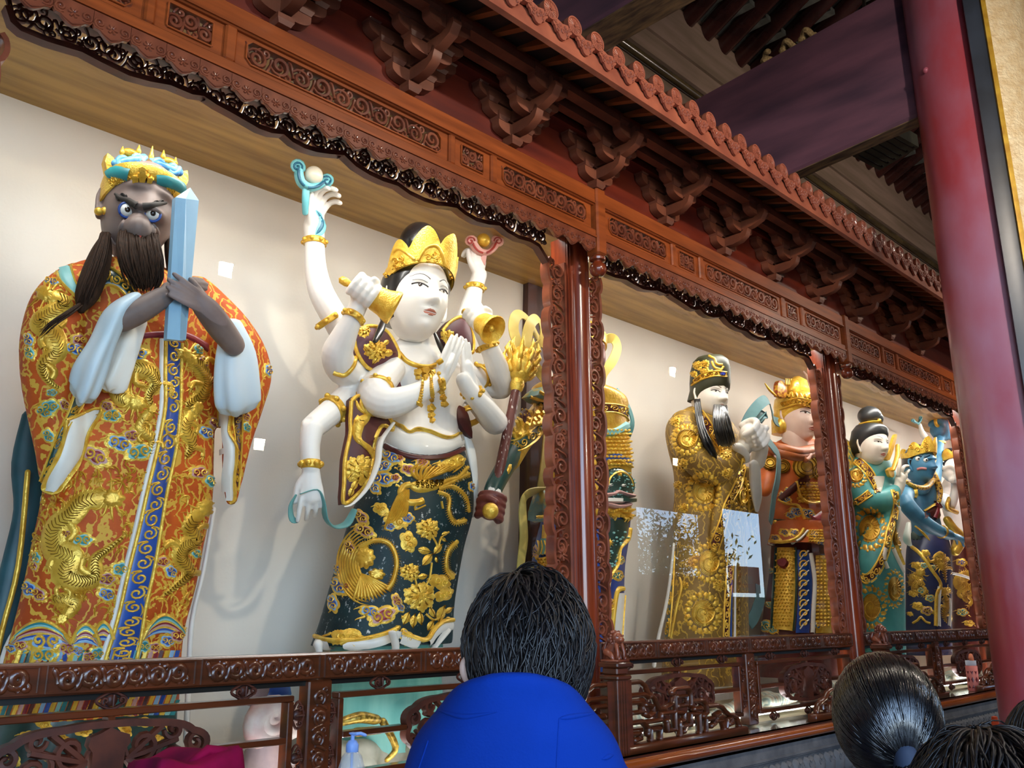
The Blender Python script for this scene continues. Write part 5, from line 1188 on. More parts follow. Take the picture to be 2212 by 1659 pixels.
ptube(m, [UT(560, 1320, .52, 85), UT(470, 1400, .50, 80), UT(370, 1490, .46, 76), UT(250, 1590, .43, 70), WT(205, 60, .42, 55), WT(195, 140, .41, 48), WT(200, 235, .40, 45)], 16)
hand(m, PY(*W(200, 240), .40), (0.02, -0.12, -1), (-.45, -.9, 0.0), 0.265, (.5, .55, .5, .12), .35, 1)
ptube(m, [UT(1190, 990, .26, 46), UT(1240, 1100, .28, 50), UT(1290, 1220, .34, 62), UT(1335, 1350, .42, 68), UT(1260, 1350, .50, 66), UT(1150, 1290, .54, 70)], 16)
fist(m, PY(*U(1190, 965), .25), (0.35, -0.55, -0.75), (-.2, -.6, .7), 0.145)
ptube(m, [UT(1200, 720, .60, 44), UT(1175, 800, .60, 46), UT(1150, 900, .58, 58), UT(1110, 1020, .56, 66), UT(1050, 1120, .55, 70)], 16)
hand(m, PY(*U(1190, 750), .60), (0.05, -0.05, 1), (0.2, -1, 0.1), 0.29, (1.0, .9, .9, .9), .4, -1)
ptube(m, [UT(850, 1020, .48, 92), UT(855, 1150, .52, 110)], 18)
me = fuse(m, 0.0065, 1); body = link('body', me, [WS], t)
# skirt
m = MB(); srows = [wr(0, 125, 548, 922), wr(0, 250, 500, 965), wr(0, 400, 430, 978), wr(0, 500, 392, 962), wr(0, 600, 360, 935), wr(0, 750, 318, 908), wr(0, 900, 275, 888), wr(0, 1000, 245, 885), wr(0, 1075, 215, 882)]
robe(m, srows, .50, 0.66, 48, 0.018, 7); me = fuse(m, 0.012, 3)
P_SKIRT = mat('dark_phoenix_skirt', '123034', '0E2428', rough=0.5, scale=10, spec=0.3)
nt = P_SKIRT.node_tree; pb = nt.nodes['Principled BSDF']; sp = nt.nodes.new('ShaderNodeTexNoise'); sp.inputs['Scale'].default_value = 26; sp.inputs['Detail'].default_value = 8; sp.inputs['Roughness'].default_value = 0.75
rr = nt.nodes.new('ShaderNodeValToRGB'); rr.color_ramp.elements[0].position = 0.60; rr.color_ramp.elements[1].position = 0.63; mxr = nt.nodes.new('ShaderNodeMix'); mxr.data_type = 'RGBA'
src = pb.inputs['Base Color'].links[0].from_socket; nt.links.new(sp.outputs[0], rr.inputs[0]); nt.links.new(rr.outputs[0], mxr.inputs[0]); nt.links.new(src, mxr.inputs[6]); mxr.inputs[7].default_value = lin('C4C8C6'); nt.links.new(mxr.outputs[2], pb.inputs['Base Color'])
skirt = link('skirt', me, [P_SKIRT], t)
m = MB(); robe(m, [wr(0, 960, 330, 830), wr(0, 1100, 300, 830), wr(0, 1250, 285, 822), wr(0, 1400, 285, 835), wr(0, 1560, 280, 850)], .50, 0.62, 48, 0.035, 11); m.build('underskirt', [mat('sea_green_underskirt', '7FC0B4', '5FA79E', rough=0.55, scale=4, stretch=(3, 3, .5))], t, 80)
# white skirt lining flaring at the hem, gold edge
pj = Proj(skirt)
plate(t, 'skirt_hem', lambda m: [ (stroke(m, pj, [W(x, y+10) for x, y in q], 0.024, 0.012, 8, None, 4), stroke(m, pj, [W(x, y-16) for x, y in q], 0.012, 0.020, 0, None, 4)) for q in ([(225, 1055), (300, 1075), (420, 1070), (520, 1050), (600, 1020), (612, 1005)], [(625, 1035), (690, 1060), (745, 1068), (780, 1020), (820, 985), (876, 975)])])
m = MB(); ptube(m, [WT(585, 1020, .20, 22), WT(600, 1080, .22, 20), WT(595, 1130, .24, 14)], 10, 0, .5); ptube(m, [WT(840, 1010, .30, 26), WT(800, 1060, .28, 24), WT(770, 1110, .28, 12)], 10, 0, .5); ptube(m, [WT(235, 1075, .40, 22), WT(240, 1110, .40, 16)], 10); m.build('skirt_lining', [P_WHITE], t, 80)
# ornaments on the skirt
def phoenix(m):
    pts = [W(660, 320), W(700, 330), W(760, 325), W(800, 340)]; stroke(m, pj, pts, 0.036, 0.014, 0, TLEAF, 5)
    stroke(m, pj, [W(670, 320), W(640, 330), W(625, 360), W(650, 400), W(700, 405), W(730, 395)], 0.018, 0.014, 0, None, 5)
    for k in range(10): a = -2.5+0.1*k; stroke(m, pj, [W(720, 310), W(720+60*cos(a)+20*k, 310-50-3*k), W(740+14*k+20*cos(a), 215+6*k)], 0.009, 0.016, 0, TLEAF, 4)
    for k in range(11): stroke(m, pj, [W(665, 345), W(610+4*k, 380+8*k), W(540+9*k, 540-7*k)], 0.008, 0.016, 0, TLEAF, 4)
    for q in ([W(790, 330), W(850, 300), W(900, 290), W(945, 270)], [W(800, 345), W(870, 330), W(930, 380), W(945, 450)], [W(795, 355), W(850, 380), W(850, 450), W(880, 500), W(930, 490)], [W(800, 340), W(880, 300), W(940, 240)]):
        stroke(m, pj, q, 0.010, 0.012, 0, None, 6); p = cr(q, 7)
        for i in range(2, len(p)-1):
            d = p[i]-p[i-1]; n_ = np.array([-d[1], d[0]]); n_ /= np.linalg.norm(n_)+1e-9
            for sg in (1, -1): stroke(m, pj, [tuple(p[i]), tuple(p[i]+n_*sg*8+d*.5)], 0.0035, 0.009, 0, TEND_, 2)
    for k in range(16): a = k*0.8; stroke(m, pj, spiral(*W(700+22*(k % 6), 310+12*(k//6)), 5, a, 1, 1, 6), 0.002, 0.020, 1, None, 1)
    stroke(m, pj, [W(815, 400), W(822, 435)], 0.005, 0.01, 0); stroke(m, pj, [W(700, 405), W(690, 440), W(740, 420)], 0.005, 0.01, 0)
plate(t, 'phoenix_motif', phoenix, [GOLD, G_DARK])
def phoenix2(m):
    cx, cy = W(480, 700)
    for k in range(9): stroke(m, pj, [(cx+(26+5.5*k)*cos(a), cy+(26+5.5*k)*1.25*sin(a)) for a in [1.6+2.9*i/10 for i in range(11)]], 0.0085, 0.009, 0, TLEAF, 2)
    fill(m, pj, lobes(*W(455, 665), 24, 9, 1.1), W(455, 665), 0.016, 0); fill(m, pj, lobes(*W(510, 745), 20, 7, .7), W(510, 745), 0.018, 0)
    for k in range(12): a = 0.4+0.13*k; stroke(m, pj, [W(440, 740), W(440+90*cos(a), 760+60*sin(a)), W(440+150*cos(a)*1.0, 770+105*sin(a))], 0.009, 0.014, 0, TLEAF, 4)
    q = [W(430, 620), W(500, 585), W(570, 600), W(605, 680), W(590, 770), W(560, 820)]; stroke(m, pj, q, 0.012, 0.012, 0, None, 6); p = cr(q, 8)
    for i in range(2, len(p)-1):
        d = p[i]-p[i-1]; n_ = np.array([-d[1], d[0]]); n_ /= np.linalg.norm(n_)+1e-9
        for sg in (1, -1): stroke(m, pj, [tuple(p[i]), tuple(p[i]+n_*sg*10+d*.6)], 0.004, 0.009, 0, TEND_, 2)
    q = [W(890, 590), W(845, 640), W(840, 720), W(870, 760)]; stroke(m, pj, q, 0.012, 0.012, 0, None, 6); p = cr(q, 8)
    for i in range(2, len(p)-1):
        d = p[i]-p[i-1]; n_ = np.array([-d[1], d[0]]); n_ /= np.linalg.norm(n_)+1e-9
        for sg in (1, -1): stroke(m, pj, [tuple(p[i]), tuple(p[i]+n_*sg*10+d*.6)], 0.004, 0.009, 0, TEND_, 2)
plate(t, 'phoenix_motif', phoenix2, [GOLD, G_DARK])
for x, y, s in ((752, 530, 56), (668, 735, 48), (715, 850, 78)): plate(t, 'peony_motif', lambda m: peony(m, pj, *W(x, y), s/2.186), [G_BRIGHT, G_DARK])
def leaves(m):
    for a, b in (((770, 640), (700, 625)), ((775, 645), (725, 705)), ((780, 650), (820, 600)), ((790, 660), (795, 690)), ((815, 560), (850, 545)), ((815, 570), (840, 590)), ((700, 760), (755, 750)), ((665, 920), (635, 985)), ((690, 930), (680, 1000)), ((715, 920), (720, 985)), ((650, 700), (640, 740)), ((830, 930), (870, 900)), ((780, 960), (750, 1010)), ((800, 970), (830, 890)), ((835, 950), (865, 955)), ((760, 900), (785, 950))): leaf(m, pj, W(*a), W(*b), .28, 0, 1)
    for q in ([(770, 560), (795, 610), (785, 640)], [(770, 690), (760, 760), (740, 800)], [(690, 760), (700, 800)], [(740, 930), (780, 960), (820, 940)], [(850, 545), (815, 570), (800, 620)]): stroke(m, pj, [W(*p) for p in q], 0.005, 0.008, 0, None, 5)
plate(t, 'leaf_motif', leaves, [G_BRIGHT, G_DARK])
for x, y, s, c, rt, ap in ((580, 190, 52, cBL, .5, .5), (545, 235, 42, cBL, -.3, .6), (620, 195, 22, cRE, .3, .8), (540, 295, 60, cBL, .1, .5), (600, 290, 24, cRE, 0, .8), (500, 335, 36, cBL, .8, .6), (725, 215, 30, cRE, 0, .8), (660, 250, 36, cRE, .3, .7), (880, 215, 58, (0, 12), -.3, .45), (830, 235, 30, (12, 0), 0, .7), (440, 475, 40, cMA, .8, .6), (455, 540, 50, cMA, .4, .5), (385, 620, 40, cMA, 1.2, .6), (530, 435, 32, (12, 0), .3, .8), (600, 490, 52, (0, 12), .4, .6), (655, 480, 30, cBL, 0, .8), (575, 520, 24, cBL, 0, .8), (660, 590, 44, (0, 12), 1.2, .75), (325, 720, 30, cBL, .9, .7), (330, 800, 50, cBL, .8, .6), (370, 800, 18, cRE, 0, .9), (305, 880, 42, cBL, 1.3, .6), (810, 780, 44, (0, 12), .3, .7), (830, 840, 42, (0, 12), -.4, .6), (480, 920, 50, cBL, .2, .5), (540, 940, 70, cRE, -.4, .5), (605, 870, 34, cRE, 1.2, .6), (622, 900, 24, cBL, 1, .7), (375, 1050, 78, (0, 12), .1, .55), (650, 1040, 38, cBL, .8, .7), (690, 1090, 40, (0, 12), 0, .6), (960, 330, 22, cBL, 1.3, .7)):
    plate(t, 'cloud_motif', lambda m: cloud(m, pj, *W(x, y), 1.36*s/2.186, c, rt, 5, ap))
# waist: brown belt, white sash with gold edge
pb_ = Proj(skirt, body)
plate(t, 'belt', lambda m: patch(m, pb_, [W(552, 125), W(640, 165), W(740, 182), W(840, 172), W(920, 140)], [W(545, 155), W(640, 195), W(740, 208), W(840, 200), W(925, 165)], 0.010, 9))
plate(t, 'sash', lambda m: (patch(m, pb_, [W(590, 30), W(660, 70), W(740, 68), W(840, 105), W(905, 75)], [W(555, 125), W(640, 165), W(740, 182), W(840, 172), W(920, 138)], 0.014, 8), stroke(m, pb_, [W(590, 25), W(630, 50), W(665, 75), W(700, 62), W(760, 72), W(830, 98), W(880, 92), W(910, 70)], 0.010, 0.022, 0, None, 4)))
# open robe: shoulder capes and hanging fronts
CP = mat('plum_robe_paint', '5E2E36', '4A2028', rough=0.5, scale=6)
m = MB(); q = [U(480, 1060), U(560, 1010), U(660, 1030), U(720, 1110), U(745, 1190), U(690, 1230), U(640, 1270), U(560, 1250), U(500, 1160)]
def slab(m, px, Yf, th, mi=0, bulge=0.0):
    P = [PY(x, y, Yf(x, y)) for x, y in px]; c_ = sum(P, V((0, 0, 0)))/len(P)-V((0, bulge, 0)); n = len(P); Q = [p.lerp(c_, .5)-V((0, bulge*.35, 0)) for p in P]; R_ = [p+V((0, th, 0)) for p in P]
    o = len(m.v); m.v += [tuple(p) for p in P+Q+[c_]+R_]
    for i in range(n):
        j = (i+1) % n; m.f += [(o+i, o+j, o+n+j, o+n+i), (o+n+i, o+n+j, o+2*n), (o+2*n+1+i, o+2*n+1+j, o+j, o+i)]; m.mi += [mi]*3
    m.f.append(tuple(o+2*n+1+i for i in range(n))[::-1]); m.mi.append(mi)
def smooth_px(px, k=3): return [tuple(p) for p in cr(px+[px[0]], k)][:-1]
slab(m, smooth_px(q), lambda x, y: .40, .05, 0, .05)
q2 = [U(985, 1040), U(1040, 980), U(1110, 960), U(1160, 1040), U(1165, 1160), U(1120, 1150), U(1030, 1130)]; slab(m, smooth_px(q2), lambda x, y: .42, .05, 0, .03)
q3 = [U(600, 1270), U(690, 1250), U(745, 1320), U(760, 1365), U(700, 1370), U(680, 1290)]; slab(m, q3, lambda x, y: .37, .02, 0, .01)
capes = m.build('shoulder_cape', [CP], t, 50)
m = MB(); q4 = [U(470, 1430), U(520, 1400), U(600, 1470), U(690, 1530), U(710, 1600), W(540, 40), W(500, 120), W(490, 210), W(460, 320), W(400, 390), W(352, 415), W(355, 320), W(360, 200), W(385, 80), W(385, 20)]
slab(m, smooth_px(q4, 2), lambda x, y: .36, .04, 0, .03); fr2 = m.build('robe_front', [mat('maroon_gold_robe', '5A2420', '421816', rough=.5)], t, 50)
m = MB(); ptube(m, [WT(590, 30, .30, 12), WT(530, 120, .29, 18), WT(515, 220, .29, 20), WT(470, 330, .30, 16), WT(400, 410, .32, 10), WT(360, 425, .33, 6)], 10, 0, .5); ptube(m, [WT(925, 60, .44, 16), WT(955, 160, .43, 26), WT(972, 280, .43, 22), WT(975, 380, .43, 18), WT(960, 470, .43, 12)], 12, 0, .5); m.build('robe_lining', [P_WHITE], t, 80)
m = MB(); q5 = [U(1070, 1460), U(1120, 1480), U(1150, 1560), U(1160, 1650), U(1110, 1600), U(1080, 1540)]; slab(m, smooth_px(q5, 2), lambda x, y: .40, .03, 0, .01); m.build('robe_front', [P_MAROON], t, 50)
pc = Proj(capes, fr2)
def caps(m):
    for px in (q, q2, q4): stroke(m, pc, [(x*.97+.03*sum(p[0] for p in px)/len(px), y*.97+.03*sum(p[1] for p in px)/len(px)) for x, y in px+[px[0]]], 0.010, 0.012, 0, None, 4)
    peony(m, pc, *U(610, 1150), 26); peony(m, pc, *U(540, 1040), 16); peony(m, pc, *W(425, 250), 36); peony(m, pc, *U(1020, 1070), 16)
    for a, b in (((640, 1170), (720, 1160)), ((620, 1190), (590, 1230)), ((560, 1160), (540, 1130)), ((650, 1120), (690, 1090))): leaf(m, pc, U(*a), U(*b), .3)
    for a, b in (((430, 280), (460, 230)), ((400, 270), (370, 300)), ((420, 300), (390, 350)), ((450, 200), (480, 190)), ((400, 330), (380, 380))): leaf(m, pc, W(*a), W(*b), .3)
    for k in range(9): a = -2.4+.3*k; stroke(m, pc, [U(560, 1520), U(560+60*cos(a), 1520+60*sin(a)), U(560+110*cos(a+.2), 1520+110*sin(a+.2))], 0.010, 0.010, 0, TLEAF, 3)
    stroke(m, pc, [U(590, 1480), U(560, 1530), U(520, 1560), W(430, 20), W(420, 100), W(480, 150)], 0.030, 0.012, 0, TLEAF, 4)
    for k in range(7): stroke(m, pc, [W(420, 100), W(440+10*k, 130+6*k), W(480+2*k, 170+8*k)], 0.006, 0.014, 0, TLEAF, 3)
plate(t, 'robe_gold', caps, [G_BRIGHT, G_DARK])
# gold jewellery
m = MB(); E = lambda x, y, Y: PY(*U(x, y), Y)
for c_, ax, R_, w_ in ((E(262, 535, .62), (0, 0, 1), 55, .016), (E(345, 975, .57), (.5, -.1, -.6), 74, .016), (E(483, 960, .27), (-.4, .2, -.9), 52, .016), (E(615, 1385, .36), (.3, .5, .5), 92, .016), (E(962, 1330, .18), (.85, -.2, .4), 50, .016), (E(1160, 1390, .18), (-.5, -.3, .6), 50, .016), (E(1245, 1130, .29), (-.35, .1, .8), 52, .016), (E(1175, 795, .60), (.1, 0, 1), 48, .016), (E(365, 1490, .46), (.8, .1, .5), 76, .020), (PY(*W(200, 225), .40), (0, 0, 1), 46, .020), (E(1200, 1300, .50), (1, .2, .5), 66, .018), (E(1150, 1520, .42), (.2, .5, .7), 60, .018)):
    ring_band(m, c_, ax, R_*mpp(c_)/2.633, w_)
m.build('bracelets', [GOLD], t, 60)
pt_ = Proj(body)
def jewel(m):
    stroke(m, pt_, [U(742, 1165), U(790, 1215), U(860, 1240), U(930, 1240), U(988, 1205)], 0.013, 0.016, 0, None, 6)
    for x, y, s in ((850, 1275, 22), (890, 1265, 26), (930, 1275, 20), (890, 1300, 20), (850, 1305, 14), (925, 1480, 22), (925, 1520, 18), (930, 1550, 14), (990, 1420, 16), (998, 1455, 18), (925, 1430, 10), (855, 1450, 14)): fill(m, pt_, lobes(*U(x, y), s/2.633*1.2, 5, 1.0), U(x, y), 0.018, 0)
    for q in ([(925, 1300), (925, 1360), (928, 1420), (926, 1540)], [(970, 1320), (985, 1380), (995, 1440)], [(880, 1300), (870, 1380), (855, 1450)]):
        p = cr([U(*z) for z in q], 6)
        for z in p: fill(m, pt_, lobes(z[0], z[1], 4, 3, 1, 0, .1, 8), (z[0], z[1]), 0.016, 0, 2)
    stroke(m, pt_, [U(370, 1275), U(430, 1290), U(480, 1240), U(495, 1180)], 0.011, 0.014, 0, None, 5)
plate(t, 'necklace', jewel, [GOLD])
# attributes held in the hands
def ruyi(nm, c_, s, mts, Yq, rot=0.0, stem=.55):
    m = MB(); R_ = lambda x, y: (c_[0]+s*(x*cos(rot)-y*sin(rot)), c_[1]+s*(x*sin(rot)+y*cos(rot)))
    for sg in (-1, 1):
        q = [R_(sg*x, y) for x, y in ((.0, .38), (.30, .30), (.55, .05), (.72, -.25))]; ptube(m, [p+(Yq, s*.33) for p in q], 10, 0, .6)
        q = [R_(sg*(.72+.30*x), -.30+.30*y) for x, y in spiral(.35, -.1, .9, pi, 1.35, 1, 16)]; ptube(m, [p+(Yq, s*.19) for p in q], 10, 0, .7, 1)
    ptube(m, [R_(0, .35)+(Yq, s*.2), R_(stem*.5, 1.0)+(Yq+.02, s*.2), R_(stem, 1.6)+(Yq+.06, s*.16)], 10, 0, .7)
    o = m.build(nm, [mts[0]], t, 60)
    m = MB(); pq = Proj(o)
    for sg in (-1, 1): stroke(m, pq, [R_(sg*x, y) for x, y in ((.1, .38), (.35, .27), (.56, .05), (.70, -.22))], s*.07*SCL[0], 0.006, 0, None, 4); stroke(m, pq, [R_(sg*(.72+.30*x), -.30+.30*y) for x, y in spiral(.35, -.1, .85, pi, 1.3, 1, 16)], s*.05*SCL[0], 0.006, 0, None, 1)
    m.build('scroll_line', [mts[1]], t, 60)
AQ = mat('aqua_scroll', '7CC6CE', '62B2BE', rough=.4); AQD = mat('deep_aqua_line', '1E6480', '18506A', rough=.4)
ruyi('cloud_sceptre', U(232, 180), 43, (AQ, AQD), .50, .45); ruyi('cloud_sceptre', U(1228, 560), 36, (mat('pale_coral_scroll', 'E0AFA6', 'D89A92', rough=.4), mat('coral_red_line', 'B0403A', '8E2E2C', rough=.4)), .56, 0, -.2)
m = MB(); m.ball(PY(*U(258, 155), .49), 0.046, 14); m.build('pearl', [mat('pearl_paint', 'E4DCCB', 'CFC4B0', rough=.3)], t, 180)
m = MB(); m.ball(PY(*U(1222, 525), .55), 0.042, 14); m.build('golden_pearl', [GOLD], t, 180)
plate(t, 'palm_crescent', lambda m: (stroke(m, pt_, [U(268, 352), U(300, 395), U(308, 435), U(290, 475), U(266, 494)], .030, .006, 0, TLEAF, 5), stroke(m, pt_, [U(272, 358), U(296, 398), U(302, 435), U(286, 470), U(270, 490)], .014, .010, 1, TLEAF, 5)), [AQ, AQD])
def bell(c_, d, L, R_):
    m = MB(); d = V(d).normalized(); q = d.to_track_quat('Z', 'Y').to_matrix()
    m.lathe([(.001, -L*1.2), (R_*.22, -L*1.12), (R_*.25, -L*.9), (R_*.16, -L*.75), (R_*.16, -L*.15), (R_*.5, 0), (R_*.72, L*.22), (R_*.78, L*.55), (R_*.95, L*.85), (R_, L*.95), (R_*.95, L), (R_*.86, L*.93), (R_*.66, L*.5), (R_*.4, L*.12), (.002, L*.1)], c_, 24, 0, q)
    m.tube([V(c_)+d*L*.2, V(c_)+d*L*.75], R_*.12, 8); m.ball(V(c_)+d*L*.8, R_*.22, 10); return m
bell(PY(*U(575, 835), .21), (0.75, -0.45, -0.42), .135, .085).build('hand_bell', [G_BRIGHT], t, 60)
bell(PY(*U(1200, 985), .22), (0.10, -0.75, -0.55), .12, .082).build('hand_bell', [G_BRIGHT], t, 60)
# ribbon trailing from the lowered hand
m = MB()
ptube(m, [WT(130, 370, .40, 10), WT(105, 420, .42, 18), WT(110, 480, .43, 22), WT(140, 495, .43, 8)], 10, 0, .35); ptube(m, [WT(150, 365, .38, 8), WT(230, 345, .36, 10), WT(258, 400, .36, 18), WT(270, 480, .38, 22), WT(310, 520, .40, 20), WT(370, 505, .42, 22), WT(405, 440, .42, 16)], 10, 0, .35)
m.build('hand_ribbon', [mat('sea_green_ribbon', '6FA8A4', '58908E', rough=.5)], t, 60)
# head, hair and crown
HC = PY(*U(848, 858), .40); S = 190*mpp(HC); fr = head_frame(HC, S, (-0.22, -1, -0.06), -0.06)
m = MB(); head_mesh(m, fr, 0, 0.325, 0.41, 0.92, .85, .4, .8, 1.0, .85); hd = m.build('head', [WS], t, 80)
face_paint(t, fr, hd, lipc='B06A56', browc='5A5450', bw=.007, arch=.045, browz=.115, open_=.030)
c, S_, r_, f_, u_ = fr
def cring(z, wx, wd, n=40, lift=0.0, bk=0.0): return [c+S_*(r_*wx*cos(2*pi*i/n)+f_*(wd*sin(2*pi*i/n)-bk)+u_*(z+lift*max(0, sin(2*pi*i/n)))) for i in range(n)]
m = MB(); m.loft([cring(-.28, .33, .30, bk=.16), cring(-.05, .40, .36, bk=.14), cring(.18, .40, .40, bk=.08), cring(.36, .34, .36, bk=.05), cring(.50, .18, .20, bk=.05), cring(.55, .05, .05, bk=.05)]); m.ball(c+S_*(u_*.70-f_*.10), S_*.24, 14, 0, (1, 1, 1.1))
for x0, q in ((1, [(690, 860, .42, 14), (665, 960, .36, 20), (630, 1050, .31, 24), (605, 1100, .29, 16)]), (2, [(945, 1050, .36, 12), (975, 1120, .33, 20), (1000, 1180, .31, 14)])): ptube(m, [UT(*p) for p in q], 10, 0, .6)
m.build('hair', [P_BLACK], t, 80)
def crown5(t, fr, zb, wx, wd, leafs, mtl, lf=.14, nb='crown'):
    c, S_, r_, f_, u_ = fr; n = 120; lo, hi, top = [], [], []
    m = MB()
    for i in range(n):
        a = 2*pi*i/n; ft = sin(a); base = c+S_*(r_*wx*cos(a)+f_*wd*ft); z0 = zb+lf*max(0, ft)
        hgt = .13
        for (ac, aw, ah) in leafs:
            dlt = abs((a-ac+pi) % (2*pi)-pi)/aw
            if dlt < 1: hgt = max(hgt, .13+(ah-.13)*(1-dlt**1.7)**.9)
        fl = 1.0+.16*hgt
        o = c+S_*(r_*wx*fl*cos(a)+f_*wd*fl*ft)
        lo.append(base+u_*S_*z0); hi.append(o+u_*S_*(z0+hgt)); top.append((base*.94+(c)*.06)+u_*S_*(z0+hgt*.98))
    mid = [l.lerp(h, .5)+(l-c).normalized()*.006 for l, h in zip(lo, hi)]
    m.loft([lo, mid, hi, top, [l*.97+c*.03 for l in lo]], True, False); o = m.build(nb, [mtl], t, 60); return o
lv = [(pi/2-.42, .50, .42), (pi/2+.42, .50, .42), (pi/2-1.25, .42, .36), (pi/2+1.25, .42, .36), (-pi/2, .5, .3)]
cb = crown5(t, fr, .16, .385, .44, lv, G_BRIGHT)
pq = Proj(cb)
def cfil(m):
    for cx, cy, s in ((745, 660, 30), (930, 640, 32), (1030, 740, 16), (660, 730, 14)):
        for k in range(5): a = k*1.256; stroke(m, pq, spiral(U(cx, cy)[0]+s*.42*cos(a)/1.3, U(cx, cy)[1]+s*.42*sin(a)*.9, s*.25, a, 1.3, 1, 10), 0.0035, 0.008, 0, None, 1)
    for q in ([(700, 640), (715, 590), (745, 572), (790, 600), (830, 635)], [(850, 640), (890, 575), (945, 555), (980, 590), (1000, 660)]): stroke(m, pq, [U(*p) for p in q], 0.009, 0.012, 0, None, 5)
    q = cr([U(690, 800), U(760, 765), U(850, 740), U(940, 755), U(1000, 800)], 7)
    for p in q: fill(m, pq, lobes(p[0], p[1], 5, 4, 1, 0, .1, 8), (p[0], p[1]), 0.014, 0, 2)
plate(t, 'crown_filigree', cfil, [GOLD])
plate(t, 'crown_gem', lambda m: fill(m, pq, lobes(*U(922, 737), 7.5, 2, .75, 0, .02), U(922, 737), 0.022, 0), [mat('teal_gem', '2E8A88', '1E6E70', rough=.15, coat=.8)])
# rocky white base with gilded slippers
m = MB(); rg = random.Random(6)
for k in range(16): m.ball((cpos.x-.42+.84*k/15, Y2-.18+rg.uniform(-.08, .12), 1.0+rg.uniform(-.03, .05)), rg.uniform(.07, .12), 9, 0, (1.2, .9, .7))
me = fuse(m, .015, 4); o = link('rock_base', me, [mat('painted_rock', 'B8B4A2', '8E8C7C', rough=.6, scale=9, detail=6)], t)
m = MB()
for q in ([WT(350, 1440, .20, 34), WT(430, 1420, .18, 44), WT(500, 1430, .20, 40)], [WT(540, 1440, .20, 30), WT(600, 1560, .18, 26), WT(560, 1620, .18, 20)], [WT(420, 1490, .18, 36), WT(520, 1480, .20, 30)]): ptube(m, q, 12, 0, .6)
m.build('gilded_hem_flap', [mat('gilt_brocade', 'D8B04A', '8A6A20', rough=.35, metal=.35, scale=55, lo=.42, hi=.58)], t, 60)
# ------------------------------------------------------------------ 3: mace bearer behind the post
Y3 = 0.55; SCL[0] = 0.0033
T = lambda x, y: (1000+x/2.074, 640+y/2.074)
def TT(x, y, Y, r): return T(x, y)+(Y, r/2.074)
cpos = PY(1240, 1350, Y3)
t = thing('statue', 'armoured guardian statue with golden mace, half hidden behind the carved post', 'statue', (cpos.x, Y3, 0.955), 'statues in the case')
rb = lambda y, a, b, Y=None: (T(0, y)[1], T(a, 0)[0], T(b, 0)[0])+((Y,) if Y else ())
m = MB(); robe(m, [rb(400, 380, 650), rb(440, 310, 740), rb(520, 330, 745), rb(640, 360, 750), rb(760, 370, 760), rb(860, 370, 755), rb(960, 350, 760), rb(1000, 345, 758)], Y3, .62, 40)
ptube(m, [TT(400, 470, .5, 60), TT(330, 560, .42, 62), TT(260, 640, .36, 58), TT(215, 740, .32, 44)], 14)
me = fuse(m, .012, 3); arm = link('armour', me, [GOLD], t)
pj = Proj(arm)
def studs(m):
    rg = random.Random(1)
    for y in range(600, 760, 17):
        for x in range(640, 760, 17):
            p = T(x+(8 if (y//17) % 2 else 0), y); fill(m, pj, lobes(*p, 4.2, 2, 1, 0, .02, 10), p, 0.022, 0, 2)
    for k in range(60):
        u, v = rg.random(), rg.random(); x, y = 225+130*u, 500+150*v-60*u; p = T(x, y); fill(m, pj, lobes(*p, 5, 2, 1, 0, .02, 10), p, 0.025, 0, 2)
    fill(m, pj, lobes(*T(280, 540), 13, 2, 1, 0, .02), T(280, 540), .03, 9)
    for k in range(8): a = k*.8; p = (T(280, 540)[0]+7*cos(a), T(280, 540)[1]+7*sin(a)); fill(m, pj, lobes(*p, 2, 2, 1, 0, .02, 8), p, .038, 0, 2)
plate(t, 'armour_studs', studs, [G_BRIGHT]+PAL[1:])
def trims(m):
    scroll_band(m, pj, [T(215, 690), T(260, 690), T(330, 640), T(370, 580)], [T(215, 650), T(250, 640), T(320, 590), T(360, 540)], 6, 11, 0, 0, .006, .004)
    scroll_band(m, pj, [T(625, 520), T(680, 520), T(730, 540), T(750, 580)], [T(625, 480), T(690, 485), T(735, 500), T(760, 540)], 5, 9, 0, 0, .006, .003)
    patch(m, pj, [T(630, 590), T(680, 590), T(730, 560)], [T(630, 630), T(680, 625), T(740, 600)], .02, 4, 5, 5); patch(m, pj, [T(630, 720), T(690, 700), T(755, 730)], [T(630, 745), T(690, 730), T(755, 760)], .012, 3); stroke(m, pj, [T(630, 750), T(690, 735), T(755, 765)], .008, .018, 0)
plate(t, 'armour_trim', trims)
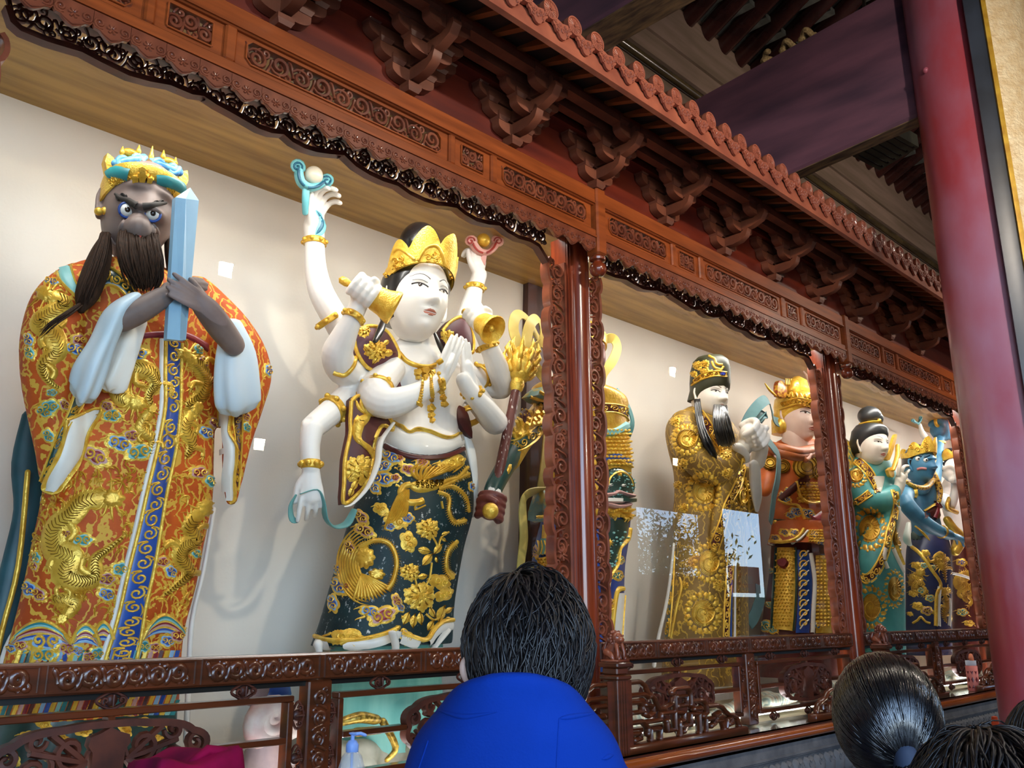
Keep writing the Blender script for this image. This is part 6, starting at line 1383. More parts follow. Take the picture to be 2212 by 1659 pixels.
def belly(m):
    fill(m, pj, lobes(*T(690, 850), 36, 2, 1.15, 0, .03), T(690, 850), .03, 11, 5)
    rg = random.Random(3)
    for k in range(60):
        a, r = rg.uniform(0, 6.28), 32*sqrt(rg.random()); p = (T(690, 850)[0]+r*cos(a), T(690, 850)[1]+r*1.1*sin(a)); s_ = rg.uniform(1.4, 3.4); fill(m, pj, lobes(*p, s_, 2, 1, 0, .02, 8), p, .034, 4, 2)
    stroke(m, pj, [T(690+52*cos(a), 850+62*sin(a)) for a in [pi+pi*i/10 for i in range(11)]], .014, .036, 0, None, 2)
    patch(m, pj, [T(625, 905), T(690, 905), T(745, 905)], [T(625, 930), T(690, 930), T(745, 928)], .045, 8); patch(m, pj, [T(690, 905), T(720, 905), T(745, 905)], [T(690, 928), T(720, 930), T(745, 928)], .05, 11)
    for q in ([T(625, 895), T(660, 890), T(680, 880), T(720, 892), T(745, 895)], [T(630, 935), T(690, 945), T(730, 935)]): stroke(m, pj, q, .014, .048, 6, None, 4)
    for x in (645, 700): fill(m, pj, lobes(*T(x, 850), 5, 2, 1, 0, .02), T(x, 850), .045, 8, 2); fill(m, pj, lobes(*T(x, 850), 2.4, 2, 1, 0, .02), T(x, 850), .052, 11, 2)
    for k in range(8): a = k*pi/4; stroke(m, pj, [T(685, 800), T(685+22*cos(a), 800+22*sin(a))], .006, .046, 0, TEND_, 3)
    for y in (960, 985, 1010):
        for k in range(12): p = T(640+11*k, y+6*sin(k)); fill(m, pj, lobes(*p, 4, 2, 1, 0, .02, 8), p, .03, 0, 2)
plate(t, 'beast_belly', belly)
# skirts
m = MB(); robe(m, [rb(990, 360, 755), rb(1100, 330, 745), rb(1200, 310, 730), rb(1330, 285, 725), rb(1480, 270, 725), rb(1650, 265, 725), rb(1800, 262, 725)], Y3, .62, 40, .02, 9)
m.v = [(a, b, max(c, 0.96)) for a, b, c in m.v]; sk = m.build('skirt', [P_BLUE], t, 60)
pk = Proj(sk)
def skd(m):
    patch(m, pk, [T(630, 1000), T(625, 1080), T(615, 1180), T(640, 1260)], [T(750, 1000), T(735, 1080), T(710, 1120), T(655, 1260)], .012, 11, 6)
    rg = random.Random(5)
    for k in range(70):
        x, y = rg.uniform(620, 735), rg.uniform(1050, 1240)
        if x-620 > (1270-y)*.55+20: continue
        p = T(x, y); s_ = rg.uniform(1.5, 4.2); fill(m, pk, lobes(*p, s_, 2, 1, 0, .02, 8), p, .018, 4, 2)
    for x, y in ((650, 1105), (640, 1165)):
        for k in range(9): a = k*.7; stroke(m, pk, [T(x, y), T(x+24*cos(a), y+24*sin(a))], .010, .026, 0, TEND_, 3)
    stroke(m, pk, [T(745, 1040), T(735, 1090), T(700, 1130), T(690, 1200), T(655, 1260), T(645, 1340), T(640, 1430)], .012, .022, 0, None, 5)
    cloud(m, pk, *T(700, 1180), 18, cTE, .3); cloud(m, pk, *T(690, 1250), 22, (0, 5), .2); cloud(m, pk, *T(655, 1370), 16, cMA, .3); cloud(m, pk, *T(665, 1400), 14, (0, 12), .3)
    stroke(m, pk, [T(715, 1310), T(690, 1320), T(675, 1400), T(665, 1500)], .016, .020, 12, None, 5); patch(m, pk, [T(690, 1330), T(682, 1400), T(670, 1560)], [T(735, 1330), T(730, 1400), T(725, 1560)], .014, 8); stroke(m, pk, [T(716, 1340), T(708, 1450), T(700, 1560)], .005, .022, 0, None, 5)
    patch(m, pk, [T(335, 1180), T(330, 1240), T(325, 1330), T(322, 1420)], [T(410, 1160), T(415, 1240), T(420, 1330), T(420, 1420)], .014, 0)
    for y in range(1180, 1400, 15):
        for x in range(340, 415, 15): p = T(x+(7 if (y//15) % 2 else 0), y); fill(m, pk, lobes(*p, 4.2, 2, 1, 0, .02, 8), p, .024, 12, 2)
    cloud(m, pk, *T(320, 1140), 20, cMA, 1.2); cloud(m, pk, *T(310, 1230), 16, cTE, 1.2); patch(m, pk, [T(345, 1090), T(340, 1160)], [T(410, 1090), T(420, 1160)], .018, 4)
    for k in range(5): stroke(m, pk, [T(345+14*k, 1100), T(350+14*k, 1130), T(342+15*k, 1160)], .005, .026, 12, None, 4)
    patch(m, pk, [T(355, 1030), T(350, 1090)], [T(410, 1030), T(415, 1090)], .02, 0)
plate(t, 'skirt_ornament', skd)
# flaps, shoulder cape, sleeve, fist, mace
m = MB(); slab(m, smooth_px([T(290, 450), T(330, 415), T(390, 405), T(430, 480), T(340, 480)]), lambda x, y: .38, .05, 0, .05); slab(m, smooth_px([T(630, 410), T(680, 430), T(720, 470), T(690, 480), T(630, 470)]), lambda x, y: .40, .05, 0, .05)
slab(m, smooth_px([T(350, 870), T(420, 880), T(430, 990), T(320, 1000)]), lambda x, y: .34, .05, 0, .03); cp = m.build('cape_flaps', [mat('grey_teal_brocade', '6E8E86', 'B49A4A', rough=.45, scale=22, lo=.5, hi=.6)], t, 60)
pc = Proj(cp)
plate(t, 'flap_edges', lambda m: [stroke(m, pc, [T(*p) for p in q], .009, .014, 0, None, 5) for q in ([(300, 450), (350, 465), (420, 474)], [(325, 990), (370, 985), (425, 982)], [(640, 462), (690, 470), (715, 462)], [(345, 430), (375, 445), (410, 440)])])
m = MB(); ptube(m, [TT(250, 650, .36, 52), TT(190, 760, .30, 44), TT(145, 840, .28, 42), TT(125, 890, .27, 40)], 14, 0, 1, 4, .08, 5); m.build('sleeve', [P_DGREEN], t, 60)
m = MB(); ptube(m, [TT(225, 710, .31, 14), TT(200, 770, .26, 18), TT(185, 810, .26, 12)], 10); m.build('vambrace', [GOLD], t, 60)
m = MB(); ptube(m, [TT(130, 885, .27, 43), TT(122, 900, .27, 40)], 14); m.build('cuff', [P_WHITE], t, 60)
m = MB(); fist(m, PY(*T(125, 945), .26), (.25, 0, 1), (-.5, -.85, 0), .165); ptube(m, [TT(135, 880, .27, 28), TT(128, 930, .27, 30)], 12); me = fuse(m, .006, 2); link('fist', me, [mat('red_brown_skin', '7A3A30', '602A24', rough=.5)], t)
m = MB(); m.tube([PY(*T(123, 975), .25), PY(*T(240, 415), .30)], .027, 14); m.build('mace_shaft', [mat('worn_red_shaft', '5E2A22', 'D8CCC4', rough=.5, scale=14, stretch=(6, 6, 1), lo=.62, hi=.66)], t, 60)
m = MB(); m.ball(PY(*T(123, 962), .19), .042, 12); m.build('mace_pommel', [G_BRIGHT], t, 60)
top = PY(*T(240, 415), .30); axd = (PY(*T(268, 250), .315)-top).normalized(); q = axd.to_track_quat('Z', 'Y').to_matrix(); L = (PY(*T(272, 232), .315)-top).length
m = MB(); m.lathe([(.026, -.02), (.036, 0), (.040, L*.12), (.036, L*.2), (.055, L*.25), (.06, L*.3), (.075, L*.45), (.082, L*.62), (.07, L*.8), (.045, L*.95), (.015, L)], top, 20, 0, q)
for k in range(9):
    a = k*2*pi/9; e = q @ V((cos(a), sin(a), 0))
    for z, r_, l_ in ((.35, .066, .05), (.6, .08, .06), (.8, .07, .06)): m.tube([top+e*r_+axd*L*z, top+e*(r_+.025)+axd*(L*z+l_*.6), top+e*(r_+.012)+axd*(L*z+l_*1.4)], [.016, .013, .003], 7)
m.build('mace_head', [G_BRIGHT], t, 60)
# floating ribbons
def ribbon(nm, segs, w, mts, nrm=(0, -1, 0)):
    m = MB()
    for pts in segs:
        q = cr(pts, 6); P = [PY(a[0], a[1], a[2]) for a in q]; n = len(P); tw = [float(a[3]) for a in q]; L_, R_ = [], []
        for i in range(n):
            d = (P[min(i+1, n-1)]-P[max(i-1, 0)]).normalized(); s_ = d.cross(V(nrm)); s_.normalize(); s_ = s_*cos(tw[i])+V(nrm)*sin(tw[i]); L_.append(P[i]+s_*w); R_.append(P[i]-s_*w)
        off = [((P[min(i+1, n-1)]-P[max(i-1, 0)]).cross(L_[i]-R_[i])).normalized()*.007 for i in range(n)]
        o = len(m.v); m.v += [tuple(x) for x in L_+R_+[a+b for a, b in zip(L_, off)]+[a+b for a, b in zip(R_, off)]]
        for i in range(n-1):
            m.f += [(o+i, o+i+1, o+n+i+1, o+n+i), (o+2*n+i, o+3*n+i, o+3*n+i+1, o+2*n+i+1), (o+i, o+2*n+i, o+2*n+i+1, o+i+1), (o+n+i, o+n+i+1, o+3*n+i+1, o+3*n+i)]; m.mi += [0, 1, 0, 0]
    return m.build(nm, mts, t, 80)
YB = mat('pale_yellow_ribbon', 'D8C06A', 'C4AA54', rough=.5, scale=5); TB = mat('ribbon_teal_back', '4E8E90', '3E7A7E', rough=.5)
ribbon('ribbon', [[T(285, 270)+(.42, .25), T(250, 215)+(.42, .3), T(228, 150)+(.43, .3), T(235, 95)+(.44, .35), T(262, 80)+(.46, .4), T(300, 115)+(.48, .3), T(340, 190)+(.50, .3), T(400, 265)+(.54, .3)], [T(400, 400)+(.46, .2), T(330, 320)+(.42, .3), T(290, 240)+(.40, .3), T(290, 170)+(.40, .3), T(308, 115)+(.40, .35), T(335, 100)+(.42, .4), T(355, 145)+(.44, .4), T(350, 205)+(.44, .5), T(318, 232)+(.43, .6), T(296, 225)+(.42, .5)], [T(620, 400)+(.46, .3), T(630, 345)+(.46, .2), T(670, 290)+(.44, .3), T(692, 235)+(.44, .3), T(680, 195)+(.45, .4), T(650, 190)+(.46, .5), T(630, 215)+(.48, .4)], [T(385, 480)+(.36, .2), T(375, 640)+(.34, .2), T(360, 780)+(.33, .3), T(350, 860)+(.34, .2)], [T(360, 870)+(.34, 1.2), T(290, 890)+(.33, .6), T(270, 950)+(.32, .2), T(275, 1080)+(.33, .1), T(262, 1200)+(.34, .2), T(252, 1340)+(.35, .1)]], .033, [YB, TB])
ribbon('teal_ribbon', [[T(690, 420)+(.40, .3), T(735, 480)+(.38, .3), T(762, 560)+(.37, .3), T(745, 620)+(.37, .3)]], .03, [TB, TB])
# helmeted head behind the post
HC = PY(1248, 770, .46); S = 150*mpp(HC); fr = head_frame(HC, S, (-.2, -1, -.05)); m = MB(); head_mesh(m, fr); hd = m.build('head', [mat('red_brown_skin', '7A3A30', '602A24', rough=.5)], t, 80)
c, S_, r_, f_, u_ = fr; m = MB(); m.loft([cring(.05, .40, .45, lift=.12), cring(.25, .40, .45, lift=.06), cring(.45, .28, .3), cring(.6, .06, .07)]); m.build('helmet', [GOLD], t, 60)
# ------------------------------------------------------------------ 4: bearded scholar in the brown and gold robe
Y4 = 0.55; SCL[0] = 0.0037
Q = lambda x, y: (1380+x/2.44, 720+y/2.44)
def QT(x, y, Y, r): return Q(x, y)+(Y, r/2.44)
qb = lambda y, a, b, Y=None: (Q(0, y)[1], Q(a, 0)[0], Q(b, 0)[0])+((Y,) if Y else ())
cpos = PY(1510, 1400, Y4)
t = thing('statue', 'pale scholar statue with long black beard, tall cap and brown robe of gold roundels', 'statue', (cpos.x, Y4, 0.955), 'statues in the case')
BRN = mat('brown_gold_robe', '947434', '7A5C28', rough=.55, scale=6, metal=.1)
gild(BRN, 5.0, .86, .92, 'C8A03C')
m = MB(); robe(m, [qb(395, 265, 400), qb(425, 215, 440), qb(470, 160, 500), qb(540, 142, 540), qb(640, 160, 545), qb(740, 185, 545), qb(860, 190, 560), qb(960, 182, 570), qb(1080, 188, 572), qb(1200, 182, 575), qb(1350, 168, 578), qb(1500, 150, 580), qb(1700, 130, 585), qb(1850, 120, 590)], Y4, .62, 44, .012, 8)
ptube(m, [QT(240, 480, .5, 80), QT(270, 620, .42, 86), QT(380, 720, .34, 80), QT(470, 690, .28, 66), QT(520, 640, .24, 50)], 16)
ptube(m, [QT(480, 720, .30, 60), QT(450, 860, .32, 62), QT(420, 980, .34, 50), QT(400, 1090, .36, 34), QT(400, 1140, .36, 14)], 14, 0, .6)
ptube(m, [QT(560, 720, .40, 40), QT(580, 860, .40, 44), QT(600, 980, .42, 38), QT(605, 1100, .42, 20)], 14, 0, .6)
m.v = [(a, b, max(c, .96)) for a, b, c in m.v]
me = fuse(m, .015, 4); body = link('robe', me, [BRN], t); pj = Proj(body)
for x, y, s, ap, rt in ((255, 560, 82, .95, 0), (340, 835, 88, 1.12, .2), (370, 1210, 80, 1.25, .1), (338, 1475, 92, 1.15, .2), (545, 850, 44, 2.0, .5)):
    plate(t, 'gold_roundel', lambda m: medal(m, pj, *Q(x, y), s/2.44, 0, 1, ap, True, rt), [G_BRIGHT, G_DARK])
for x, y, s in ((190, 465, 30), (225, 690, 36), (205, 800, 26), (460, 640, 34), (470, 740, 34), (235, 920, 30), (430, 1040, 26), (425, 1330, 36), (240, 1330, 24)): plate(t, 'flower_motif', lambda m: peony(m, pj, *Q(x, y), s/2.44), [G_BRIGHT, G_DARK])
def trims(m):
    scroll_band(m, pj, [Q(545, 660), Q(530, 730), Q(490, 820), Q(450, 900), Q(420, 1000), Q(375, 1110), Q(365, 1140)], [Q(565, 680), Q(552, 760), Q(520, 840), Q(480, 920), Q(455, 1030), Q(425, 1120), Q(415, 1150)], 16, 9, 0, 0, .006, .0045)
    scroll_band(m, pj, [Q(470, 1140), Q(462, 1260), Q(452, 1400), Q(445, 1600)], [Q(505, 1140), Q(495, 1260), Q(480, 1400), Q(472, 1600)], 12, 9, 0, 0, .006, .0045)
    stroke(m, pj, [Q(508, 1130), Q(505, 1300), Q(503, 1600)], .006, .014, 8, None, 5); stroke(m, pj, [Q(488, 1300), Q(486, 1450), Q(484, 1600)], .008, .010, 3, None, 5)
    scroll_band(m, pj, [Q(515, 1150), Q(515, 1300), Q(512, 1450), Q(510, 1600)], [Q(538, 1150), Q(536, 1300), Q(532, 1450), Q(530, 1600)], 12, 0, 1, None, .004, .003)
    scroll_band(m, pj, [Q(290, 410), Q(330, 480), Q(390, 560), Q(430, 620)], [Q(330, 400), Q(370, 460), Q(420, 540), Q(450, 600)], 7, 9, 0, 0, .005, .004)
    stroke(m, pj, [Q(560, 760), Q(575, 860), Q(585, 980), Q(610, 1110)], .010, .012, 0, None, 5)
    scroll_band(m, pj, [Q(175, 1150), Q(165, 1300), Q(150, 1450), Q(135, 1600)], [Q(190, 1150), Q(185, 1300), Q(175, 1450), Q(160, 1600)], 9, 11, 0, 0, .006, .004)
plate(t, 'robe_borders', trims)
m = MB(); ptube(m, [QT(185, 1110, .50, 6), QT(165, 1300, .52, 8), QT(140, 1450, .54, 9), QT(105, 1600, .55, 10), QT(80, 1750, .55, 12)], 8); m.build('white_edge', [P_WHITE], t, 80)
m = MB(); ptube(m, [QT(215, 1290, .30, 6), QT(225, 1340, .28, 9), QT(200, 1440, .30, 9), QT(170, 1600, .32, 9)], 8); m.build('gold_edge', [GOLD], t, 80)
m = MB(); ptube(m, [QT(520, 600, .20, 34), QT(548, 640, .20, 36), QT(556, 665, .21, 30)], 16, 0, .7); ptube(m, [QT(610, 690, .26, 40), QT(612, 780, .28, 42), QT(620, 860, .30, 36), QT(622, 930, .32, 16)], 18, 0, .6, 4, .2, 3); m.build('white_cuff', [P_WHITE], t, 80)
SKN = mat('pale_skin', 'E4DDD2', 'D2C8BC', rough=.45, scale=5)
m = MB(); ptube(m, [QT(545, 615, .22, 42), QT(580, 570, .18, 46), QT(610, 550, .16, 40)], 14)
fist(m, PY(*Q(598, 535), .15), (.75, -.1, -.65), (.1, -.8, .6), .215)
ptube(m, [QT(625, 680, .26, 40), QT(640, 610, .22, 42), QT(645, 560, .19, 34)], 12)
for k in range(3): ptube(m, [QT(655-6*k, 600-20*k, .20, 14), QT(640-8*k, 590-22*k, .12, 13), QT(615-6*k, 592-20*k, .095, 10)], 8)
me = fuse(m, .007, 2); link('clasped_hands', me, [SKN], t)
HC = PY(*Q(372, 330), .42); S = 255/2.44*mpp(HC); fr = head_frame(HC, S, (-.30, -1, -.10), -.04)
m = MB(); head_mesh(m, fr, 0, .335, .42, .9, 1.05, .8, .9, .9, 1.0); ptube(m, [QT(350, 380, .46, 50), QT(345, 430, .52, 62)], 16); hd = m.build('head', [SKN], t, 80)
face_paint(t, fr, hd, lipc='B98A80', browc='6A5A52', bw=.012, arch=.03, open_=.028, browz=.11)
c, S_, r_, f_, u_ = fr
m = MB(); m.loft([cring(-.12, .375, .30, bk=.16), cring(.10, .38, .44, lift=.08), cring(.25, .385, .455, lift=.10), cring(.50, .38, .45, lift=.10), cring(.70, .34, .40, lift=.06), cring(.80, .26, .30, lift=.03), cring(.83, .1, .12)]); cap_ = m.build('tall_cap', [mat('dark_olive_cap', '3A3A26', '2A2C1C', rough=.5)], t, 60)
pc = Proj(cap_)
def capd(m):
    scroll_band(m, pc, [Q(280, 275), Q(330, 245), Q(400, 225), Q(462, 228)], [Q(290, 250), Q(335, 215), Q(400, 200), Q(460, 205)], 9, 0, 1, 0, .006, .004, .006)
    for x, y, s in ((310, 170, 28), (350, 160, 24), (290, 215, 20), (340, 200, 20)): peony(m, pc, *Q(x, y), s/2.44)
    for q in ([(370, 120), (400, 135), (410, 160), (440, 165)], [(385, 150), (400, 180), (430, 190)], [(400, 200), (430, 195), (445, 175)], [(360, 180), (370, 200), (390, 195)]): stroke(m, pc, [Q(*p) for p in q], .009, .012, 0, None, 5)
plate(t, 'cap_gold', capd, [G_BRIGHT, G_DARK])
plate(t, 'cap_gem', lambda m: fill(m, pc, lobes(*Q(436, 216), 4.5, 2, 1, 0, .02), Q(436, 216), .03, 0), [mat('sapphire', '22389A', '16267A', rough=.15, coat=.8)])
BKH = mat('black_beard_hair', '161212', '0C0A0A', rough=.35, coat=.3)
m = MB(); ptube(m, [QT(430, 395, .24, 30), QT(440, 460, .20, 44), QT(450, 530, .20, 46), QT(460, 580, .22, 34)], 14, 0, .5)
gs = [pl([Q(398+62*u, 380+5*u), Q(392+80*u, 450), Q(400+90*u, 530), Q(430+75*u, 605)], (.25, .17, .155, .19)) for u in (0, .25, .5, .75, 1)]; strands(m, gs, 160, .006, 0, .012, 3); m.build('beard', [BKH], t, 180)
m = MB(); ptube(m, [QT(308, 360, .40, 8), QT(320, 460, .34, 17), QT(345, 560, .30, 22), QT(380, 620, .28, 22), QT(405, 660, .27, 8)], 10); gs = [pl([Q(302+x, 350), Q(318+x, 470), Q(350+x*1.4, 570), Q(400+x, 665)], (.38, .32, .27, .25)) for x in (-8, 6, 18)]; strands(m, gs, 60, .005, 0, .012, 4); m.build('side_lock', [BKH], t, 180)

# ------------------------------------------------------------------ 5: young warrior in the golden helmet
Y5 = 0.62; SCL[0] = 0.0042
cpos = PY(1740, 1380, Y5)
t = thing('statue', 'young pink-faced warrior statue in golden helmet and orange armour beside the second post', 'statue', (cpos.x, Y5, .955), 'statues in the case')
m = MB(); robe(m, [qb(560, 760, 930), qb(600, 700, 980), qb(660, 670, 1010), qb(760, 690, 1010), qb(860, 700, 1000), qb(960, 700, 1005), qb(1010, 700, 1010)], Y5, .6, 40)
ptube(m, [QT(700, 640, .58, 50), QT(680, 740, .50, 48), QT(665, 830, .46, 34)], 14); ptube(m, [QT(980, 640, .6, 50), QT(1010, 760, .6, 40)], 12)
me = fuse(m, .015, 3); body = link('armour', me, [mat('orange_armour_paint', 'C8621E', 'A84C18', rough=.5, scale=6)], t); pj = Proj(body)
def arm5(m):
    for cx, cy, s in ((880, 700, 74), (950, 730, 46), (760, 700, 40), (690, 690, 36)):
        fill(m, pj, lobes(*Q(cx, cy), s/2.44, 6, 1, 0, .1), Q(cx, cy), .016, 0)
        for k in range(3): stroke(m, pj, [Q(cx+s*(.9-.25*k)*cos(a), cy+s*(.9-.25*k)*sin(a)) for a in [i*.35 for i in range(19)]], .005, .024, 1, None, 1)
    for y in range(790, 890, 16):
        for x in range(840, 990, 16): p = Q(x+(8 if (y//16) % 2 else 0), y); fill(m, pj, lobes(*p, 3.6, 2, 1, 0, .02, 8), p, .026, 0, 2)
    stroke(m, pj, [Q(830, 780), Q(850, 860), Q(900, 895), Q(990, 880)], .012, .03, 0, None, 5)
    patch(m, pj, [Q(735, 860), Q(800, 800), Q(880, 740)], [Q(760, 890), Q(820, 840), Q(900, 780)], .02, 9); 
    for x, y in ((760, 850), (790, 830), (850, 800), (870, 760)): cloud(m, pj, *Q(x, y), 12, cBL, .6)
    stroke(m, pj, [Q(740, 880), Q(780, 900), Q(840, 910), Q(870, 980)], .010, .024, 0, None, 5)
    for x, y, s in ((830, 940, 20), (770, 870, 18), (890, 950, 22), (800, 960, 14)): cloud(m, pj, *Q(x, y), s, cBL, .3)
    patch(m, pj, [Q(700, 975), Q(800, 985), Q(900, 1010), Q(1000, 1030)], [Q(700, 1000), Q(800, 1012), Q(900, 1035), Q(1000, 1055)], .016, 11)
    for x in (725, 790, 860): fill(m, pj, lobes(*Q(x, 993+(x-725)*.12), 5, 2, 1, 0, .02, 10), Q(x, 993+(x-725)*.12), .028, 0, 2)
    patch(m, pj, [Q(880, 940), Q(920, 960), Q(980, 920)], [Q(920, 1010), Q(960, 1020), Q(1000, 1000)], .022, 7)
plate(t, 'armour_ornament', arm5)
m = MB(); robe(m, [qb(1000, 700, 1010), qb(1060, 695, 1015), qb(1115, 680, 1020)], .60, .64, 40, .03, 9); fl = m.build('armour_flap', [mat('orange_armour_paint', 'C8621E', 'A84C18', rough=.5, scale=6)], t, 60)
pf = Proj(fl)
def flp(m):
    stroke(m, pf, [Q(690, 1095), Q(760, 1100), Q(830, 1080), Q(870, 1030)], .014, .016, 0, None, 5); stroke(m, pf, [Q(690, 1108), Q(770, 1112), Q(840, 1090), Q(890, 1040)], .010, .016, 8, None, 5)
    for x, y, s in ((720, 1080, 16), (770, 1050, 16), (820, 1050, 16), (920, 1060, 20), (960, 1100, 18)): cloud(m, pf, *Q(x, y), s, (0, 3), .3)
    for y in range(1040, 1110, 14):
        for x in range(900, 1000, 14): p = Q(x, y); fill(m, pf, lobes(*p, 3, 2, 1, 0, .02, 8), p, .02, 0, 2)
plate(t, 'flap_ornament', flp)
m = MB(); robe(m, [qb(1100, 700, 1010), qb(1250, 690, 1030), qb(1400, 670, 1045), qb(1600, 640, 1060), qb(1800, 620, 1070)], .62, .62, 44, .02, 9); m.v = [(a, b, max(c, .96)) for a, b, c in m.v]
sk = m.build('skirt', [P_MAROON], t, 60); pk = Proj(sk)
def sk5(m):
    L, R = [Q(725, 1130), Q(715, 1300), Q(705, 1450), Q(700, 1560)], [Q(825, 1130), Q(830, 1300), Q(825, 1450), Q(815, 1570)]
    patch(m, pk, L, R, .012, 0)
    for y in range(1150, 1550, 17):
        for x in range(735, 822, 15): p = Q(x-(y-1150)*.05+(7 if (y//17) % 2 else 0), y); fill(m, pk, lobes(*p, 3.4, 2, 1, 0, .02, 8), p, .024, 12, 2)
    for q in (L, R): stroke(m, pk, q, .010, .02, 11, None, 5)
    fill(m, pk, lobes(*Q(765, 1215), 12, 5, 1.1, 0, .1), Q(765, 1215), .05, 7)
    patch(m, pk, [Q(830, 1140), Q(840, 1300), Q(835, 1450), Q(825, 1580)], [Q(895, 1150), Q(915, 1300), Q(910, 1450), Q(900, 1580)], .010, 3)
    for k in range(8): cy = 1165+52*k; stroke(m, pk, [Q(*p) for p in spiral(868, cy, 24, 2.4, 1.1, 1, 12)], .0085, .018, 12, None, 1); stroke(m, pk, [Q(845, cy+32), Q(865, cy+5), Q(892, cy-18)], .007, .016, 8, None, 4)
    stroke(m, pk, [Q(905, 1160), Q(925, 1300), Q(920, 1450), Q(915, 1580)], .018, .02, 8, None, 5)
    patch(m, pk, [Q(930, 1170), Q(935, 1350), Q(930, 1580)], [Q(1005, 1170), Q(1030, 1350), Q(1045, 1580)], .012, 0)
    for y in range(1180, 1560, 20):
        for x in range(940, 1015, 18): p = Q(x, y); fill(m, pk, lobes(*p, 3.8, 2, 1, 0, .02, 8), p, .022, 12, 2)
    for x, y, s in ((960, 1440, 20), (990, 1480, 20), (950, 1540, 18), (690, 1250, 12), (685, 1430, 14), (660, 1540, 26), (700, 1560, 18)): cloud(m, pk, *Q(x, y), s, cBL if x > 900 else cTE, .3)
plate(t, 'skirt_ornament', sk5)
m = MB(); robe(m, [qb(1440, 990, 1040, .45), qb(1600, 980, 1050, .45), qb(1750, 980, 1055, .45)], .45, .8, 20, .1, 5); m.build('white_scarf_end', [P_WHITE], t, 80)
SCF = mat('orange_brown_scarf', 'B0602E', '964E26', rough=.5, scale=5)
m = MB(); 
for i in range(2): ptube(m, [QT(700, 590+20*i, .5, 26), QT(760, 610+22*i, .40, 34), QT(840, 625+22*i, .36, 34), QT(920, 610+20*i, .40, 30), QT(970, 590+20*i, .5, 24)], 12, 0, .8)
ptube(m, [QT(860, 640, .34, 12), QT(880, 670, .32, 14), QT(905, 640, .33, 10)], 10); m.build('neck_scarf', [SCF], t, 60)
HC = PY(*Q(838, 445), .50); S = 285/2.44*mpp(HC); fr = head_frame(HC, S, (-.36, -1, -.08), -.03)
PK = mat('rosy_skin', 'E8CFC0', 'DCBBAA', rough=.45, scale=4)
m = MB(); head_mesh(m, fr, 0, .335, .41, .88, .95, .5, .8, .95, .9); ptube(m, [QT(825, 520, .52, 62), QT(820, 620, .55, 75)], 16); hd = m.build('head', [PK], t, 80); face_paint(t, fr, hd, lipc='B4624E', browc='3A2E28', bw=.009, arch=.025, open_=.027)
c, S_, r_, f_, u_ = fr
m = MB(); m.loft([cring(-.30, .36, .30, bk=.20), cring(-.05, .375, .36, bk=.16), cring(.10, .39, .46, lift=.10), cring(.20, .40, .48, lift=.10), cring(.34, .385, .45, lift=.06), cring(.46, .28, .32), cring(.55, .2, .22), cring(.70, .16, .18), cring(.78, .05, .05)]); hm = m.build('helmet', [G_BRIGHT], t, 60); ph = Proj(hm)
def hel(m):
    for q in ([(745, 400), (790, 385), (850, 370), (915, 385)], [(750, 370), (800, 350), (850, 340), (905, 355)]): stroke(m, ph, [Q(*p) for p in q], .012, .016, 0, None, 5)
    for k in range(9): p = Q(765+17*k, 372-10*sin(pi*k/8)); stroke(m, ph, spiral(*p, 6, k, 1.2, 1, 9), .004, .02, 0, None, 1)
    for k in range(6): stroke(m, ph, [Q(770+26*k, 340), Q(780+24*k, 320-6*sin(k)), Q(795+22*k, 340)], .010, .02, 0, None, 4)
plate(t, 'helmet_relief', hel, [GOLD])
m = MB(); slab(m, smooth_px([Q(735, 330), Q(732, 280), Q(745, 248), Q(775, 270), Q(785, 310), Q(770, 340)]), lambda x, y: .48, .04, 0, .02); m.build('helmet_wing', [mat('red_gold_wing', '8A3A1E', 'C8982E', rough=.4, scale=40, lo=.45, hi=.55)], t, 60)
m = MB(); ptube(m, [QT(665, 265, .5, 3), QT(690, 300, .5, 7), QT(735, 340, .5, 5)], 8); ptube(m, [QT(805, 300, .46, 26), QT(815, 270, .46, 32), QT(830, 285, .46, 20)], 12)
for k in range(4): ptube(m, [QT(775+9*k, 270, .46, 5), QT(775+9*k, 240, .46, 3)], 8)
m.ball(PY(*Q(746, 490), .48), .05, 12, 0, (1, 1, 1.3)); m.build('helmet_crest', [GOLD], t, 60)
RT = mat('grey_teal_ribbon', '5E8486', '486C70', rough=.6)
ribbon('ribbon', [[Q(560, 490)+(.45, .3), Q(590, 430)+(.44, .3), Q(640, 370)+(.42, .4), Q(680, 350)+(.42, .5), Q(700, 400)+(.44, .4), Q(715, 455)+(.46, .3), Q(745, 470)+(.48, .3)], [Q(600, 480)+(.46, .3), Q(640, 430)+(.44, .5), Q(670, 430)+(.44, .6), Q(640, 470)+(.44, .6), Q(610, 500)+(.44, .4)], [Q(660, 540)+(.34, .2), Q(710, 600)+(.32, .2), Q(738, 650)+(.31, .2), Q(735, 760)+(.31, .15), Q(715, 860)+(.32, .2), Q(705, 940)+(.33, .2), Q(695, 1000)+(.34, .3)], [Q(580, 1530)+(.40, .3), Q(610, 1490)+(.40, .3), Q(640, 1400)+(.42, .3), Q(640, 1330)+(.44, .3)]], .045, [RT, RT])

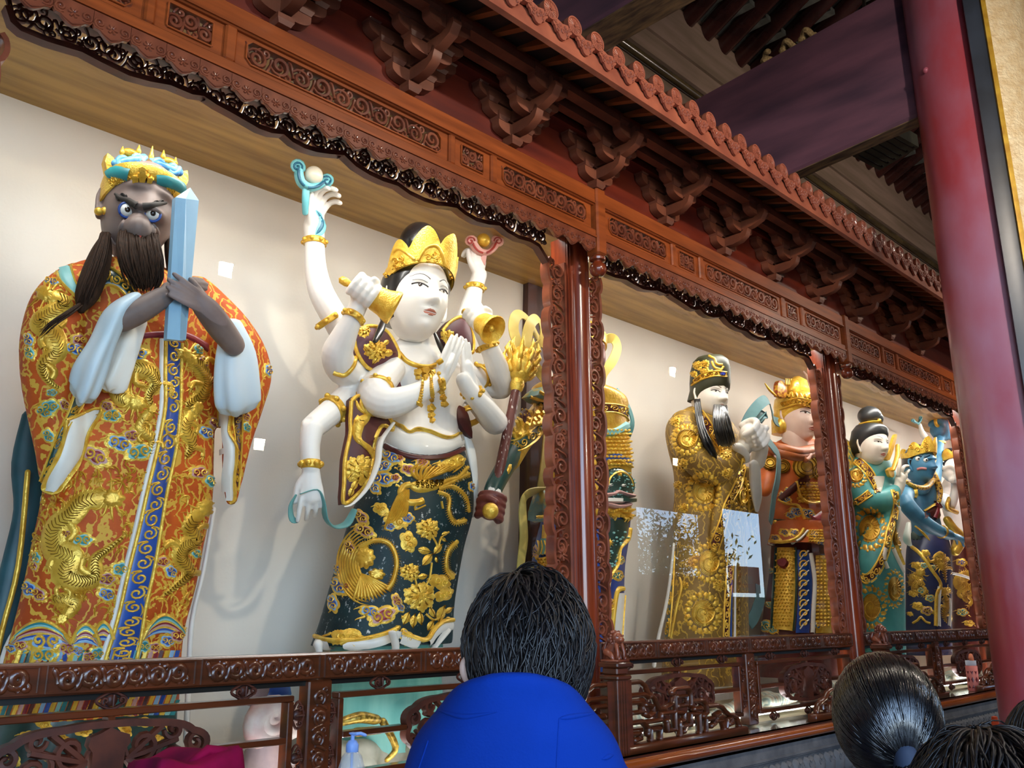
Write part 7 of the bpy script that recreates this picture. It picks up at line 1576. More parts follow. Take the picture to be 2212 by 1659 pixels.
# ------------------------------------------------------------------ 6: statue behind the second post, one arm raised
cpos = PY(1800, 1330, .72)
t = thing('statue', 'statue mostly hidden behind the second post, with two raised fingers showing', 'statue', (cpos.x, .72, .955), 'statues in the case')
m = MB(); robe(m, [(950, 1780, 1830), (975, 1755, 1850), (1050, 1750, 1850), (1200, 1765, 1850), (1330, 1770, 1850), (1460, 1770, 1856)], .72, .6, 30); m.v = [(a, b, max(c, .96)) for a, b, c in m.v]; m.build('robe', [mat('gold_green_robe', 'B8902E', '2E5A50', rough=.5, scale=24, lo=.48, hi=.56)], t, 60)
m = MB(); ptube(m, [QT(1000, 560, .70, 40), QT(930, 440, .70, 36), QT(912, 340, .70, 30), QT(905, 300, .70, 24)], 12); m.build('raised_sleeve', [mat('dark_dotted_sleeve', '2A3230', '4A5450', rough=.5, scale=30, lo=.5, hi=.55)], t, 60)
m = MB(); ptube(m, [QT(905, 300, .70, 16), QT(905, 270, .70, 18)], 10); ptube(m, [QT(905, 275, .70, 9), QT(885, 225, .69, 7), QT(868, 200, .69, 5)], 8); ptube(m, [QT(912, 270, .70, 9), QT(900, 215, .69, 7), QT(884, 178, .69, 5)], 8); ptube(m, [QT(918, 275, .70, 9), QT(915, 240, .67, 8), QT(905, 255, .66, 7)], 8); ptube(m, [QT(925, 280, .70, 9), QT(924, 250, .67, 8), QT(915, 262, .66, 7)], 8); ptube(m, [QT(898, 290, .68, 9), QT(900, 262, .66, 7)], 8)
me = fuse(m, .008, 1); link('raised_hand', me, [PK], t)
m = MB(); ptube(m, [QT(915, 330, .70, 26), QT(908, 312, .70, 24)], 12); m.build('gold_cuff', [GOLD], t, 60)
HC = PY(1797, 905, .70); fr = head_frame(HC, .26, (-.3, -1, 0)); m = MB(); head_mesh(m, fr); m.build('head', [PK], t, 80)
# ------------------------------------------------------------------ 7: lady with the black top-knot
Y7 = 0.5; SCL[0] = 0.0052
K = lambda x, y: (1780+x/2.963, 840+y/2.963)
def KT(x, y, Y, r): return K(x, y)+(Y, r/2.963)
kb = lambda y, a, b, Y=None: (K(0, y)[1], K(a, 0)[0], K(b, 0)[0])+((Y,) if Y else ())
cpos = PY(1880, 1360, Y7)
t = thing('statue', 'white-faced lady statue with black top-knot and teal robe of gold roundels', 'statue', (cpos.x, Y7, .955), 'statues in the case')
TEA = mat('teal_robe', '4A9A98', '357E80', rough=.5, scale=5)
m = MB(); robe(m, [kb(430, 190, 380), kb(470, 155, 430), kb(560, 140, 470), kb(680, 145, 490), kb(780, 160, 480), kb(900, 175, 470), kb(1000, 190, 490), kb(1150, 200, 510), kb(1300, 210, 520), kb(1500, 225, 525), kb(1750, 235, 530)], Y7, .66, 44, .02, 9)
ptube(m, [KT(200, 560, .46, 60), KT(260, 700, .40, 70), KT(360, 720, .30, 70), KT(430, 680, .26, 55), KT(450, 650, .25, 40)], 14); ptube(m, [KT(400, 780, .32, 80), KT(330, 980, .32, 90), KT(300, 1120, .34, 80), KT(290, 1220, .36, 40)], 14, 0, .6)
m.v = [(a, b, max(c, .96)) for a, b, c in m.v]
me = fuse(m, .018, 4); body = link('robe', me, [TEA], t); pj = Proj(body)
for x, y, s, ap in ((290, 900, 105, 1.25), (205, 550, 70, 1.1), (450, 1280, 62, 1.9), (300, 1400, 95, 1.4), (470, 950, 50, 2.0)): plate(t, 'gold_roundel', lambda m: medal(m, pj, *K(x, y), s/2.963, 0, 1, ap, True, .3), [GOLDP, G_DARK])
def tr7(m):
    scroll_band(m, pj, [K(190, 470), K(260, 540), K(310, 620), K(330, 670)], [K(230, 440), K(300, 510), K(345, 590), K(370, 650)], 6, 9, 0, 0, .009, .006)
    scroll_band(m, pj, [K(430, 650), K(445, 720), K(430, 820), K(400, 920), K(380, 1020), K(320, 1140), K(260, 1190), K(205, 1130)], [K(470, 660), K(478, 740), K(462, 840), K(435, 940), K(410, 1060), K(350, 1190), K(270, 1245), K(205, 1190)], 16, 9, 0, 0, .010, .006)
    scroll_band(m, pj, [K(160, 730), K(230, 690), K(280, 650)], [K(175, 770), K(250, 720), K(310, 680)], 5, 9, 0, 0, .008, .005)
    stroke(m, pj, [K(390, 1020), K(385, 1090), K(405, 1150)], .020, .02, 8, None, 5); stroke(m, pj, [K(440, 1020), K(465, 1080), K(500, 1150), K(530, 1220)], .026, .02, 8, None, 5); stroke(m, pj, [K(455, 1000), K(485, 1080), K(520, 1180)], .012, .03, 0, None, 5)
plate(t, 'robe_borders', tr7)
m = MB(); ptube(m, [KT(480, 760, .26, 16), KT(478, 840, .28, 22), KT(470, 900, .30, 10)], 12, 0, .6); ptube(m, [KT(540, 860, .34, 14), KT(530, 960, .34, 26), KT(550, 1000, .34, 14)], 12, 0, .6); m.build('white_cuff', [P_WHITE], t, 80)
plate(t, 'white_chest', lambda m: patch(m, pj, [K(300, 560), K(320, 600), K(340, 660)], [K(390, 560), K(385, 600), K(365, 665)], .012, 0), [SKN])
m = MB(); ptube(m, [KT(470, 660, .24, 30), KT(485, 610, .22, 34), KT(490, 570, .21, 34)], 12)
for q in ([(475, 550), (482, 500), (484, 450)], [(490, 550), (510, 500), (540, 492)], [(500, 560), (530, 535), (545, 520)], [(508, 580), (525, 560), (528, 545)], [(480, 580), (500, 600), (520, 545)]): ptube(m, [KT(q[0][0], q[0][1], .21, 14), KT(q[1][0], q[1][1], .19, 12), KT(q[2][0], q[2][1], .19, 8)], 8)
me = fuse(m, .008, 1); link('raised_hand', me, [SKN], t)
m = MB(); ptube(m, [KT(440, 520, .24, 16), KT(470, 430, .24, 18), KT(470, 360, .25, 14)], 10, 0, .5); slab(m, smooth_px([K(395, 450), K(430, 370), K(455, 298), K(468, 300), K(445, 390), K(420, 455)]), lambda x, y: .26, .03); slab(m, smooth_px([K(410, 520), K(440, 500), K(450, 560), K(425, 560)]), lambda x, y: .25, .03); m.build('gold_scroll', [GOLDP], t, 60)
HC = PY(*K(298, 360), .40); S = 270/2.963*mpp(HC); fr = head_frame(HC, S, (-.36, -1, -.10), -.03)
m = MB(); head_mesh(m, fr, 0, .345, .42, .95, .75, .3, .9, .9, .8); ptube(m, [KT(280, 440, .44, 62), KT(285, 520, .48, 80), KT(320, 580, .44, 80)], 16); hd = m.build('head', [SKN], t, 80); face_paint(t, fr, hd, lipc='B0564A', browc='8A8078', bw=.005, arch=.04, open_=.022, browz=.12)
pn = Proj(hd); plate(t, 'necklace', lambda m: (stroke(m, pn, [K(290, 560), K(340, 580), K(400, 570)], .014, .02, 0, None, 5), fill(m, pn, lobes(*K(360, 610), 8, 4, 1), K(360, 610), .03, 0)), [GOLD])
c, S_, r_, f_, u_ = fr
m = MB(); m.loft([cring(-.22, .36, .28, bk=.18), cring(.0, .41, .36, bk=.14), cring(.16, .41, .44, lift=.10, bk=.04), cring(.32, .39, .43, lift=.08, bk=.02), cring(.46, .30, .34), cring(.54, .16, .2)]); m.ball(c+S_*(u_*.70-f_*.02), S_*.25, 16, 0, (1.1, 1.1, .95)); m.ball(c+S_*(u_*.64+r_*.1+f_*.1), S_*.16, 12); m.build('hair', [mat('grey_black_hair', '2A2C2E', '1A1C1E', rough=.4)], t, 80)
m = MB(); m.loft([cring(.46, .24, .26, 24, lift=.02), cring(.48, .27, .29, 24, lift=.06), cring(.52, .24, .26, 24, lift=.04)]); m.ball(c+S_*(u_*.56+f_*.27), S_*.05, 8); m.build('hair_band', [GOLD], t, 60)

# ------------------------------------------------------------------ 8: blue-skinned guardian
Y8 = .62; SCL[0] = .0056
cpos = PY(2005, 1360, Y8)
t = thing('statue', 'blue-skinned scowling guardian statue with golden crown and raised fist', 'statue', (cpos.x, Y8, .955), 'statues in the case')
BS = mat('blue_skin_paint', '4680A0', '356A8C', rough=.5, scale=5)
m = MB(); robe(m, [kb(580, 570, 690), kb(620, 530, 730), kb(700, 540, 740), kb(800, 550, 740), kb(900, 560, 760), kb(990, 550, 790)], Y8, .6, 36)
ptube(m, [KT(540, 650, .55, 48), KT(520, 720, .44, 52), KT(600, 820, .36, 50), KT(680, 880, .32, 44), KT(760, 920, .28, 36), KT(800, 935, .27, 34)], 14)
hand(m, PY(*K(795, 935), .27), (1, -.25, -.12), (.1, -.3, 1), .36, (.3, .3, .3, .3), .6, 1)
ptube(m, [KT(700, 620, .6, 44), KT(715, 500, .62, 40), KT(725, 400, .64, 36), KT(735, 330, .64, 34)], 14); fist(m, PY(*K(752, 260), .64), (1, 0, .2), (-.2, -.9, .4), .30)
me = fuse(m, .012, 2); body = link('body', me, [BS], t); pj = Proj(body)
m = MB(); robe(m, [kb(920, 560, 780), kb(1000, 530, 810), kb(1100, 520, 820), kb(1250, 520, 822), kb(1400, 520, 820), kb(1700, 515, 825)], Y8, .64, 40, .02, 8); m.v = [(a, b, max(c, .96)) for a, b, c in m.v]; sk = m.build('skirt', [mat('navy_skirt', '1F2C5C', '182248', rough=.45, scale=6)], t, 60); pk = Proj(sk)
for x, y, s, c_ in ((590, 1130, 40, (0, 12)), (640, 1130, 34, cTE), (650, 1050, 34, (0, 12)), (590, 1210, 50, (0, 12)), (630, 1290, 44, cTE), (680, 1340, 40, cTE), (570, 1310, 36, (0, 12)), (600, 1390, 44, (0, 12)), (660, 1420, 50, cMA), (550, 1440, 24, (0, 12)), (790, 1290, 34, (12, 0)), (730, 1090, 40, (0, 12)), (785, 1090, 26, (0, 12)), (700, 1140, 24, cTE)): plate(t, 'cloud_motif', lambda m: cloud(m, pk, *K(x, y), s/2.963, c_, .2, 5, .7))
for pth, w in (([K(740, 1120), K(720, 1090), K(760, 1070), K(770, 1150), K(780, 1240)], 7), ([K(600, 1190), K(560, 1230), K(620, 1250), K(560, 1290)], 8), ([K(770, 1310), K(790, 1380), K(770, 1440), K(785, 1500)], 6)): plate(t, 'dragon_motif', lambda m: dragon(m, pk, pth, w), [GOLDP, G_DARK])
def tr8(m):
    stroke(m, pk, [K(560, 1010), K(620, 1060), K(690, 1160), K(745, 1250), K(720, 1330), K(715, 1520)], .020, .016, 0, None, 6); stroke(m, pk, [K(740, 1270), K(730, 1400), K(735, 1520)], .026, .014, 8, None, 6); stroke(m, pk, [K(800, 1340), K(805, 1430), K(800, 1520)], .026, .014, 8, None, 6)
    stroke(m, pk, [K(570, 1500), K(600, 1480), K(620, 1460), K(650, 1490), K(680, 1500)], .012, .014, 0, None, 5)
plate(t, 'skirt_borders', tr8)
def bd8(m):
    patch(m, pj, [K(630, 790), K(680, 760), K(720, 730)], [K(640, 830), K(690, 830), K(740, 830)], .02, 9); stroke(m, pj, [K(630, 790), K(690, 750), K(720, 730)], .012, .03, 0, None, 5)
    stroke(m, pj, [K(700, 730), K(720, 760), K(700, 830)], .03, .04, 7, None, 5); stroke(m, pj, [K(720, 730), K(745, 780), K(750, 850)], .02, .04, 7, None, 5)
    patch(m, pj, [K(560, 900), K(620, 950), K(680, 990)], [K(550, 980), K(610, 1010), K(660, 1010)], .02, 11); stroke(m, pj, [K(590, 880), K(640, 930), K(680, 990)], .012, .03, 0)
    stroke(m, pj, [K(690, 980), K(740, 1005), K(795, 1005)], .028, .03, 8, None, 5)
    stroke(m, pj, [K(530, 600), K(575, 640), K(585, 700)], .018, .03, 12, None, 5)
plate(t, 'body_ornament', bd8)
m = MB(); ptube(m, [KT(520, 590, .50, 16), KT(580, 625, .44, 22), KT(650, 630, .42, 22), KT(700, 580, .48, 18)], 12, 0, .7); ptube(m, [KT(690, 500, .5, 14), KT(715, 570, .46, 20), KT(740, 650, .44, 22), KT(735, 720, .44, 14)], 12, 0, .6); m.build('collar', [mat('gold_maroon_collar', 'D0A23A', '4A2418', rough=.45, scale=40, lo=.5, hi=.56)], t, 60)
m = MB(); ptube(m, [KT(675, 400, .47, 14), KT(705, 430, .46, 14), KT(700, 480, .46, 14), KT(670, 540, .47, 14)], 10, 0, .5); m.build('hanging_ribbon', [mat('pale_yellow_ribbon', 'D8C06A', 'C4AA54', rough=.5, scale=5)], t, 60)
m = MB()
for p, ax, R_ in ((PY(*K(735, 345), .64), (0, 0, 1), 36), (PY(*K(755, 915), .285), (1, -.2, -.4), 38)): ring_band(m, p, ax, R_/2.963*mpp(p), .014, 0, 0)
m.tube([PY(*K(735+22*cos(a), 205+34*sin(a)), .64) for a in [2*pi*i/24 for i in range(25)]], .02, 8); m.build('gold_rings', [GOLD], t, 60)
HC = PY(*K(610, 480), .50); S = 240/2.963*mpp(HC); fr = head_frame(HC, S, (-.30, -1, -.08), .02)
m = MB(); head_mesh(m, fr, 0, .35, .43, .95, .85, 2.0, 1.2, .9, 1.35, chin=1.3); ptube(m, [KT(610, 560, .53, 48), KT(620, 620, .56, 60)], 14); hd = m.build('head', [BS], t, 80); ph = Proj(hd)
for ex, ey in (K(602, 447), K(652, 455)):
    h = ph.hit(ex, ey)
    if h:
        r_0 = 5.2*mpp(h[0]); fw = ((CAMP-h[0]).normalized()+fr[3]).normalized(); m = MB(); m.ball(h[0]-fw*r_0*.3, r_0, 12); m.build('eyeball', [MATS['eye_white']], t, 180); m = MB(); m.ball(h[0]+fw*r_0*.35, r_0*.5, 10); m.build('iris', [MATS['dark_iris']], t, 180)
plate(t, 'eyebrows', lambda m: [stroke(m, ph, [K(*p) for p in q], .014, .02, 0, None, 4) for q in ([(575, 420), (600, 418), (625, 432)], [(640, 440), (660, 430), (672, 425)])], [mat('blue_brow', '274E66', '1E3E52')])
plate(t, 'lips', lambda m: stroke(m, ph, [K(598, 515), K(625, 508), K(655, 512)], .014, .016, 0, None, 4), [mat('rose_lip', 'B87A78', 'A06462')])
cb = crown5(t, fr, .14, .40, .46, lv, G_BRIGHT)
pq = Proj(cb); plate(t, 'crown_filigree', lambda m: [stroke(m, pq, spiral(*K(x, y), 6, x, 1.3, 1, 9), .005, .012, 0, None, 1) for x, y in ((540, 350), (560, 370), (640, 330), (655, 360), (530, 390), (600, 390), (660, 385), (625, 370))], [GOLD])
c, S_, r_, f_, u_ = fr; m = MB(); m.loft([cring(-.1, .37, .34, bk=.12), cring(.2, .37, .38, bk=.06), cring(.45, .2, .22), cring(.52, .05, .05)]); m.build('hair', [P_BLACK], t, 80)
ruyi('cloud_sceptre', K(597, 205), 11, (AQ, AQD), .66, -.3, .3)
m = MB(); ptube(m, [KT(640, 300, .66, 22), KT(625, 270, .66, 16), KT(615, 230, .66, 10)], 10); m.build('white_fist', [P_WHITE], t, 60)

# ------------------------------------------------------------------ 9: far statue at the last post
Y9 = .62; SCL[0] = .0062
cpos = PY(2080, 1350, Y9)
t = thing('statue', 'far statue in brown dragon skirt with white arms, partly behind the last post', 'statue', (cpos.x, Y9, .955), 'statues in the case')
m = MB(); robe(m, [kb(560, 780, 880), kb(620, 750, 900), kb(720, 740, 910), kb(820, 770, 905), kb(920, 780, 930)], Y9, .6, 30)
ptube(m, [KT(770, 700, .56, 34), KT(800, 760, .44, 30), KT(830, 700, .36, 28), KT(838, 620, .34, 24), KT(830, 560, .34, 26)], 12); fist(m, PY(*K(822, 545), .33), (1, 0, 0), (0, -.9, .4), .22)
me = fuse(m, .014, 2); link('body', me, [WS], t)
m = MB(); robe(m, [kb(900, 800, 940), kb(1050, 815, 960), kb(1200, 820, 965), kb(1500, 820, 990), kb(1700, 820, 1000)], Y9, .64, 34, .02, 7); m.v = [(a, b, max(c, .96)) for a, b, c in m.v]; sk = m.build('skirt', [P_MAROON], t, 60); pk = Proj(sk)
for x, y, s, c_ in ((880, 1110, 48, (0, 3)), (885, 1430, 50, cTE), (930, 1500, 40, (12, 0))): plate(t, 'cloud_motif', lambda m: cloud(m, pk, *K(x, y), s/2.963, c_, .1, 5, .6))
plate(t, 'dragon_motif', lambda m: dragon(m, pk, [K(935, 1190), K(880, 1210), K(870, 1250), K(930, 1290), K(900, 1330), K(930, 1370)], 9), [GOLDP, G_DARK])
m = MB(); ptube(m, [KT(790, 840, .44, 26), KT(830, 900, .40, 30), KT(870, 960, .40, 40), KT(840, 1040, .42, 30)], 12); ptube(m, [KT(800, 700, .40, 12), KT(790, 760, .38, 14), KT(850, 790, .38, 14)], 10); m.build('gilded_sash', [GOLD], t, 60)
m = MB(); ptube(m, [KT(820, 1180, .42, 8), KT(900, 1200, .42, 9), KT(960, 1225, .44, 8)], 10); m.build('white_sash', [P_WHITE], t, 60)
HC = PY(*K(815, 490), .52); S = 190/2.963*mpp(HC); fr = head_frame(HC, S, (-.35, -1, -.05)); m = MB(); head_mesh(m, fr); hd = m.build('head', [WS], t, 80); face_paint(t, fr, hd)
crown5(t, fr, .12, .40, .46, lv, GOLD); c, S_, r_, f_, u_ = fr; m = MB(); m.loft([cring(-.2, .38, .34, bk=.12), cring(.2, .40, .40, bk=.05), cring(.45, .3, .32), cring(.58, .1, .1)]); m.build('hair', [P_BLACK], t, 80)
# ================================================================== painted rocks at the statues' feet, conch
def wavy(name, cols, sc_=6):
    m = bpy.data.materials.new(name); m.use_nodes = True; nt = m.node_tree; b = nt.nodes['Principled BSDF']; b.inputs['Roughness'].default_value = .5
    tc = nt.nodes.new('ShaderNodeTexCoord'); wv = nt.nodes.new('ShaderNodeTexWave'); wv.inputs['Scale'].default_value = sc_; wv.inputs['Distortion'].default_value = 9; wv.inputs['Detail'].default_value = 2
    rp = nt.nodes.new('ShaderNodeValToRGB'); rp.color_ramp.interpolation = 'EASE'
    while len(rp.color_ramp.elements) < len(cols): rp.color_ramp.elements.new(.5)
    for i, c_ in enumerate(cols): rp.color_ramp.elements[i].position = i/(len(cols)-1); rp.color_ramp.elements[i].color = lin(c_)
    nt.links.new(tc.outputs['Object'], wv.inputs[0]); nt.links.new(wv.outputs[0], rp.inputs[0]); nt.links.new(rp.outputs[0], b.inputs['Base Color']); return m
RKM = wavy('painted_rock_bands', ['6A7A74', 'A8A894', '7C9C94', 'B8A890', '8A8474'])
for i, (x0, x1, Yr, lb) in enumerate(((.75, 1.75, .20, 'banded painted rocks at the emperor\'s feet'), (3.75, 4.75, .20, 'banded painted rocks at the feet of the mace bearer'), (4.95, 6.0, .20, 'banded painted rocks at the scholar\'s feet'), (6.7, 8.3, .20, 'banded painted rocks at the warrior\'s feet'), (8.8, 12.4, .20, 'banded painted rocks at the feet of the lady and the blue guardian'))):
    m = MB(); rg = random.Random(20+i); n = int((x1-x0)/.09)
    for k in range(n): m.ball((x0+(x1-x0)*k/n, Yr+rg.uniform(-.06, .06), .99+rg.uniform(-.02, .07)), rg.uniform(.05, .085), 9, 0, (1.4, .8, .75))
    o = link('rock_base', fuse(m, .018, 5), [RKM]); tag(o, lb, 'rock')
cc = PY(585, 1560, .30)
t = thing('conch', 'pink and white painted conch shell beside the emperor, behind the railing', 'shell', (cc.x, .30, .955))
m = MB(); pts = []; rr = []
for i in range(60):
    u = i/59; a = u*2*pi*3.2; r = .085*(1-u*.92); pts.append((cc.x+r*cos(a)*1.0, .30-.04*u, cc.z-.02+r*sin(a)*.9+.05*u)); rr.append(.055*(1-u*.85))
m.tube(pts, rr, 10); m.build('shell_whorl', [mat('pink_shell', 'C9A09A', 'E4DCD4', rough=.4, scale=9)], t, 80)
m = MB(); m.tube([(cc.x+.03, .32, .955), (cc.x, .32, 1.02), (cc.x-.02, .31, cc.z-.06)], [.14, .11, .06], 12); m.ball((cc.x-.06, .33, cc.z+.12), .06, 10, 0, (1.2, .7, 1)); m.build('shell_body', [mat('pink_grey_shell', 'B89C98', '8E7C80', rough=.45, scale=8)], t, 80)
m = MB(); m.ball((cc.x+.02, .34, cc.z+.10), .07, 10, 0, (1.3, .7, .9)); m.build('shell_lip', [P_BLUE], t, 80)

# ================================================================== people seen from behind
def hair_cap(fr, wx, wd, wz, bk, whorl, n, ln, lift, r, low, name, mt, par, seed=1, swirl=.5, jit=.35, nar=.3):
    c, S, rr, f, u = fr; rg = random.Random(seed); m = MB()
    def surf(d, k=1.0):
        nx_ = 1-nar*max(0, .15-d.z)
        return c+S*k*(rr*(d.x*wx*nx_)+f*(d.y*wd*(1-.25*nar*max(0, -d.z)))+u*(d.z*wz))-f*(bk*S)
    rings = []
    for j in range(15):
        z = low+(1-low)*j/14; q = sqrt(max(1e-4, 1-z*z)); rings.append([surf(V((q*cos(2*pi*i/30), q*sin(2*pi*i/30), z)), .985) for i in range(30)])
    m.loft(rings, True, True)
    w_ = V(whorl).normalized()
    for i in range(n):
        z = rg.uniform(low+.12, 1); a = rg.uniform(0, 2*pi); q = sqrt(max(0, 1-z*z)); d = V((q*cos(a), q*sin(a), z))
        ax = w_.cross(d)
        if ax.length < 1e-3: ax = V((1, 0, 0))
        ax.normalize(); L = ln*rg.uniform(.6, 1.2); sw = rg.uniform(-jit, jit)+swirl; pts = []; h0 = rg.uniform(0, lift)
        for k in range(6):
            t_ = k/5; e = Matrix.Rotation(L*t_, 3, ax) @ d; e = Matrix.Rotation(sw*t_*L, 3, d) @ e
            pts.append(surf(e, 1+h0*(.35+.65*sin(pi*t_))+.006))
        m.tube(pts, [r*(1-.8*(k/5)**2) for k in range(6)], 5, 0, .5, None, False)
    return m.build(name, [mt], par, 180)
def person(label, hp, S, fwd, pitch, top_mat, legs_mat, skin, hw=1.0, arms_fwd=True, zs=None, group='visitors'):
    F = V((fwd[0], fwd[1], 0)).normalized(); R = V((F.y, -F.x, 0)); Zh = hp.z; base = V((hp.x, hp.y, 0))-F*(.05)
    t = thing('person', label, 'person', (base.x, base.y, 0), group)
    sh = Zh-.27                                   # shoulder height
    P = lambda x, y, z: base+R*x+F*y+V((0, 0, z))
    hd = (F*cos(pitch)+V((0, 0, -sin(pitch)))); fr = head_frame(hp, S, hd); fr = (fr[0], S, fr[2], fr[3], fr[4])
    m = MB(); head_mesh(m, fr, 0, .345, .42, .82, nu=40, nv=34)
    m.tube([P(0, .0, sh-.02), P(0, .01, sh+.10), hp-V((0, 0, .05))], [.065, .055, .055], 12)
    m.tube([P(0, 0, .86), P(0, 0, 1.0), P(0, 0, sh-.18), P(0, 0, sh-.03)], [.13, .12, .14, .10], 14, 0, .7, F)
    el = .30; 
    for s in (-1, 1):
        a = [P(s*.12*hw, 0, sh-.08), P(s*.20*hw, .03, sh-.34), P(s*.09, .26, sh-.28), P(s*.03, .31, sh-.19)]
        m.tube([V(x) for x in cr([tuple(q) for q in a], 4)], [.045, .045, .043, .042, .040, .038, .036, .034, .032, .03, .028, .027, .026], 10)
        hand(m, P(s*.03, .31, sh-.19), (0, 0, 1) if True else F, R*s, .17, (.05, .05, .05, .05), .3, -s)
        m.tube([P(s*.09, 0, .90), P(s*.095, .01, .48), P(s*.095, -.01, .10)], [.085, .058, .04], 12); m.tube([P(s*.095, -.03, .045), P(s*.10, .14, .035)], [.04, .035], 10)
    link('body', fuse(m, .012, 2), [skin], t)
    m = MB()
    for s in (-1, 1): m.tube([P(s*.085, 0, .92), P(s*.095, .01, .48), P(s*.097, -.005, .08)], [.105, .08, .068], 14)
    m.tube([P(0, 0, .82), P(0, 0, .98)], [.15, .15], 16, 0, .75, F); link('trousers', fuse(m, .016, 3), [legs_mat], t)
    for s in (-1, 1):
        m = MB(); m.tube([P(s*.095, -.05, .045), P(s*.098, .05, .045), P(s*.10, .17, .035)], [.046, .05, .042], 12); m.v = [(a, b, max(c_, .0)) for a, b, c_ in m.v]; m.build('shoe', [mat('black_shoe', '1A1A1C', '101012', rough=.5)], t, 80)
    return t, fr, P, sh
SKP = mat('visitor_skin', 'D8B4A2', 'C69E8C', rough=.5, scale=8)
BLU = mat('royal_blue_jacket', '033290', '022A7E', rough=.85, scale=4, bump=.12, bscale=300, spec=.15)
DRK = mat('dark_trousers', '20222A', '16181E', rough=.8)
HAIRB = mat('black_human_hair', '171213', '0B090B', rough=.42, scale=40, coat=.0, spec=.5)
hp = PD(1142, 1428, 1.47); fw = ray(1142, 1428)
t, fr, P, sh = person('person in a royal blue jacket with short black hair, bowing in front of the railing', hp, .255, (fw.x, fw.y), .38, BLU, DRK, SKP)
JX = [-.022]
def jrow(z, hw_, hd_, fo): return [P(JX[0]+hw_*cos(a), hd_*sin(a)+fo, z) for a in [2*pi*i/40 for i in range(40)]]
def zof(y): return PD(1120, y, 1.44).z
m = MB(); zc = zof(1443)
rows = [(zc+.002, .024, .012, -.118), (zc-.006, .056, .03, -.105), (zc-.018, .082, .055, -.078), (zc-.034, .099, .080, -.05), (zc-.055, .115, .10, -.03), (zc-.08, .138, .114, -.02), (zc-.105, .154, .120, -.01), (zc-.14, .166, .126, .0), (zc-.20, .180, .13, .0), (zc-.30, .20, .135, 0), (zc-.50, .21, .14, 0), (zc-.68, .22, .145, 0)]
q = cr(rows, 3); m.loft([jrow(*[float(x) for x in r_]) for r_ in q])
for s in (-1, 1):
    a = [P(s*.07, 0, zc-.20), P(s*.135, .0, zc-.24), P(s*.21, .04, zc-.46), P(s*.10, .25, zc-.40), P(s*.04, .29, zc-.33)]
    m.tube([V(x) for x in cr([tuple(z) for z in a], 4)], [.075, .078, .08, .08, .078, .075, .072, .07, .066, .062, .06, .058, .055, .052, .05, .048, .046], 14)
me = fuse(m, .009, 3); jk = link('jacket', me, [BLU], t); pjk = Proj(jk)
def seams(m):
    for q_ in ([(925, 1528), (990, 1538), (1080, 1545), (1200, 1542), (1300, 1535)],): pass
    stroke(m, pjk, [(1208, 1552), (1205, 1600), (1202, 1659)], .0012, .0015, 0, None, 6); stroke(m, pjk, [(948, 1535), (975, 1543), (1000, 1548), (1025, 1546), (1075, 1538)], .004, .003, 0, TLEAF, 5); stroke(m, pjk, [(1208, 1552), (1235, 1548), (1290, 1540)], .004, .003, 0, TLEAF, 5); stroke(m, pjk, [(925, 1600), (915, 1630), (905, 1659)], .0012, .0015, 0, None, 6); stroke(m, pjk, [(1300, 1640), (1325, 1630)], .004, .003, 0, TLEAF, 5)
plate(t, 'jacket_seams', seams, [BLU])
hair_cap(fr, .378, .46, .545, .0, (.22, -.30, .85), 4200, .75, .16, .0023, -.62, 'hair', HAIRB, t, 3, .5, 1.3, .30)
for ex, ey, ed in ((1006, 1446, 1.45), (1256, 1474, 1.45)):
    m = MB(); q0 = PD(ex, ey-22, ed); q1 = PD(ex-2 if ex < 1100 else ex+2, ey, ed); q2 = PD(ex+4 if ex < 1100 else ex-6, ey+26, ed); m.tube([V(x) for x in cr([tuple(q0), tuple(q1), tuple(q2)], 4)], [.006, .008, .0095, .010, .010, .010, .009, .008, .006], 8, 0, .7); m.build('ear', [SKP], t, 180)
JX[0] = 0.0
# woman with the ponytail
hp = PD(1916, 1548, 2.05); fw = ray(1916, 1548)
t, fr, P, sh = person('woman with smooth black hair tied in a low ponytail', hp, .232, (fw.x+.25, fw.y+.10), .42, mat('navy_coat', '12305E', '0E264C', rough=.8), DRK, SKP)
m = MB(); zc = hp.z-.17
rows = [(zc, .075, .065, .0), (zc-.03, .095, .08, 0), (zc-.08, .14, .10, 0), (zc-.14, .175, .115, 0), (zc-.25, .19, .125, 0), (zc-.5, .185, .125, 0), (zc-.75, .21, .14, 0)]
m.loft([jrow(*[float(x) for x in r_]) for r_ in cr(rows, 3)])
for s in (-1, 1):
    a = [P(s*.12, 0, zc-.11), P(s*.17, .0, zc-.18), P(s*.225, .04, zc-.40), P(s*.10, .25, zc-.36), P(s*.04, .29, zc-.30)]; m.tube([V(x) for x in cr([tuple(z) for z in a], 4)], [.06]*17, 12)
link('coat', fuse(m, .010, 3), [mat('navy_coat', '12305E', '0E264C', rough=.8)], t)
c, S_, r_, f_, u_ = fr
tie = PD(1956, 1644, 1.965); m = MB(); rg = random.Random(9)
HS = lambda d, k=1.0: c+(r_*(d.x*.445)+f_*(d.y*.50)+u_*(d.z*.545))*S_*k
dt = V(((tie-c).dot(r_)/(S_*.445), (tie-c).dot(f_)/(S_*.50), (tie-c).dot(u_)/(S_*.545))).normalized()
rings = []
for j in range(25):
    z = -.72+1.72*j/24; q_ = sqrt(max(1e-4, 1-z*z)); rings.append([HS(V((q_*cos(2*pi*i/40), q_*sin(2*pi*i/40), z)), .985) for i in range(40)])
m.loft(rings)
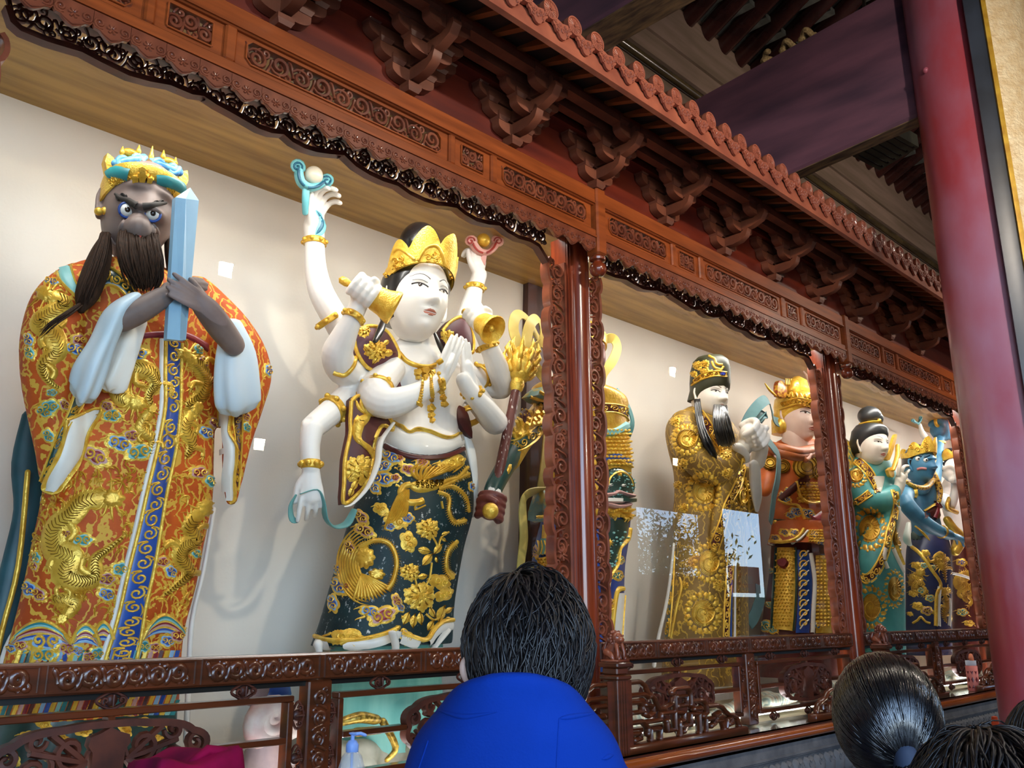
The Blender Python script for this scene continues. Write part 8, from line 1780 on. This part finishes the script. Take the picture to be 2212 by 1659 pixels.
for i in range(1300):
    z = rg.uniform(-.35, 1); a = rg.uniform(0, 2*pi); q_ = sqrt(max(0, 1-z*z)); d = V((q_*cos(a), q_*sin(a), z)); k0 = rg.uniform(1.0, 1.012)
    ang = d.angle(dt); n_ = max(5, int(ang*5)); pts = []
    if ang < .12: continue
    for k in range(n_+1): pts.append(HS(d.slerp(dt, k/n_).normalized(), k0+.004*sin(pi*k/n_)))
    m.tube(pts, .0016, 4, 0, .6, None, False)
for i in range(12):
    z = rg.uniform(.2, .95); a = rg.uniform(pi, 2*pi); q_ = sqrt(1-z*z); d = V((q_*cos(a), q_*sin(a), z)); pts = [HS(d.slerp(dt, k/6*.6).normalized(), 1.01+.02*sin(pi*k/6)+.004*k) for k in range(7)]; m.tube(pts, .0006, 4, 0, 1, None, False)
gs = [[tie+V((dx, dy, 0))*.008, tie-f_*.03+V((dx, dy, 0))*.016-V((0, 0, .05)), tie-f_*.03+V((dx, dy, 0))*.018-V((0, 0, .15)), tie-f_*.02+V((dx, dy, 0))*.012-V((0, 0, .26))] for dx, dy in ((-1, -1), (1, -1), (1, 1), (-1, 1), (-1, -1))]
strands(m, gs, 220, .0025, 0, .006, 4); m.build('hair', [mat('glossy_black_hair', '0E0C10', '060608', rough=.24, scale=60, coat=.5, spec=.9)], t, 180)
m = MB(); ax = (tie-c).normalized(); m.tube([tie+V((0, 0, .014)), tie-V((0, 0, .012))], .024, 14, 0, 1); m.build('hair_tie', [mat('slate_hair_tie', '2E3A52', '222C40', rough=.7)], t, 80)
# two more visitors at the lower right corner
hp = PD(2160, 1822, 1.30); fw = ray(2160, 1822)
t, fr, P, sh = person('person with tousled black hair at the bottom right corner', hp, .225, (fw.x, fw.y), .35, DRK, DRK, SKP, .8)
hair_cap(fr, .43, .50, .56, .0, (.1, -.3, .9), 3600, .8, .12, .0021, -.6, 'hair', HAIRB, t, 7, .4, .8)
m = MB(); zc = hp.z-.16; m.loft([jrow(*[float(x) for x in r__]) for r__ in cr([(zc, .08, .07, 0), (zc-.06, .14, .10, 0), (zc-.14, .19, .12, 0), (zc-.4, .2, .13, 0), (zc-.7, .21, .14, 0)], 3)])
for s in (-1, 1):
    a = [P(s*.13, 0, zc-.12), P(s*.19, .0, zc-.2), P(s*.235, .04, zc-.42), P(s*.10, .25, zc-.36), P(s*.04, .29, zc-.30)]; m.tube([V(x) for x in cr([tuple(z) for z in a], 4)], [.065]*17, 12)
link('dark_jacket', fuse(m, .012, 3), [mat('black_jacket', '15171C', '0E1014', rough=.8)], t)
hp = PD(2275, 1630, 2.75); fw = ray(2275, 1630)
t, fr, P, sh = person('person with long dark hair cut off by the right edge beside the column', hp, .235, (fw.x, fw.y), .3, DRK, DRK, SKP)
hair_cap(fr, .45, .52, .58, .0, (.1, -.2, .95), 1500, 1.2, .06, .0028, -.9, 'hair', HAIRB, t, 8, .1, .3)
m = MB(); zc = hp.z-.14; m.loft([jrow(*[float(x) for x in r__]) for r__ in cr([(zc, .08, .07, 0), (zc-.06, .15, .10, 0), (zc-.14, .19, .12, 0), (zc-.4, .2, .13, 0), (zc-.7, .21, .14, 0)], 3)])
for s in (-1, 1):
    a = [P(s*.13, 0, zc-.12), P(s*.19, .0, zc-.2), P(s*.235, .04, zc-.42), P(s*.10, .25, zc-.36), P(s*.04, .29, zc-.30)]; m.tube([V(x) for x in cr([tuple(z) for z in a], 4)], [.065]*17, 12)
link('dark_blue_jacket', fuse(m, .012, 3), [mat('ink_blue_jacket', '1A2A48', '131F36', rough=.8)], t)

# ================================================================== offering table with pump bottle and velvet
zt = 1.015
t = thing('offering_table', 'wooden offering table in front of the railing, just below the picture edge', 'table', (1.05, -.75, 0))
m = MB(); m.cbox(.45, 1.65, -1.0, -.5, zt-.04, zt, .006); m.build('table_top', RAILW, t, 30)
for x in (.5, 1.6):
    for y in (-.95, -.55): m = MB(); m.cbox(x-.03, x+.03, y-.03, y+.03, 0, zt-.04, .004); m.build('leg', RAILW, t, 30)
m = MB(); m.cbox(.5, 1.6, -.97, -.955, zt-.14, zt-.04, .003); m.build('apron', RAILW, t, 30)
bc = PY(758, 1690, -.72); bc.z = zt
t = thing('pump_bottle', 'clear hand-gel bottle with a pale blue pump, in front of the railing', 'bottle', bc)
def bz(y): return PY(758, y, -.72).z-zt
h1, h2, h3, hn = bz(1622), bz(1600), bz(1606), bz(1583)
GLS = mat('clear_plastic', 'D4DEE6', 'C8D4DE', rough=.12, spec=.5); GLS.node_tree.nodes['Principled BSDF'].inputs['Alpha'].default_value = .35
br = 31*mpp(bc)
m = MB(); m.lathe([(.001, 0.002), (br, .004), (br*1.05, .02), (br*1.05, h1*.55), (br*.98, h1*.75), (br*.7, h1*.93), (br*.4, h1)], bc, 24); m.build('bottle_body', [GLS], t, 60)
BLP = mat('pale_blue_plastic', '86A8E4', '7698D8', rough=.4)
m = MB(); m.lathe([(br*.42, h1-.004), (br*.45, h1), (br*.45, h1+.6*(h2-h1)), (br*.28, h2), (br*.14, h2+.002), (br*.14, hn-.006), (br*.26, hn-.004), (br*.28, hn), (.001, hn+.002)], bc, 20); m.tube([bc+V((0, 0, hn-.004)), bc+V((.02, -.012, hn-.003)), bc+V((.03, -.02, hn-.008))], .005, 8); m.tube([bc+V((0, 0, .02)), bc+V((0, 0, h1))], .004, 8); m.build('pump', [BLP], t, 50)
vc = PY(395, 1690, -.75)
t = thing('velvet_cloth', 'crimson velvet cloth heaped over an offering, at the bottom edge', 'cloth', (vc.x, -.75, zt))
VEL = mat('crimson_velvet', '8C0C3A', '5C082C', rough=.9, scale=7, spec=.1)
m = MB(); cells = []; nx, ny = 40, 24
zv = PY(395, 1625, -.75).z
for j in range(ny+1):
    for i in range(nx+1):
        u, v_ = i/nx*2-1, j/ny*2-1; d = max(abs(u), abs(v_)); fl_ = max(0, (d-.72)/.28); x = vc.x+.135*u*(1+.05*sin(7*v_)); y = -.75+.13*v_*(1+.06*sin(6*u))
        top_ = zv-zt-.012+.012*sin(5*u+2*v_)+.014*(u > .55)*sin((u-.55)*7); z = zt+.004+max(0, top_)*(1-fl_**1.6)+.006*sin(9*u)*fl_; cells.append((x, y, z))
m.add(cells, [(j*(nx+1)+i, j*(nx+1)+i+1, (j+1)*(nx+1)+i+1, (j+1)*(nx+1)+i) for j in range(ny) for i in range(nx)]); m.build('cloth', [VEL], t, 180)
m = MB(); k0 = PY(466, 1618, -.80); m.tube([k0-V((.06, -.02, .03)), k0-V((.02, 0, 0)), k0+V((.012, 0, -.008)), k0+V((.035, 0, -.05)), k0+V((.055, .01, -.11))], [.012, .022, .026, .026, .02], 12, 0, .6); m.tube([k0+V((-.10, .03, -.035)), k0+V((-.15, .03, -.045)), k0+V((-.19, .03, -.06))], [.014, .016, .012], 10); m.build('velvet_fold', [VEL], t, 80)
# pink bottle on the ledge
pb0 = PY(2103, 1478, -.12); pb0.z = .945
t = thing('drink_bottle', 'coral pink drink bottle with diamond sleeve and white lid on the ledge', 'bottle', pb0)
k_ = mpp(pb0); H = 74*k_; r0 = 11.5*k_
COR = mat('coral_silicone', 'E88A7C', 'E07A70', rough=.55)
m = MB(); m.lathe([(.001, .001), (r0, .002), (r0*1.05, .01), (r0*1.05, H*.70), (r0*.9, H*.72), (.001, H*.72)], pb0, 24); m.build('sleeve', [COR], t, 50)
m = MB(); m.lathe([(r0*.9, H*.72), (r0*.95, H*.73), (r0*.95, H*.86), (.001, H*.87)], pb0, 24); m.build('lid', [mat('white_lid', 'E6E6EE', 'DADAE4', rough=.4)], t, 50)
m = MB(); m.tube([pb0+V((-.01, -r0*.3, H*.86)), pb0+V((-.02, -r0*.3, H*.94)), pb0+V((-.018, -r0*.3, H*1.0))], [.02, .022, .018], 10); m.build('spout', [mat('orange_spout', 'E88860', 'DC784E', rough=.5)], t, 60)
WIN = mat('dark_pink_window', '8A3A40', '6E2C34', rough=.25)
for zz, hgt, tri in ((.52, .10, -1), (.33, .17, 0), (.14, .10, 1)):
    for q_ in (-1.15, -.05, 1.05):
        a0 = atan2(CAMP.y-pb0.y, CAMP.x-pb0.x)+q_*.62; m = MB(); pts = []
        sh_ = [(-.26, 0), (0, hgt/2), (.26, 0), (0, -hgt/2)] if not tri else ([(-.26, hgt/2), (.26, hgt/2), (0, -hgt/2)] if tri < 0 else [(-.26, -hgt/2), (.26, -hgt/2), (0, hgt/2)])
        for da, dz in sh_: pts.append(pb0+V((cos(a0+da)*(r0*1.07), sin(a0+da)*(r0*1.07), H*(zz+dz))))
        cm = pb0+V((cos(a0)*(r0*1.075), sin(a0)*(r0*1.075), H*zz)); n_ = len(pts); m.add(pts+[cm], [(i, (i+1) % n_, n_) for i in range(n_)]); m.build('sleeve_window', [WIN], t, None)
# orange cone by the column
cb_ = PZ(2150, 1900, 0.0); pcn = PY(2148, 1548, -.85); 
t = thing('traffic_cone', 'orange cone half hidden behind the foot of the red column', 'cone', (pcn.x, -.85, 0))
m = MB(); m.lathe([(.20, 0), (.20, .03), (.15, .035), (.018, pcn.z), (.001, pcn.z+.005)], (pcn.x, -.85, 0), 20); m.build('cone_body', [mat('orange_plastic', 'F06030', 'E85426', rough=.5)], t, 50)
m = MB(); z2 = pcn.z*.55; m.lathe([(.035+.115*(1-z2/pcn.z), z2), (.035+.115*(1-(z2+.08)/pcn.z), z2+.08)], (pcn.x, -.85, 0), 20); m.build('white_band', [P_WHITE], t, 50)

# ================================================================== courtyard mirrored in the glass
def mirrored(x, y, Y):
    d = ray(x, y); k_ = (.075-CAMP.y+.075-Y)/d.y; return V((CAMP.x+d.x*k_, Y, CAMP.z+d.z*k_))
tp = mirrored(1440, 1160, -10.2)
t = thing('courtyard_tree', 'leafy tree in the courtyard, seen mirrored in the middle pane', 'tree', (tp.x, -10.2, 0))
m = MB(); rg = random.Random(31); m.tube([(tp.x-.6, -10.4, 0), (tp.x-.5, -10.4, 2.0), (tp.x, -10.3, 3.2), (tp.x+.6, -10.2, 4.2)], [.16, .13, .09, .04], 10)
for k in range(14): a = rg.uniform(0, 6.28); b0 = V((tp.x-.4+rg.uniform(0, .6), -10.35, rg.uniform(1.8, 3.4))); m.tube([b0, b0+V((cos(a)*.8, sin(a)*.4, .35)), b0+V((cos(a)*1.7, sin(a)*.8, .5))], [.05, .03, .01], 6)
m.build('branches', [mat('bark', '4A3C30', '34281E', rough=.9)], t, 60)
m = MB()
for k in range(3000):
    p = V((tp.x+rg.gauss(0, 1.0), -10.2+rg.gauss(0, .6), 3.05+rg.gauss(0, .55))); a = V((rg.uniform(-1, 1), rg.uniform(-1, 1), rg.uniform(-1, 1))).normalized(); b_ = a.orthogonal().normalized(); s = rg.uniform(.05, .10); m.add([p-a*s, p+b_*s*.35, p+a*s, p-b_*s*.35], [(0, 1, 2, 3)], rg.randrange(2))
o = m.build('foliage', [mat('leaf_green', '3E6A34', '2C5226', rough=.4), mat('leaf_light', '7E9E5A', '5E8444', rough=.4)], t, None); o['kind'] = 'stuff'
lp = mirrored(1508, 1214, -6.9)
t = thing('red_lantern', 'round red paper lantern outside, seen mirrored in the middle pane', 'lantern', lp)
m = MB(); m.lathe([(.02, -.13), (.10, -.12), (.19, -.06), (.21, 0), (.19, .06), (.10, .12), (.02, .13)], lp, 20); m.build('lantern_body', [mat('lantern_red', 'E03A30', 'C82A26', rough=.6)], t, 60)
m = MB(); m.tube([lp+V((0, 0, .13)), lp+V((0, 0, 1.6))], .008, 6); m.tube([lp-V((0, 0, .13)), lp-V((0, 0, .33))], .03, 8); m.build('cord_and_tassel', [mat('tassel_gold', 'D8A83A', 'B88A2A')], t, 60)
a_, b_ = mirrored(1576, 1222, -7.2), mirrored(1640, 1282, -7.2)
t = thing('notice_board', 'pink notice board with pale panels outside, seen mirrored in the middle pane', 'board', ((a_.x+b_.x)/2, -7.2, 0))
m = MB(); m.bb(a_.x, b_.x, -7.2, -7.16, b_.z, a_.z); m.build('board', [mat('pink_board', 'F0607C', 'E84A6A', rough=.6)], t, None)
m = MB(); cx = (a_.x+b_.x)/2; m.bb(cx-.20, cx+.25, -7.16, -7.15, b_.z+.35*(a_.z-b_.z), b_.z+.65*(a_.z-b_.z)); m.bb(cx-.3, cx+.1, -7.16, -7.15, b_.z+.08*(a_.z-b_.z), b_.z+.2*(a_.z-b_.z)); m.build('pale_panel', [P_WHITE], t, None)
m = MB(); m.bb(a_.x, a_.x+.05, -7.25, -7.2, 0, a_.z); m.bb(b_.x-.05, b_.x, -7.25, -7.2, 0, a_.z); m.build('post', [BLACKF], t, None)
mb = MB(); mb.bb(-30, 40, -40, -6.5, -.12, -.01); struct(mb.build('floor_courtyard', STONE))

# ================================================================== ornaments belong to the garment, features to the head
GARM = ('cloud_motif', 'dragon_motif', 'gold_roundel', 'flower_motif', 'peony_motif', 'phoenix_motif', 'leaf_motif', 'front_band', 'wave_border', 'flame_motifs', 'robe_borders', 'skirt_ornament', 'skirt_borders', 'skirt_hem', 'sleeve_lining', 'sleeve_border', 'collar_band')
FEAT = ('eye', 'eyeball', 'eye_rim', 'iris', 'lips', 'mouth', 'eyebrow', 'eyebrows', 'eyelid', 'face_folds', 'beard')
for st in [o for o in sc.objects if o.name.split('.')[0] == 'statue']:
    kids = list(st.children); nm = {}
    for k in kids: nm.setdefault(k.name.split('.')[0], k)
    for k in kids:
        n_ = k.name.split('.')[0]; tgt = None
        if n_ in GARM: tgt = nm.get('skirt') if (n_ in ('skirt_ornament', 'skirt_borders', 'skirt_hem') or 'robe' not in nm) else nm.get('robe')
        elif n_ in FEAT: tgt = nm.get('head')
        elif n_.startswith('crown_') and n_ != 'crown_band': tgt = nm.get('crown_band') or nm.get('crown')
        elif n_ in ('cap_gold', 'cap_gem'): tgt = nm.get('tall_cap')
        elif n_ in ('helmet_relief', 'helmet_wing', 'helmet_crest'): tgt = nm.get('helmet')
        elif n_ in ('armour_studs', 'armour_trim', 'armour_ornament', 'beast_belly'): tgt = nm.get('armour')
        elif n_ == 'scroll_line': tgt = nm.get('cloud_sceptre')
        if tgt is not None and tgt is not k: k.parent = tgt; k.location = -world_of(tgt)
